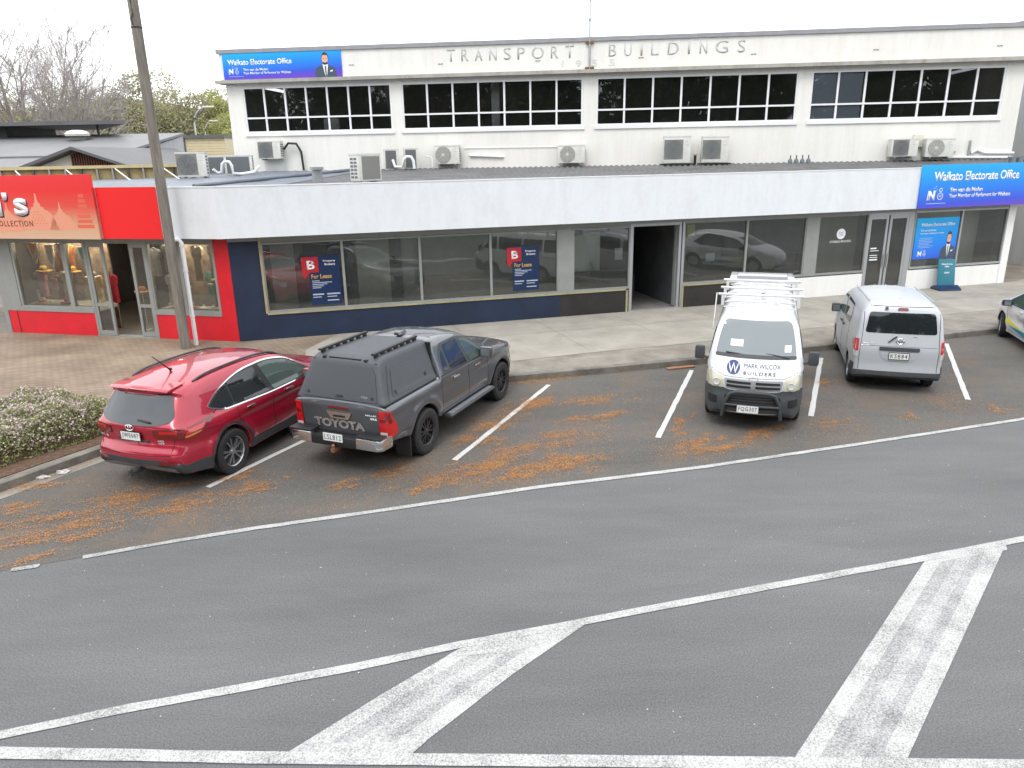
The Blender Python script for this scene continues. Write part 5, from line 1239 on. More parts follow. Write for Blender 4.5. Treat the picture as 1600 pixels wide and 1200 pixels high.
def decal(b, name, poly, ax, m, off=.005, res=.035, parent=None, thick=.012):
    out, org = AX[ax]
    P_ = resample(poly, res); P2 = np.array(P_)
    xs_ = np.arange(P2[:, 0].min(), P2[:, 0].max(), res); zs_ = np.arange(P2[:, 1].min(), P2[:, 1].max(), res)
    gx_, gz_ = np.meshgrid(xs_, zs_); gp_ = np.stack([gx_.ravel(), gz_.ravel()], 1)
    if len(gp_):
        gp_ = gp_[inpoly(gp_[:, 0], gp_[:, 1], P_)]
        if len(gp_): d, _ = segdist(gp_, P2); gp_ = gp_[d > res*.5]
    allp = [Vector(p) for p in P_]+[Vector(p) for p in gp_]
    n = len(P_)
    r_ = delaunay_2d_cdt(allp, [(i, (i+1) % n) for i in range(n)], [], 1, 1e-6)
    top, back = [], []
    for v in r_[0]:
        h = b.bvh.ray_cast(org(v[0], v[1]), -out)
        if h[0] is None or (ax in 'LR' and abs(h[0].y) < .5): top.append(None); back.append(None); continue
        nn = h[1] if h[1].dot(out) > 0 else -h[1]
        nn = (nn+out).normalized()
        top.append(h[0]+nn*off); back.append(h[0]+nn*(off-thick))
    idx = {}; vs = []
    for k, v in enumerate(top):
        if v is not None: idx[k] = len(vs); vs.append(tuple(v))
    nb = len(vs); vs += [tuple(v) for v in back if v is not None]
    fs = []; ec = {}
    for f in r_[2]:
        if all(k in idx for k in f):
            g = tuple(idx[k] for k in f); fs.append(g)
            for i in range(len(g)):
                e = (g[i], g[(i+1) % len(g)]); ec[tuple(sorted(e))] = ec.get(tuple(sorted(e)), [])+[e]
    if not fs: return None
    for k, l in ec.items():
        if len(l) == 1: a, c = l[0]; fs.append((c, a, nb+a, nb+c))
    me = bpy.data.meshes.new(name); me.from_pydata(vs, [], fs)
    bm = bmesh.new(); bm.from_mesh(me); bmesh.ops.delete(bm, geom=[v for v in bm.verts if not v.link_faces], context='VERTS'); bmesh.ops.recalc_face_normals(bm, faces=bm.faces)
    bm.to_mesh(me); bm.free()
    return link(name, me, m, parent or b.parent, True, 40)
def both(b, name, poly, m, **k):
    return [decal(b, name, poly, 'R', m, **k), decal(b, name, poly, 'L', m, **k)]
def lineseam(b, pts, ax, w_=.010, m=None, name='panel_gap', off=.002):
    """thin dark gap line between panels"""
    pts = [Vector(p) for p in pts]; l, r_ = [], []
    for i, p in enumerate(pts):
        t = (pts[min(i+1, len(pts)-1)]-pts[max(i-1, 0)]).normalized(); nn = Vector((-t.y, t.x))*w_/2; l.append(tuple(p+nn)); r_.append(tuple(p-nn))
    return decal(b, name, l+r_[::-1], ax, m or V['seam'], off=off, res=.06, thick=.004)
def seams(b, lines, m=None, sides='RL'):
    obs = []
    for l in lines:
        for s in sides:
            q = lineseam(b, l, s)
            if q: obs.append(q)
    # join the gap lines of one vehicle into one mesh
    if not obs: return
    bm = bmesh.new()
    for q in obs: bm.from_mesh(q.data)
    me = bpy.data.meshes.new('panel_gaps'); bm.to_mesh(me); bm.free()
    for q in obs: bpy.data.objects.remove(q)
    return link('panel_gap', me, m or V['seam'], b.parent)
def vt(txt, parent, face, c, wd, z0, z1, x, m, b=None, bold=.02, off=.006, name='lettering', spacing=1.0):
    o = text_mesh(txt, name, m, parent, -wd/2, wd/2, z0, z1, 0, bold=bold, extrude=.002, spacing=spacing)
    rz = {'B': -PI/2, 'F': PI/2, 'L': PI, 'R': 0}[face]
    o.data.transform(Matrix.Rotation(rz, 4, 'Z'))
    if face in 'BF': o.data.transform(Matrix.Translation((x, c, 0)))
    else: o.data.transform(Matrix.Translation((c, x, 0)))
    if b:
        bm = bmesh.new(); bm.from_mesh(o.data)
        for _ in range(2):
            bmesh.ops.triangulate(bm, faces=bm.faces); bmesh.ops.subdivide_edges(bm, edges=[e for e in bm.edges if e.calc_length() > .03], cuts=1)
        bm.to_mesh(o.data); bm.free()
        off = max(off, .013); out, org = AX[face]
        for v in o.data.vertices:
            a = (v.co.y, v.co.z) if face in 'BF' else (v.co.x, v.co.z)
            h = b.bvh.ray_cast(org(*a), -out)
            if h[0] is not None: v.co = h[0]+out*off
    return o
def plate(parent, face, x, z, txt, c=0., frame=True, tilt=0.):
    s = -1 if face == 'B' else 1
    o = MB().box(min(x, x+s*.012), max(x, x+s*.012), c-.18, c+.18, z-.0625, z+.0625).build('number_plate', V['plate'], parent)
    if frame: MB().box(min(x-s*.002, x+s*.009), max(x-s*.002, x+s*.009), c-.192, c+.192, z-.074, z+.074).build('plate_frame', M['black'], o)
    vt(txt, o, face, c, .31, z-.040, z+.044, x+s*.0125, M['black'], bold=.0, spacing=1.25)
    return o
def wheel(parent, x, y, R_, wd, rimr, style, side, steer=0.):
    """side=+1 left (outer face +y)"""
    o_ = side
    rim = MB(); m = V['rim'] if style != 'black' else V['rimb']
    f = wd/2
    rim.lathe([(rimr, -f*.9), (rimr*.96, -f*.5), (rimr*.93, f*.2), (rimr*.95, f*.75), (rimr*1.0, f*.86), (rimr*1.02, f*.80)], 'y', n=36)
    nsp = {'silver': 5, 'black': 6, 'steel': 8, 'cap': 7}[style]
    for k in range(nsp):
        a0 = 2*PI*k/nsp
        for da in ((-.17, .17) if style in ('silver', 'black') else (0,)):
            wi, wo = (.022, .030) if style in ('silver', 'black') else (.05, .045)
            a = a0+da; ca, sa = math.cos(a), math.sin(a); pn = (-sa, ca)
            r1, r2 = rimr*.16, rimr*.95
            a2 = a0+da*1.25; c2, s2 = math.cos(a2), math.sin(a2); pn2 = (-s2, c2)
            vs = []
            for rr_, cx_, sx_, pp, w2, yo in ((r1, ca, sa, pn, wi, f*.72), (r2, c2, s2, pn2, wo, f*.66)):
                for yy in (yo, yo-.035):
                    vs += [(rr_*cx_+pp[0]*w2/2, yy, rr_*sx_+pp[1]*w2/2), (rr_*cx_-pp[0]*w2/2, yy, rr_*sx_-pp[1]*w2/2)]
            rim.add(vs, [(0, 1, 5, 4), (2, 6, 7, 3), (0, 4, 6, 2), (1, 3, 7, 5), (0, 2, 3, 1), (4, 5, 7, 6)])
    rim.lathe([(0, f*.78), (rimr*.12, f*.78), (rimr*.17, f*.72), (rimr*.22, f*.66), (rimr*.24, f*.3)], 'y', n=20)
    if style in ('steel', 'cap'): rim.lathe([(rimr*.2, f*.55), (rimr*.9, f*.5), (rimr*.95, f*.4)], 'y', n=30)
    w_ = rim.build('wheel', m, parent, smooth=True, ang=35)
    w_.location = (x, y, R_); w_.rotation_euler = (0, 0, (0 if side > 0 else PI)+steer)
    t = MB(); s_ = R_-rimr
    t.lathe([(rimr*.99, -f*.85), (rimr+s_*.25, -f*1.0), (rimr+s_*.75, -f*.98), (R_*.985, -f*.80), (R_, -f*.6), (R_, f*.6), (R_*.985, f*.80), (rimr+s_*.75, f*.98), (rimr+s_*.25, f*1.0), (rimr*1.0, f*.88)], 'y', n=44)
    for k in range(44):   # tread blocks
        a = 2*PI*(k+.5)/44; ca, sa = math.cos(a), math.sin(a)
        for y0, y1 in ((-f*.78, -f*.28), (-f*.2, f*.2), (f*.28, f*.78)):
            w2 = R_*2*PI/44*.34; vs = []
            for rr_ in (R_-.004, R_+.004):
                for yy in (y0, y1): vs += [(rr_*ca-sa*w2, yy, rr_*sa+ca*w2), (rr_*ca+sa*w2, yy, rr_*sa-ca*w2)]
            t.add(vs, [(4, 5, 7, 6), (0, 4, 6, 2), (1, 3, 7, 5), (0, 1, 5, 4), (2, 6, 7, 3)])
    t.build('tyre', V['tyre'], w_, smooth=True, ang=30)
    d = MB(); d.lathe([(0, f*.1), (rimr*.9, f*.1), (rimr*.9, -f*.2), (0, -f*.2)], 'y', n=24); d.build('brake_disc', V['clad'], w_)
    return w_
def mirror_(parent, x, y, z, side, shell, w_=.22, h=.17, glass_back=True):
    o = MB().box(-.07, .07, -w_/2, w_/2, -h/2, h/2).build('wing_mirror', shell, parent, bevel=.035)
    o.location = (x, y+side*w_*.62, z)
    MB().box(-.076, -.070, -w_*.38, w_*.38, -h*.36, h*.36).build('mirror_glass', V['glass_gy'], o)
    MB().tube([(0, -side*w_*.40, -h*.35), (.02, -side*w_*.85, -h*.5)], .028, n=8).build('arm', V['clad'], o)
    return o
def handles(b, lst, m, sides='RL', w_=.20, h=.035):
    for x, z in lst:
        for s in sides:
            sg = -1 if s == 'R' else 1
            hpt = b.bvh.ray_cast(Vector((x, sg*4, z)), Vector((0, -sg, 0)))
            if hpt[0] is None: continue
            y = hpt[0].y
            o = MB().box(-w_/2, w_/2, -.018, .018, -h/2, h/2).build('door_handle', m, b.parent, bevel=.012); o.location = (x, y+sg*.022, z)
def smoothstep(a, b, t): t = min(1, max(0, (t-a)/(b-a))); return t*t*(3-2*t)
def ring_poly(xc, zc, r1, r2, zb):
    a = arch(xc, zc, r2, zb, 20); c = arch(xc, zc, r1, zb, 20); return a+c[::-1]

def place(name, X, Y, head, origin_x, label, cat='car', grp='vehicles parked at an angle to the kerb'):
    a = R(head); return empty(name, (X-origin_x*math.cos(a), Y-origin_x*math.sin(a), .004), a, label, cat, grp)

# ---- red sport utility car ---------------------------------------------------
def build_suv():
    root = place('parked_car', -5.36, 11.33, 70.5, 1.06, 'dark red sport utility car parked nose-in beside the flowering hedge')
    Rw = .368; xr, xf = 1.06, 3.76; zb = .25
    pts = [(.42, .30, .1), (.60, .27, .03)]+[(x, z, 0) for x, z in arch(xr, Rw, .43, .27)]+[(1.56, .25, .03), (3.26, .25, .03)]+[(x, z, 0) for x, z in arch(xf, Rw, .43, .27)]+[(4.25, .25, .05), (4.55, .27, .1), (4.69, .45, .12), (4.68, .72, .12), (4.60, .90, .15), (4.30, 1.02, .3), (3.72, 1.12, .2), (3.40, 1.22, .15), (2.78, 1.56, .35), (2.1, 1.655, .5), (1.2, 1.66, .5), (.62, 1.60, .25), (.33, 1.565, .05), (.36, 1.50, .03), (.15, 1.17, .08), (.07, 1.08, .08), (.11, .86, .05), (.08, .76, .05), (.0, .66, .08), (.03, .48, .06), (.16, .33, .08)]
    def W(x, z):
        w_ = .925+.018*math.exp(-((z-.93)/.07)**2)-.02*math.exp(-((z-.80)/.09)**2)
        if z < .55: w_ -= .045*smoothstep(.55, .25, z)
        if z > 1.04: w_ -= .03*smoothstep(1.04, 1.10, z)+(z-1.04)*.40
        for xc in (xr, xf): w_ += .022*math.exp(-((math.hypot(x-xc, z-Rw)-.50)/.09)**2)
        w_ -= .17*smoothstep(.75, -.1, x)**1.5+.20*smoothstep(3.9, 4.75, x)**1.6
        return w_
    b = make_body('body', fil(pts), W, V['red'], V['clad'], root, rt_=.13, rf_=.14, rr_=.13, ct=.045, cf=.12, cr_=.09)
    # lower cladding
    both(b, 'cladding', fil([(1.50, .245), (3.32, .245), (3.28, .40), (1.56, .40)]), V['clad'], off=.012)
    for xc in (xr, xf): both(b, 'arch_trim', ring_poly(xc, Rw, .425, .495, .27), V['clad'], off=.012)
    both(b, 'cladding', fil([(.10, .30), (.66, .27), (.60, .50), (.35, .50), (.06, .47)]), V['clad'], off=.010)
    decal(b, 'rear_skirt', fil([(-.80, .30, .05), (.80, .30, .05), (.80, .53, .05), (.5, .60, .1), (-.5, .60, .1), (-.80, .53, .05)]), 'B', V['clad'], off=.012)
    decal(b, 'skid_plate', fil([(-.62, .30, .06), (.62, .30, .06), (.70, .43, .06), (.45, .47, .1), (-.45, .47, .1), (-.70, .43, .06)]), 'B', V['skid'], off=.022)
    # glass
    dlo = [(.72, 1.22, .06), (1.02, 1.10, .12), (2.2, 1.055, .2), (3.30, 1.06, .05), (3.42, 1.10, .04), (2.84, 1.45, .15), (2.35, 1.54, .2), (1.6, 1.53, .3), (1.0, 1.37, .2)]
    cx, cz = 2.0, 1.28
    outer = [(cx+(x-cx)*1.022, cz+(z-cz)*1.10, r_) for x, z, r_ in dlo]
    both(b, 'chrome_surround', fil(outer), V['chrome'], off=.008, thick=.02)
    both(b, 'window_surround', fil([(cx+(x-cx)*1.004, cz+(z-cz)*1.015, r_) for x, z, r_ in dlo]), M['black'], off=.011, thick=.008)
    both(b, 'side_window', fil([(.76, 1.22, .06), (1.03, 1.115, .1), (1.24, 1.10, .01), (1.24, 1.43, .01), (1.02, 1.355, .15)]), V['glass'], off=.0155, thick=.006)
    both(b, 'side_window', fil([(1.29, 1.095, .02), (2.12, 1.07, .02), (1.98, 1.515, .05), (1.62, 1.51, .1), (1.29, 1.445, .02)]), V['glass'], off=.0155, thick=.006)
    both(b, 'side_window', fil([(2.24, 1.065, .02), (3.25, 1.07, .03), (3.36, 1.10, .04), (2.82, 1.43, .12), (2.36, 1.52, .1), (2.10, 1.52, .03)]), V['glass_gn'], off=.0155, thick=.006)
    decal(b, 'rear_window', fil([(-.70, 1.16, .12), (-.45, 1.10, .2), (.45, 1.10, .2), (.70, 1.16, .12), (.56, 1.50, .05), (-.56, 1.50, .05)]), 'B', mat('suv_rear_glass', (.045, .05, .055), .06, spec=.8), off=.008, res=.05)
    decal(b, 'windscreen', fil([(-.70, 1.20, .1), (.70, 1.20, .1), (.58, 1.55, .06), (-.58, 1.55, .06)]), 'F', V['glass_gn'], off=.006, res=.05)
    # spoiler lip
    sp = MB(); sp.prismX([(.62, 1.59), (.66, 1.545)], 0, 0) if False else None
    s_ = MB(); prof = [(.62, 1.625), (.30, 1.60), (.24, 1.575), (.30, 1.545), (.45, 1.54)]
    s_.prismY(prof, -.56, .56); s_.build('rear_spoiler', V['red'], root, bevel=.02)
    MB().box(.235, .26, -.16, .16, 1.560, 1.582).build('stop_light', V['lampd'], root)
    # lamps
    for sg, sd in ((-1, 'R'), (1, 'L')):
        l1 = decal(b, 'tail_light', fil([(.15, .89, .02), (.45, .94, .03), (.86, 1.14, .01), (.24, 1.05, .03)]), sd, V['lampd'], off=.012)
        decal(b, 'lamp_segment', fil([(.19, .955, .01), (.44, .985, .02), (.56, 1.06, .02), (.24, 1.03, .02)]), sd, V['lampr'], off=.016, parent=l1, thick=.006)
        decal(b, 'amber_segment', fil([(.19, .905, .01), (.42, .945, .02), (.46, .97, .02), (.19, .94, .01)]), sd, V['amber'], off=.016, parent=l1, thick=.006)
        ra = sorted([sg*.40, sg*.82]); l2 = decal(b, 'tail_light', fil([(ra[0], .93 if sg > 0 else .89, .02), (ra[1], .89 if sg > 0 else .93, .02), (ra[1], 1.06, .02), (ra[0], 1.06, .02)]), 'B', V['lampd'], off=.012)
        ra = sorted([sg*.50, sg*.76]); decal(b, 'lamp_segment', fil([(ra[0], .985, .01), (ra[1], .985, .01), (ra[1], 1.03, .01), (ra[0], 1.03, .01)]), 'B', V['lampr'], off=.016, parent=l2, thick=.006)
        ra = sorted([sg*.48, sg*.78]); decal(b, 'reflector', fil([(ra[0], .52, .02), (ra[1], .52, .02), (ra[1], .58, .02), (ra[0], .57, .02)]), 'B', V['lampd'], off=.016)
        decal(b, 'headlight', fil([(4.05, .84, .03), (4.62, .70, .03), (4.62, .82, .03), (4.2, .96, .05)]), sd, V['lampc'], off=.008)
        rp = []
        for xx_ in np.linspace(.75, 2.85, 16):
            hz_ = b.bvh.ray_cast(Vector((xx_, sg*.585, 4)), Vector((0, 0, -1)))[0].z; rp.append((xx_, sg*.585, hz_+.028*min(1, (xx_-.75)/.2, (2.85-xx_)/.2)))
        MB().tube(rp, .019, n=8).build('roof_rail', V['clad'], root, smooth=True, ang=60)
        mirror_(root, 3.16, sg*.88, 1.10, sg, V['red'])
        for xx in (xr, xf): wheel(root, xx, sg*.82, Rw, .235, .245, 'silver', sg)
    plate(root, 'B', -.012, .93, 'JWE687')
    MB().box(.01, .08, -.30, .30, .84, .87).build('plate_recess', V['clad'], root)
    e_ = MB(); e_.lathe([(.075, -.006), (.09, 0), (.075, .006), (.06, 0), (.075, -.006)], 'x', (-.018, 0, 1.06), n=24); e_.v = [(x, y, 1.06+(z-1.06)*.55) for x, y, z in e_.v]
    e_.build('badge', V['chrome'], root); vt('H', root, 'B', 0, .06, 1.035, 1.085, -.02, V['chrome'], name='badge')
    vt('SANTA FE', root, 'B', .62, .22, .845, .875, .0, V['chrome'], b=b); vt('CRDi', root, 'B', -.5, .10, .86, .885, .0, V['chrome'], b=b); vt('4WD', root, 'B', -.5, .09, .82, .85, .0, V['chrome'], b=b)
    MB().tube([(.10, .0, 1.14), (.05, -.14, 1.165), (.03, -.36, 1.16)], [.028, .02, .014], n=6).build('rear_wiper', M['black'], root)
    MB().tube([(.95, 0, 1.70), (.90, 0, 1.73), (.62, .0, 1.99)], [.03, .012, .006], n=6).build('aerial', M['black'], root)
    handles(b, [(1.55, .985), (2.60, .975)], V['chrome'], w_=.2)
    MB().box(-.16, .12, -.03, .03, .33, .38).lathe([(0, 0), (.025, 0), (.03, .05), (.0, .08)], 'z', (-.14, 0, .38), n=12).build('tow_bar', V['clad'], root)
    sea = [[(1.26, 1.09), (1.26, .90), (1.40, .72), (1.53, .42)], [(2.17, 1.06), (2.17, .40)], [(3.28, 1.05), (3.32, .80), (3.27, .42)], [(1.55, .405), (3.28, .405)]]
    seams(b, sea); 
    q = [lineseam(b, l, 'B') for l in ([(-.72, 1.06), (-.66, .66), (.66, .66), (.72, 1.06)],)]
    for qq in q: qq.name = 'tailgate_gap'
    return root

# ---- dark ute with canopy ------------------------------------------------------
def build_ute():
    root = place('parked_ute', -2.28, 12.05, 66.5, 1.25, 'dark grey double-cab ute with matt canopy and chrome rear bumper corners', 'ute')
    Rw = .395; xr, xf = 1.25, 4.335
    pts = [(.14, .60, .05), (.62, .52, .03)]+[(x, z, 0) for x, z in arch(xr, Rw, .47, .50)]+[(1.82, .48, .03), (3.80, .48, .03)]+[(x, z, 0) for x, z in arch(xf, Rw, .47, .50)]+[(4.86, .42, .05), (5.15, .38, .1), (5.28, .55, .1), (5.28, .85, .1), (5.20, 1.02, .12), (4.9, 1.10, .3), (4.02, 1.20, .2), (3.78, 1.26, .15), (3.05, 1.72, .4), (2.5, 1.80, .4), (1.92, 1.79, .15), (1.84, 1.70, .05), (1.82, 1.22, .0), (1.80, 1.17, .02), (.12, 1.17, .03), (.10, 1.10, .03)]
    def W(x, z):
        w_ = .90-.015*math.exp(-((z-.98)/.05)**2)
        if z < .7: w_ -= .03*smoothstep(.7, .45, z)
        if z > 1.14: w_ -= (z-1.14)*.36
        for xc in (xr, xf): w_ += .03*math.exp(-((math.hypot(x-xc, z-Rw)-.54)/.08)**2)
        w_ -= .05*smoothstep(.5, -.1, x)+.16*smoothstep(4.5, 5.35, x)**1.6
        return w_
    b = make_body('body', fil(pts), W, V['grey'], V['seam'], root, rt_=.12, rf_=.14, rr_=.03, ct=.04, cf=.10, cr_=.01, zdark=.72)
    # canopy
    cp = [(.13, 1.175, 0), (1.79, 1.175, 0), (1.79, 1.84, .03), (.50, 1.86, .06), (.36, 1.80, .04)]
    def Wc(x, z): return .845-.02*smoothstep(1.2, 1.3, z)-(z-1.17)*.30
    c = make_body('canopy', fil(cp), Wc, V['matte'], V['seam'], root, rt_=.06, rf_=.02, rr_=.03, ct=.015, cf=.0, cr_=.015, zdark=0)
    both(c, 'canopy_hatch', fil([(.42, 1.25, .02), (1.62, 1.25, .02), (1.60, 1.66, .03), (.58, 1.66, .03)]), V['matte'], off=.012)
    for sd in 'RL':
        for x, z in ((.52, 1.30), (1.48, 1.34)): decal(c, 'hatch_lock', [(x-.03, z-.03), (x+.03, z-.03), (x+.03, z+.03), (x-.03, z+.03)], sd, M['black'], off=.018)
        decal(c, 'canopy_trim', fil([(.28, 1.22), (.30, 1.22), (.52, 1.72), (.50, 1.72)]), sd, V['clad'], off=.006)
    decal(c, 'rear_glass', fil([(-.70, 1.22, .03), (.70, 1.22, .03), (.60, 1.62, .03), (.52, 1.73, .04), (-.52, 1.73, .04), (-.60, 1.62, .03)]), 'B', mat('matt_rear_door', (.055, .062, .068), .4), off=.012, res=.05)
    for sg in (-1, 1): decal(c, 'glass_lock', [(sg*.60-.02, 1.26), (sg*.60+.02, 1.26), (sg*.60+.02, 1.30), (sg*.60-.02, 1.30)], 'B', M['black'], off=.02)
    decal(c, 'glass_handle', fil([(-.06, 1.25, .01), (.06, 1.25, .01), (.06, 1.285, .01), (-.06, 1.285, .01)]), 'B', M['black'], off=.025)
    decal(c, 'maker_badge', [(-.52, 1.27), (-.38, 1.27), (-.38, 1.30), (-.52, 1.30)], 'B', V['chrome'], off=.016)
    MB().box(.36, .44, -.30, .30, 1.805, 1.83).box(.35, .42, -.42, -.36, 1.77, 1.83).box(.35, .42, .36, .42, 1.77, 1.83).box(.35, .42, .56, .6, 1.73, 1.79).box(.35, .42, -.6, -.56, 1.73, 1.79).build('hinge', M['black'], root)
    for sg in (-1, 1):
        r_ = MB().box(.40, 1.72, sg*.50-.03, sg*.50+.03, 1.895, 1.925)
        for k in range(7): r_.box(.45+k*.195, .53+k*.195, sg*.50-.02, sg*.50+.02, 1.85, 1.90)
        r_.build('canopy_rail', M['black'], root)
    # cab glass
    both(b, 'window_surround', fil([(1.95, 1.20, .03), (3.60, 1.17, .02), (3.72, 1.21, .02), (3.08, 1.63, .12), (2.7, 1.70, .1), (2.12, 1.70, .08), (1.98, 1.55, .1)]), V['clad'], off=.004)
    both(b, 'side_window', fil([(2.24, 1.215, .03), (2.86, 1.20, .03), (2.72, 1.66, .03), (2.20, 1.66, .06)]), V['glass'], off=.008, thick=.006)
    both(b, 'side_window', fil([(2.00, 1.26, .05), (2.17, 1.215, .02), (2.13, 1.60, .03), (2.04, 1.50, .05)]), V['glass'], off=.008, thick=.006)
    both(b, 'side_window', fil([(2.93, 1.20, .03), (3.58, 1.19, .02), (3.64, 1.215, .02), (3.06, 1.60, .1), (2.80, 1.66, .04)]), V['glass_gn'], off=.008, thick=.006)
    decal(b, 'windscreen', fil([(-.68, 1.28, .08), (.68, 1.28, .08), (.57, 1.70, .06), (-.57, 1.70, .06)]), 'F', V['glass_gn'], off=.006, res=.05)
    for sg, sd in ((-1, 'R'), (1, 'L')):
        l = decal(b, 'tail_light', fil([(.135, .66, .03), (.34, .68, .06), (.36, .80, .1), (.20, 1.10, .06), (.135, 1.11, .02)]), sd, V['lampr'], off=.014)
        decal(b, 'lamp_segment', fil([(.15, .90, .01), (.24, .90, .01), (.18, 1.08, .02), (.15, 1.08, .01)]), sd, V['lampd'], off=.018, parent=l, thick=.006)
        ra = sorted([sg*.73, sg*.865]); l2 = decal(b, 'tail_light', fil([(ra[0], .66, .02), (ra[1], .66, .02), (ra[1], 1.11, .02), (ra[0], 1.11, .02)]), 'B', V['lampr'], off=.012)
        decal(b, 'reversing_lamp', fil([(ra[0]+.01, .67, .01), (ra[1]-.01, .67, .01), (ra[1]-.01, .76, .01), (ra[0]+.01, .76, .01)]), 'B', V['lampc'], off=.017, parent=l2, thick=.006)
        decal(b, 'lamp_segment', fil([(ra[0]+.02, .93, .01), (ra[1]-.02, .93, .01), (ra[1]-.02, .98, .01), (ra[0]+.02, .98, .01)]), 'B', V['lampd'], off=.017, parent=l2, thick=.006)
        for xc in (xr, xf): both(b, 'arch_lip', ring_poly(xc, Rw, .462, .495, .50), V['grey'], off=.012) if sg > 0 else None
        # bumper corners
        y0, y1 = sorted([sg*.40, sg*.90])
        MB().prism([(-.10, y0), (.0 if sg < 0 else -.10, y1) if False else (-.10, y0)], 0, 0) if False else None
        yo = sg*.90; yi = sg*.42
        poly = [(-.12, yi), (-.12, sg*.80), (-.06, sg*.885), (.14, yo), (.20, yo), (.20, sg*.86), (.0, sg*.82), (-.02, yi)]
        q = MB().prism(poly, .52, .70); q.build('bumper_corner', V['chrome'], root, bevel=.02)
        MB().box(-.115, .1, min(yi, sg*.86), max(yi, sg*.86), .695, .73).build('bumper_step', M['black'], root, bevel=.01)
        # steps, flaps
        MB().prismX([(sg*.84, .40), (sg*1.0, .40), (sg*1.02, .44), (sg*.98, .47), (sg*.84, .47)], 1.95, 3.78).build('side_step', V['clad'], root, bevel=.012)
        MB().prismX([(sg*.90, .465), (sg*.99, .465), (sg*.99, .478), (sg*.90, .478)], 2.0, 3.72).build('step_tread', V['skid'], root)
        MB().box(.70, .73, min(sg*.62, sg*.90), max(sg*.62, sg*.90), .16, .60).build('mud_flap', M['black'], root)
        mirror_(root, 3.46, sg*.86, 1.25, sg, V['chrome'] if False else V['grey'], w_=.24, h=.2)
        for xx in (xr, xf): wheel(root, xx, sg*.80, Rw, .265, .235, 'black', sg)
    MB().box(-.10, .10, -.44, .44, .50, .66).build('bumper_step', M['black'], root, bevel=.02)
    plate(root, 'B', -.115, .66, 'LSL812', frame=False)
    vt('TOYOTA', root, 'B', 0.02, .96, .735, .885, .0, mat('letter_bronze', (.46, .42, .39), .4), b=b, bold=.05)
    vt('HILUX', root, 'B', -.60, .20, 1.01, 1.035, .0, V['chrome'], b=b); vt('SR5', root, 'B', -.64, .12, .95, .985, .0, V['chrome'], b=b)
    decal(b, 'tailgate_handle', fil([(-.24, 1.02, .01), (.24, 1.02, .01), (.17, .90, .03), (-.17, .90, .03)]), 'B', V['chrome'], off=.02)
    decal(b, 'handle_recess', fil([(-.12, .93, .01), (.12, .93, .01), (.11, .965, .01), (-.11, .965, .01)]), 'B', M['black'], off=.024)
    decal(b, 'stop_light', fil([(-.20, 1.07, .01), (.20, 1.07, .01), (.18, 1.105, .02), (-.18, 1.105, .02)]), 'B', V['lampd'], off=.014)
    handles(b, [(2.36, 1.06), (3.22, 1.06)], V['chrome'], w_=.2)
    both(b, 'bonnet_scoop', fil([(4.9, .75), (5.2, .72), (5.2, .92), (4.8, .97)]), V['lampc'], off=.008)
    MB().box(-.16, .1, -.035, .035, .42, .48).lathe([(0, 0), (.025, 0), (.03, .05), (0, .08)], 'z', (-.13, 0, .48), n=12).build('tow_bar', M['rust'], root)
    MB().box(.2, 1.9, -.7, .7, .40, .55).box(1.9, 5.0, -.55, .55, .32, .5).tube([(1.25, -.7, .40), (1.25, .7, .40)], .09).build('underbody', V['seam'], root)
    MB().prismX([(-.06, 1.845), (.06, 1.845), (.04, 1.90), (-.04, 1.90)], 1.9, 2.15).build('roof_fin', V['grey'], root, bevel=.01)
    seams(b, [[(1.86, 1.20), (1.86, .62), (1.80, .50)], [(2.90, 1.18), (2.90, .52)], [(3.70, 1.17), (3.74, .9), (3.72, .52)], [(1.86, 1.19), (3.7, 1.16)], [(1.85, .56), (3.75, .56)], [(.5, .66), (.78, .66)]])
    for l in ([(-.72, 1.15), (-.72, .64)], [(.72, 1.15), (.72, .64)], [(-.72, .645), (.72, .645)]):
        q = lineseam(b, l, 'B'); q.name = 'tailgate_gap'
    MB().box(1.785, 1.83, -.72, .72, 1.18, 1.80).build('cab_gap_seal', V['seam'], root)
    return root

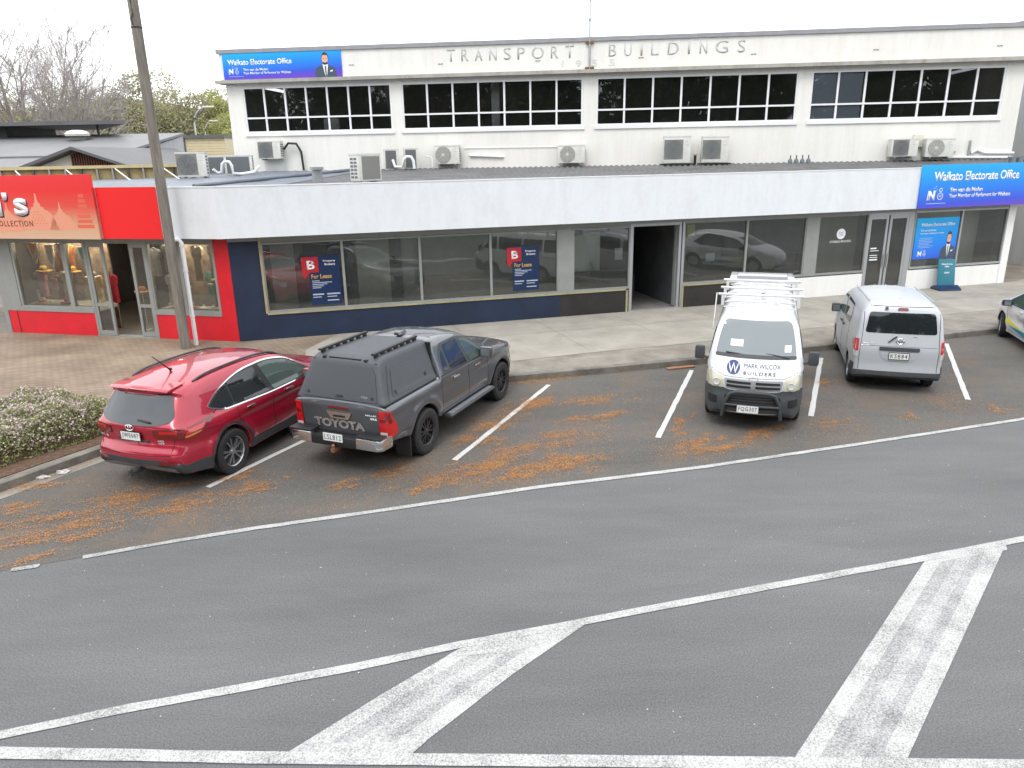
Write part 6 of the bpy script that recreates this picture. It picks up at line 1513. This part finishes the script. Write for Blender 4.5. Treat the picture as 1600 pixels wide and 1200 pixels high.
# ---- white builder's van --------------------------------------------------------
def build_van():
    Lv = 4.70
    root = place('parked_van', 4.27, 12.42, -109, Lv, "white builder's van facing the road with roof rack bars and raised rear door", 'van')
    Rw = .335; xr, xf = 1.15, 3.72
    pts = [(.12, .34, .05), (.62, .30, .03)]+[(x, z, 0) for x, z in arch(xr, Rw, .40, .30)]+[(1.6, .28, .03), (3.25, .28, .03)]+[(x, z, 0) for x, z in arch(xf, Rw, .40, .30)]+[(4.2, .27, .05), (4.58, .26, .08), (4.68, .36, .08), (4.70, .60, .08), (4.66, .72, .04), (4.66, .90, .06), (4.60, 1.04, .10), (4.36, 1.20, .12), (4.22, 1.27, .05), (3.62, 1.84, .15), (3.3, 1.94, .3), (2.5, 1.98, .5), (.6, 1.98, .3), (.10, 1.95, .10), (.05, 1.6, .2), (.0, .95, .1), (-.02, .6, .08), (.02, .42, .05)]
    def W(x, z):
        w_ = .8475-.012*math.exp(-((z-1.02)/.05)**2)
        if z < .5: w_ -= .03*smoothstep(.5, .25, z)
        if z > 1.10: w_ -= (z-1.10)*.17+.05*smoothstep(1.55, 2.0, z)
        w_ -= .14*smoothstep(4.0, 4.75, x)**1.5+.04*smoothstep(.5, -.1, x)
        return w_
    b = make_body('body', fil(pts), W, V['white'], V['seam'], root, rt_=.15, rf_=.12, rr_=.06, ct=.05, cf=.10, cr_=.03)
    decal(b, 'windscreen', fil([(-.70, 1.30, .06), (.70, 1.30, .06), (.66, 1.55, .1), (.59, 1.83, .10), (-.59, 1.83, .10), (-.66, 1.55, .1)]), 'F', V['glass_gy'], off=.006, res=.04)
    decal(b, 'windscreen_base', fil([(-.70, 1.265, .03), (.70, 1.265, .03), (.70, 1.315, .02), (-.70, 1.315, .02)]), 'F', V['clad'], off=.010, res=.04)
    for a, c, z in ((-.08, -.52, 1.33), (.58, .18, 1.33)):
        MB().tube([(4.28, a, z-.04), (4.26, (a+c)/2, z-.01), (4.24, c, z+.01)], .012, n=6).build('wiper', M['black'], root)
    # things seen on the dash: stickers
    for y0, y1, z0, z1 in ((-.45, -.23, 1.43, 1.53), (.49, .60, 1.37, 1.47), (-.62, -.57, 1.74, 1.77)):
        decal(b, 'windscreen_sticker', [(y0, z0), (y1, z0), (y1, z1), (y0, z1)], 'F', M['white_print'], off=.010, thick=.004)
    decal(b, 'front_bumper', fil([(-.80, .30, .04), (.80, .30, .04), (.82, .50, .05), (.82, .80, .04), (.50, .80, .03), (.42, .77, .04), (-.42, .77, .04), (-.50, .80, .03), (-.82, .80, .04), (-.82, .50, .05)]), 'F', V['clad'], off=.014, res=.04)
    both(b, 'front_bumper', fil([(4.15, .27, .03), (4.66, .27, .02), (4.69, .80, .02), (4.14, .74, .05), (4.10, .5, .05)]), V['clad'], off=.012)
    decal(b, 'lower_grille', fil([(-.44, .46, .03), (.44, .46, .03), (.48, .68, .04), (-.48, .68, .04)]), 'F', M['black_matte'], off=.020, res=.05)
    for k in range(4): decal(b, 'grille_bar', [(-.43, .50+.05*k), (.43, .50+.05*k), (.43, .508+.05*k), (-.43, .508+.05*k)], 'F', V['clad'], off=.026, thick=.006)
    decal(b, 'grille', fil([(-.46, .80, .02), (.46, .80, .02), (.50, .97, .03), (.1, .97, .1), (0, .95, .05), (-.1, .97, .1), (-.50, .97, .03)]), 'F', V['skid'], off=.012)
    for z0 in (.825, .895):
        for sg in (-1, 1):
            y0, y1 = sorted((sg*.04, sg*.45)); decal(b, 'grille_slot', fil([(y0, z0, .01), (y1, z0, .01), (y1, z0+.04, .01), (y0, z0+.045, .01)]), 'F', M['black_matte'], off=.017, thick=.006)
    e_ = MB(); cz_ = 1.0
    for rx, rz in ((.085, .058), (.03, .055)):
        e_.lathe([(.9, -.006), (1, 0), (.9, .006)], 'x', (0, 0, 0), n=24)
        e_.v[-72:] = [(x, y*rx, z*rz) for x, y, z in e_.v[-72:]]
    e_.xform(Matrix.Translation((b.bvh.ray_cast(Vector((9, 0, 1.0)), Vector((-1, 0, 0)))[0].x+.02, 0, 1.0)) @ Matrix.Rotation(R(-12), 4, 'Y')); e_.build('badge', V['chrome'], root)
    for sg, sd in ((-1, 'R'), (1, 'L')):
        ra = [(sg*.50, .80), (sg*.80, .78), (sg*.82, .99), (sg*.74, 1.06), (sg*.52, .98)]
        if sg < 0: ra = ra[::-1]
        l = decal(b, 'headlight', fil([(y, z, .03) for y, z in ra]), 'F', V['lampy'], off=.014)
        decal(b, 'headlight_wrap', fil([(4.36, .80, .03), (4.64, .80, .02), (4.64, 1.0, .03), (4.30, 1.04, .05)]), sd, V['lampy'], off=.012, parent=l)
        bb = MB().lathe([(.0, 0), (.045, .004), (.06, .012), (.065, 0)], 'x', (4.695, sg*.63, .90), n=18); bb.build('headlight_bowl', V['lampc'], l)
        decal(b, 'fog_recess', fil([(min(sg*.60, sg*.76), .50, .03), (max(sg*.60, sg*.76), .50, .03), (max(sg*.60, sg*.76), .64, .03), (min(sg*.60, sg*.76), .64, .03)]), 'F', M['black_matte'], off=.020)
        decal(b, 'side_window', fil([(3.42, 1.22, .03), (4.02, 1.22, .05), (4.05, 1.30, .05), (3.68, 1.68, .1), (3.40, 1.70, .04)]), sd, V['glass'], off=.006)
        for x0, x1 in ((2.2, 3.3), (1.1, 2.1), (.2, 1.0)): decal(b, 'side_window', fil([(x0, 1.24, .05), (x1, 1.24, .05), (x1, 1.70, .06), (x0, 1.70, .06)]), sd, V['glass'], off=.006)
        m_ = MB().box(-.06, .06, -.09, .09, -.13, .13).build('wing_mirror', V['clad'], root, bevel=.045); m_.location = (4.10, sg*.99, 1.27)
        MB().tube([(0, -sg*.02, -.06), (.0, -sg*.20, -.12)], .025, n=8).build('arm', V['clad'], m_); MB().box(-.066, -.06, -.06, .06, -.1, .1).build('mirror_glass', V['chrome'], m_)
        decal(b, 'rear_light', fil([(.0, .95, .02), (.10, .95, .02), (.10, 1.35, .02), (.03, 1.35, .02)]), sd, V['lampr'], off=.01)
        for xx in (xr, xf): wheel(root, xx, sg*.75, Rw, .2, .2, 'steel', sg)
    # nudge bar
    nb = MB(); nb.tube([(4.74, -.50, .28), (4.80, -.46, .55), (4.83, -.38, .73), (4.84, -.28, .77), (4.84, .28, .77), (4.83, .38, .73), (4.80, .46, .55), (4.74, .50, .28)], .032, n=10)
    nb.tube([(4.81, -.46, .52), (4.85, 0, .52), (4.81, .46, .52)], .025, n=8); nb.build('nudge_bar', V['clad'], root, smooth=True, ang=60)
    plate(root, 'F', 4.87, .47, 'FQG307', c=-.06, frame=False)
    # sign writing on the nose
    navy = mat('van_print_navy', (.03, .05, .16), .4); slate = mat('van_print_slate', (.12, .14, .18), .4)
    lg = MB(); lg.add([(0, .0+.115*math.cos(a), .115*math.sin(a)) for a in np.linspace(0, 2*PI, 32, endpoint=False)], [tuple(range(32))])
    lg_o = decal(b, 'emblem', [(-.36+.115*math.cos(a), 1.135+.10*math.sin(a)) for a in np.linspace(0, 2*PI, 28, endpoint=False)], 'F', navy, off=.005, thick=.004)
    for x0 in (-.40, -.32):
        q = vt('V', root, 'F', x0, .10, 1.06, 1.20, 0, M['white_print'], b=b, bold=.0, off=.014, name='emblem')
    vt('MARK WILCOX', root, 'F', .13, .62, 1.145, 1.205, 0, slate, b=b, bold=.0, off=.012); vt('BUILDERS', root, 'F', .09, .54, 1.05, 1.10, 0, slate, b=b, bold=.01, off=.012, spacing=1.3)
    # roof: ribs, rack, raised rear door
    for k in range(6):
        MB().tube([(3.25-k*.52, y, 2.018-.05*(abs(y)/.7)**2.4) for y in np.linspace(-.66, .66, 13)], .013, n=6).build('roof_rib', V['white'], root)
    for k, xb in enumerate((2.70, 1.90, .9)):
        rb = MB().tube([(xb, -.80, 2.12), (xb, .80, 2.12)], .026, n=10).box(xb-.03, xb+.03, -.74, -.68, 1.90, 2.10).box(xb-.03, xb+.03, .68, .74, 1.90, 2.10)
        rb.build('rack_bar', V['white'], root, smooth=True, ang=40)
    MB().tube([(3.1, -.84, 1.5), (2.7, -.83, 2.14)], .014, n=6).build('rack_stay', M['steel'], root)
    MB().tube([(2.3, .05, 2.03), (2.3, .05, 2.09)], .03, n=8).build('roof_stud', M['black'], root)
    g = MB(); mt = Matrix.Translation((.16, 0, 1.985)) @ Matrix.Rotation(R(1.5), 4, 'Y')
    g.box(-1.15, 0, -.72, -.56, -.05, .0).box(-1.15, 0, .56, .72, -.05, 0).box(-.12, 0, -.56, .56, -.05, 0).box(-1.15, -.62, -.56, .56, -.05, 0); g.xform(mt)
    t = g.build('rear_door', V['white'], root, bevel=.015)
    MB().box(-.62, -.12, -.56, .56, -.012, .004).xform(mt).build('door_window', mat('tinted_film', (.19, .18, .21), .35), t); MB().tube([(-1.05, .68, .02), (-1.08, .80, .05)], .03).xform(mt).build('latch', M['black'], t)
    MB().tube([(.1, .66, 1.6), (-.5, .66, 1.97)], .012).tube([(.1, -.66, 1.6), (-.5, -.66, 1.97)], .012).build('gas_strut', M['black'], root)
    for yy in np.linspace(-.5, .5, 6):
        q = lineseam(b, [(.4, yy), (3.35, yy)], 'T', w_=.007, m=V['skid']); q.name = 'roof_swage'
    seams(b, [[(3.36, 1.18), (3.36, .34)], [(4.12, 1.22), (4.2, 1.0), (4.12, .74)], [(2.15, 1.2), (2.15, .34)]])
    for l in ([(-.78, 1.10), (-.50, 1.0), (.50, 1.0), (.78, 1.10)],):
        q = lineseam(b, l, 'F', w_=.006); q.name = 'bonnet_gap'
    return root

# ---- silver small van -----------------------------------------------------------
def build_small_van():
    root = place('parked_van', 7.87, 14.42, 72, 0, 'small silver van parked nose-in with its tailgate towards the road', 'van')
    Rw = .305; xr, xf = .80, 3.52
    pts = [(.10, .30, .05), (.38, .27, .03)]+[(x, z, 0) for x, z in arch(xr, Rw, .36, .26)]+[(1.2, .24, .03), (3.1, .24, .03)]+[(x, z, 0) for x, z in arch(xf, Rw, .36, .26)]+[(4.0, .24, .05), (4.3, .26, .08), (4.40, .45, .1), (4.38, .75, .15), (4.22, .93, .2), (3.80, 1.08, .2), (3.55, 1.18, .1), (2.95, 1.68, .25), (2.5, 1.80, .3), (1.5, 1.85, .5), (.6, 1.845, .3), (.24, 1.80, .10), (.14, 1.55, .3), (.06, 1.12, .15), (.02, .90, .08), (.03, .60, .05), (.02, .48, .05), (.0, .36, .05)]
    def W(x, z):
        w_ = .845-.01*math.exp(-((z-1.0)/.05)**2)
        if z < .5: w_ -= .03*smoothstep(.5, .25, z)
        if z > 1.02: w_ -= (z-1.02)*.16+.06*smoothstep(1.5, 1.85, z)
        for xc in (xr, xf): w_ += .015*math.exp(-((math.hypot(x-xc, z-Rw)-.42)/.07)**2)
        w_ -= .16*smoothstep(3.6, 4.45, x)**1.5+.03*smoothstep(.4, -.1, x)
        return w_
    b = make_body('body', fil(pts), W, V['silver'], V['seam'], root, rt_=.16, rf_=.12, rr_=.10, ct=.045, cf=.12, cr_=.035)
    decal(b, 'rear_window', fil([(-.66, 1.25, .06), (.66, 1.25, .06), (.60, 1.66, .07), (-.60, 1.66, .07)]), 'B', V['glass'], off=.006, res=.045)
    decal(b, 'rear_bumper', fil([(-.80, .31, .03), (.80, .31, .03), (.80, .47, .02), (-.80, .47, .02)]), 'B', V['clad'], off=.014)
    both(b, 'rear_bumper', fil([(.07, .30, .03), (.42, .28, .03), (.42, .40, .05), (.26, .60, .03), (.07, .60, .02)]), V['clad'], off=.014)
    decal(b, 'tailgate_handle', fil([(-.37, .90, .02), (.37, .90, .02), (.37, .975, .02), (-.37, .975, .02)]), 'B', V['clad'], off=.022)
    rc = decal(b, 'plate_recess_rim', fil([(-.36, .885, .02), (.36, .885, .02), (.28, .72, .06), (.2, .69, .06), (-.2, .69, .06), (-.28, .72, .06)]), 'B', V['silver'], off=.012)
    plate(root, 'B', -.035, .80, 'KSB84')
    decal(b, 'stop_light', fil([(-.10, 1.70, .015), (.10, 1.70, .015), (.09, 1.755, .02), (-.09, 1.755, .02)]), 'B', V['lampd'], off=.014)
    decal(b, 'camera_housing', fil([(.27, 1.71, .01), (.33, 1.71, .01), (.33, 1.76, .01), (.27, 1.76, .01)]), 'B', V['clad'], off=.03)
    e_ = MB().lathe([(.060, -.006), (.072, 0), (.060, .006), (.050, 0), (.060, -.006)], 'x', (.005, 0, 1.10), n=24).box(-.008, .004, -.085, .085, 1.088, 1.112); e_.build('badge', V['chrome'], root)
    vt('VANETTE', root, 'B', .60, .20, 1.03, 1.05, 0, V['chrome'], b=b); vt('NV200', root, 'B', .64, .14, .985, 1.01, 0, V['chrome'], b=b)
    MB().tube([(.07, .05, 1.19), (-.01, .12, 1.165), (.0, .22, 1.07)], [.02, .014, .012], n=6).tube([(.07, .05, 1.19), (.04, -.30, 1.19)], [.012, .006], n=6).build('rear_wiper', M['black'], root)
    for sg, sd in ((-1, 'R'), (1, 'L')):
        y0, y1 = sorted((sg*.755, sg*.835))
        l = decal(b, 'tail_light', fil([(y0, .86, .01), (y1, .86, .01), (y1, 1.10, .02), (y0, 1.12, .02)]), 'B', V['lampr'], off=.012)
        decal(b, 'reversing_lamp', fil([(y0, .74, .01), (y1, .74, .01), (y1, .86, .01), (y0, .86, .01)]), 'B', V['lampc'], off=.012, parent=l)
        l = decal(b, 'tail_light', fil([(.09, .88, .01), (.19, .88, .02), (.17, 1.10, .03), (.12, 1.10, .02)]), sd, V['lampr'], off=.012)
        decal(b, 'reversing_lamp', fil([(.09, .76, .01), (.19, .76, .02), (.19, .88, .01), (.09, .88, .01)]), sd, V['lampc'], off=.012, parent=l)
        decal(b, 'side_window', fil([(2.35, 1.16, .04), (3.35, 1.12, .03), (3.42, 1.16, .03), (2.95, 1.56, .12), (2.38, 1.60, .05)]), sd, V['glass_gn'], off=.006)
        decal(b, 'side_window', fil([(1.3, 1.18, .04), (2.22, 1.17, .04), (2.24, 1.60, .05), (1.3, 1.60, .05)]), sd, V['glass'], off=.006)
        mirror_(root, 3.16, sg*.80, 1.15, sg, V['clad'], w_=.2, h=.2)
        MB().tube([(.5, sg*.60, 1.845), (2.5, sg*.60, 1.81)], .012, n=6).build('roof_drip', V['silver'], root)
        for xx in (xr, xf): wheel(root, xx, sg*.74, Rw, .185, .19, 'cap', sg)
    decal(b, 'windscreen', fil([(-.68, 1.22, .08), (.68, 1.22, .08), (.58, 1.68, .06), (-.58, 1.68, .06)]), 'F', V['glass_gn'], off=.006, res=.05)
    for k in range(5): MB().tube([(.55, -.44+.22*k, 1.885-.02*abs(k-2)), (2.6, -.44+.22*k, 1.84-.02*abs(k-2))], .007, n=5).build('roof_rib', V['silver'], root)
    for y in (-.705, .705):
        q = lineseam(b, [(y*.98, 1.70), (y, 1.2), (y*1.03, .9), (y*1.03, .48)], 'B'); q.name = 'tailgate_gap'
    q = lineseam(b, [(-.70, .985), (-.40, .99), (.40, .99), (.70, .985)], 'B', w_=.006); q.name = 'tailgate_gap'
    q = lineseam(b, [(-.64, 1.775), (.64, 1.775)], 'B'); q.name = 'tailgate_gap'
    seams(b, [[(2.28, 1.62), (2.28, .3)], [(1.22, 1.62), (1.22, .5)], [(3.42, 1.1), (3.2, .35)]])
    handles(b, [(2.45, 1.0), (2.05, 1.0)], V['clad'])
    return root

# ---- white liveried hatchback at the right edge ---------------------------------------
def build_hatch():
    root = place('parked_car', 13.83, 18.85, 74, 3.50, 'white liveried hatchback with yellow and teal stripes at the right edge')
    Rw = .315; xr, xf = .80, 3.50
    pts = [(.10, .32, .05), (.38, .27, .03)]+[(x, z, 0) for x, z in arch(xr, Rw, .37, .26)]+[(1.2, .22, .03), (3.08, .22, .03)]+[(x, z, 0) for x, z in arch(xf, Rw, .37, .26)]+[(3.98, .22, .05), (4.25, .24, .1), (4.38, .42, .1), (4.36, .68, .15), (4.20, .84, .2), (3.75, .98, .25), (3.35, 1.08, .15), (2.65, 1.43, .4), (2.0, 1.52, .5), (1.1, 1.50, .5), (.45, 1.42, .1), (.2, 1.10, .1), (.10, .95, .1), (.12, .7, .1), (.0, .55, .08), (.03, .40, .05)]
    def W(x, z):
        w_ = .86+.01*math.exp(-((z-.82)/.06)**2)-.018*math.exp(-((z-.6)/.09)**2)
        if z < .5: w_ -= .04*smoothstep(.5, .22, z)
        if z > .95: w_ -= (z-.95)*.42
        for xc in (xr, xf): w_ += .02*math.exp(-((math.hypot(x-xc, z-Rw)-.43)/.08)**2)
        w_ -= .20*smoothstep(3.55, 4.42, x)**1.5+.14*smoothstep(.7, -.1, x)**1.5
        return w_
    b = make_body('body', fil(pts), W, V['white'], V['seam'], root, rt_=.13, rf_=.14, rr_=.12, ct=.04, cf=.14, cr_=.08)
    both(b, 'window_surround', fil([(.72, 1.12, .05), (1.1, .99, .1), (3.10, .955, .03), (3.24, .99, .03), (2.62, 1.34, .15), (2.0, 1.43, .2), (1.2, 1.40, .2)]), M['black'], off=.004)
    both(b, 'side_window', fil([(1.12, 1.01, .05), (1.95, .99, .03), (1.90, 1.40, .04), (1.25, 1.37, .15)]), V['glass'], off=.008, thick=.006)
    both(b, 'side_window', fil([(2.05, .985, .03), (2.98, .97, .03), (3.06, 1.0, .03), (2.58, 1.31, .12), (2.03, 1.40, .04)]), V['glass_gn'], off=.008, thick=.006)
    decal(b, 'windscreen', fil([(-.68, 1.10, .08), (.68, 1.10, .08), (.56, 1.42, .08), (-.56, 1.42, .08)]), 'F', V['glass_gn'], off=.006, res=.05)
    decal(b, 'rear_window', fil([(-.6, 1.10, .08), (.6, 1.10, .08), (.5, 1.38, .06), (-.5, 1.38, .06)]), 'B', V['glass'], off=.006, res=.05)
    yel = mat('livery_yellow', (.60, .55, .02), .4); tea = mat('livery_teal', (.02, .22, .32), .4)
    for sd in 'LR':
        decal(b, 'stripe_yellow', fil([(3.10, .46, .0), (3.10, .62, .0), (2.9, .56, .1), (2.4, .50, .1), (1.9, .47, .1), (2.4, .45, .1)]), sd, yel, off=.004)
        decal(b, 'stripe_teal', fil([(2.95, .42, .0), (2.5, .44, .1), (1.2, .47, .1), (1.2, .33, .0), (2.0, .33, .1)]), sd, tea, off=.0045)
    vt('Lab', root, 'L', 2.18, .42, .66, .80, 0, M['letter'], b=b, bold=.01); vt('Lab', root, 'R', 2.18, .42, .66, .80, 0, M['letter'], b=b, bold=.01)
    for sd, q in (('L', 1), ('R', -1)):
        decal(b, 'roundel', [(2.52+.05*math.cos(a), .80+.07*math.sin(a)) for a in np.linspace(0, 2*PI, 16, endpoint=False)], sd, M['letter'], off=.004, thick=.003)
        decal(b, 'roundel', [(2.52+.035*math.cos(a), .80+.05*math.sin(a)) for a in np.linspace(0, 2*PI, 16, endpoint=False)], sd, V['white'], off=.0055, thick=.003)
        for k in range(3): decal(b, 'small_print', [(2.80, .70-.035*k), (3.05, .70-.035*k), (3.05, .707-.035*k), (2.80, .707-.035*k)], sd, M['letter'], off=.004, thick=.003)
    handles(b, [(2.20, .90), (1.28, .92)], V['white'])
    for sg, sd in ((-1, 'R'), (1, 'L')):
        mirror_(root, 2.98, sg*.84, .99, sg, M['black'], w_=.2, h=.15)
        decal(b, 'headlight', fil([(3.85, .70, .03), (4.3, .58, .03), (4.3, .72, .03), (3.95, .88, .05)]), sd, V['lampc'], off=.008)
        decal(b, 'tail_light', fil([(.06, .85, .02), (.35, .85, .03), (.25, 1.08, .03), (.12, 1.05, .02)]), sd, V['lampr'], off=.01)
        for xx in (xr, xf): wheel(root, xx, sg*.765, Rw, .195, .205, 'cap', sg, steer=-R(13) if xx == xf else 0)
    seams(b, [[(2.0, 1.41), (2.0, .3)], [(3.12, .96), (3.14, .7), (3.04, .3)], [(1.1, 1.0), (1.15, .7)], [(1.25, .30), (3.0, .30)], [(3.2, .95), (4.1, .80)]])
    plate(root, 'F', 4.50, .42, 'LAB1', frame=False) if False else None
    return root
build_suv(); build_ute(); build_van(); build_small_van(); build_hatch()
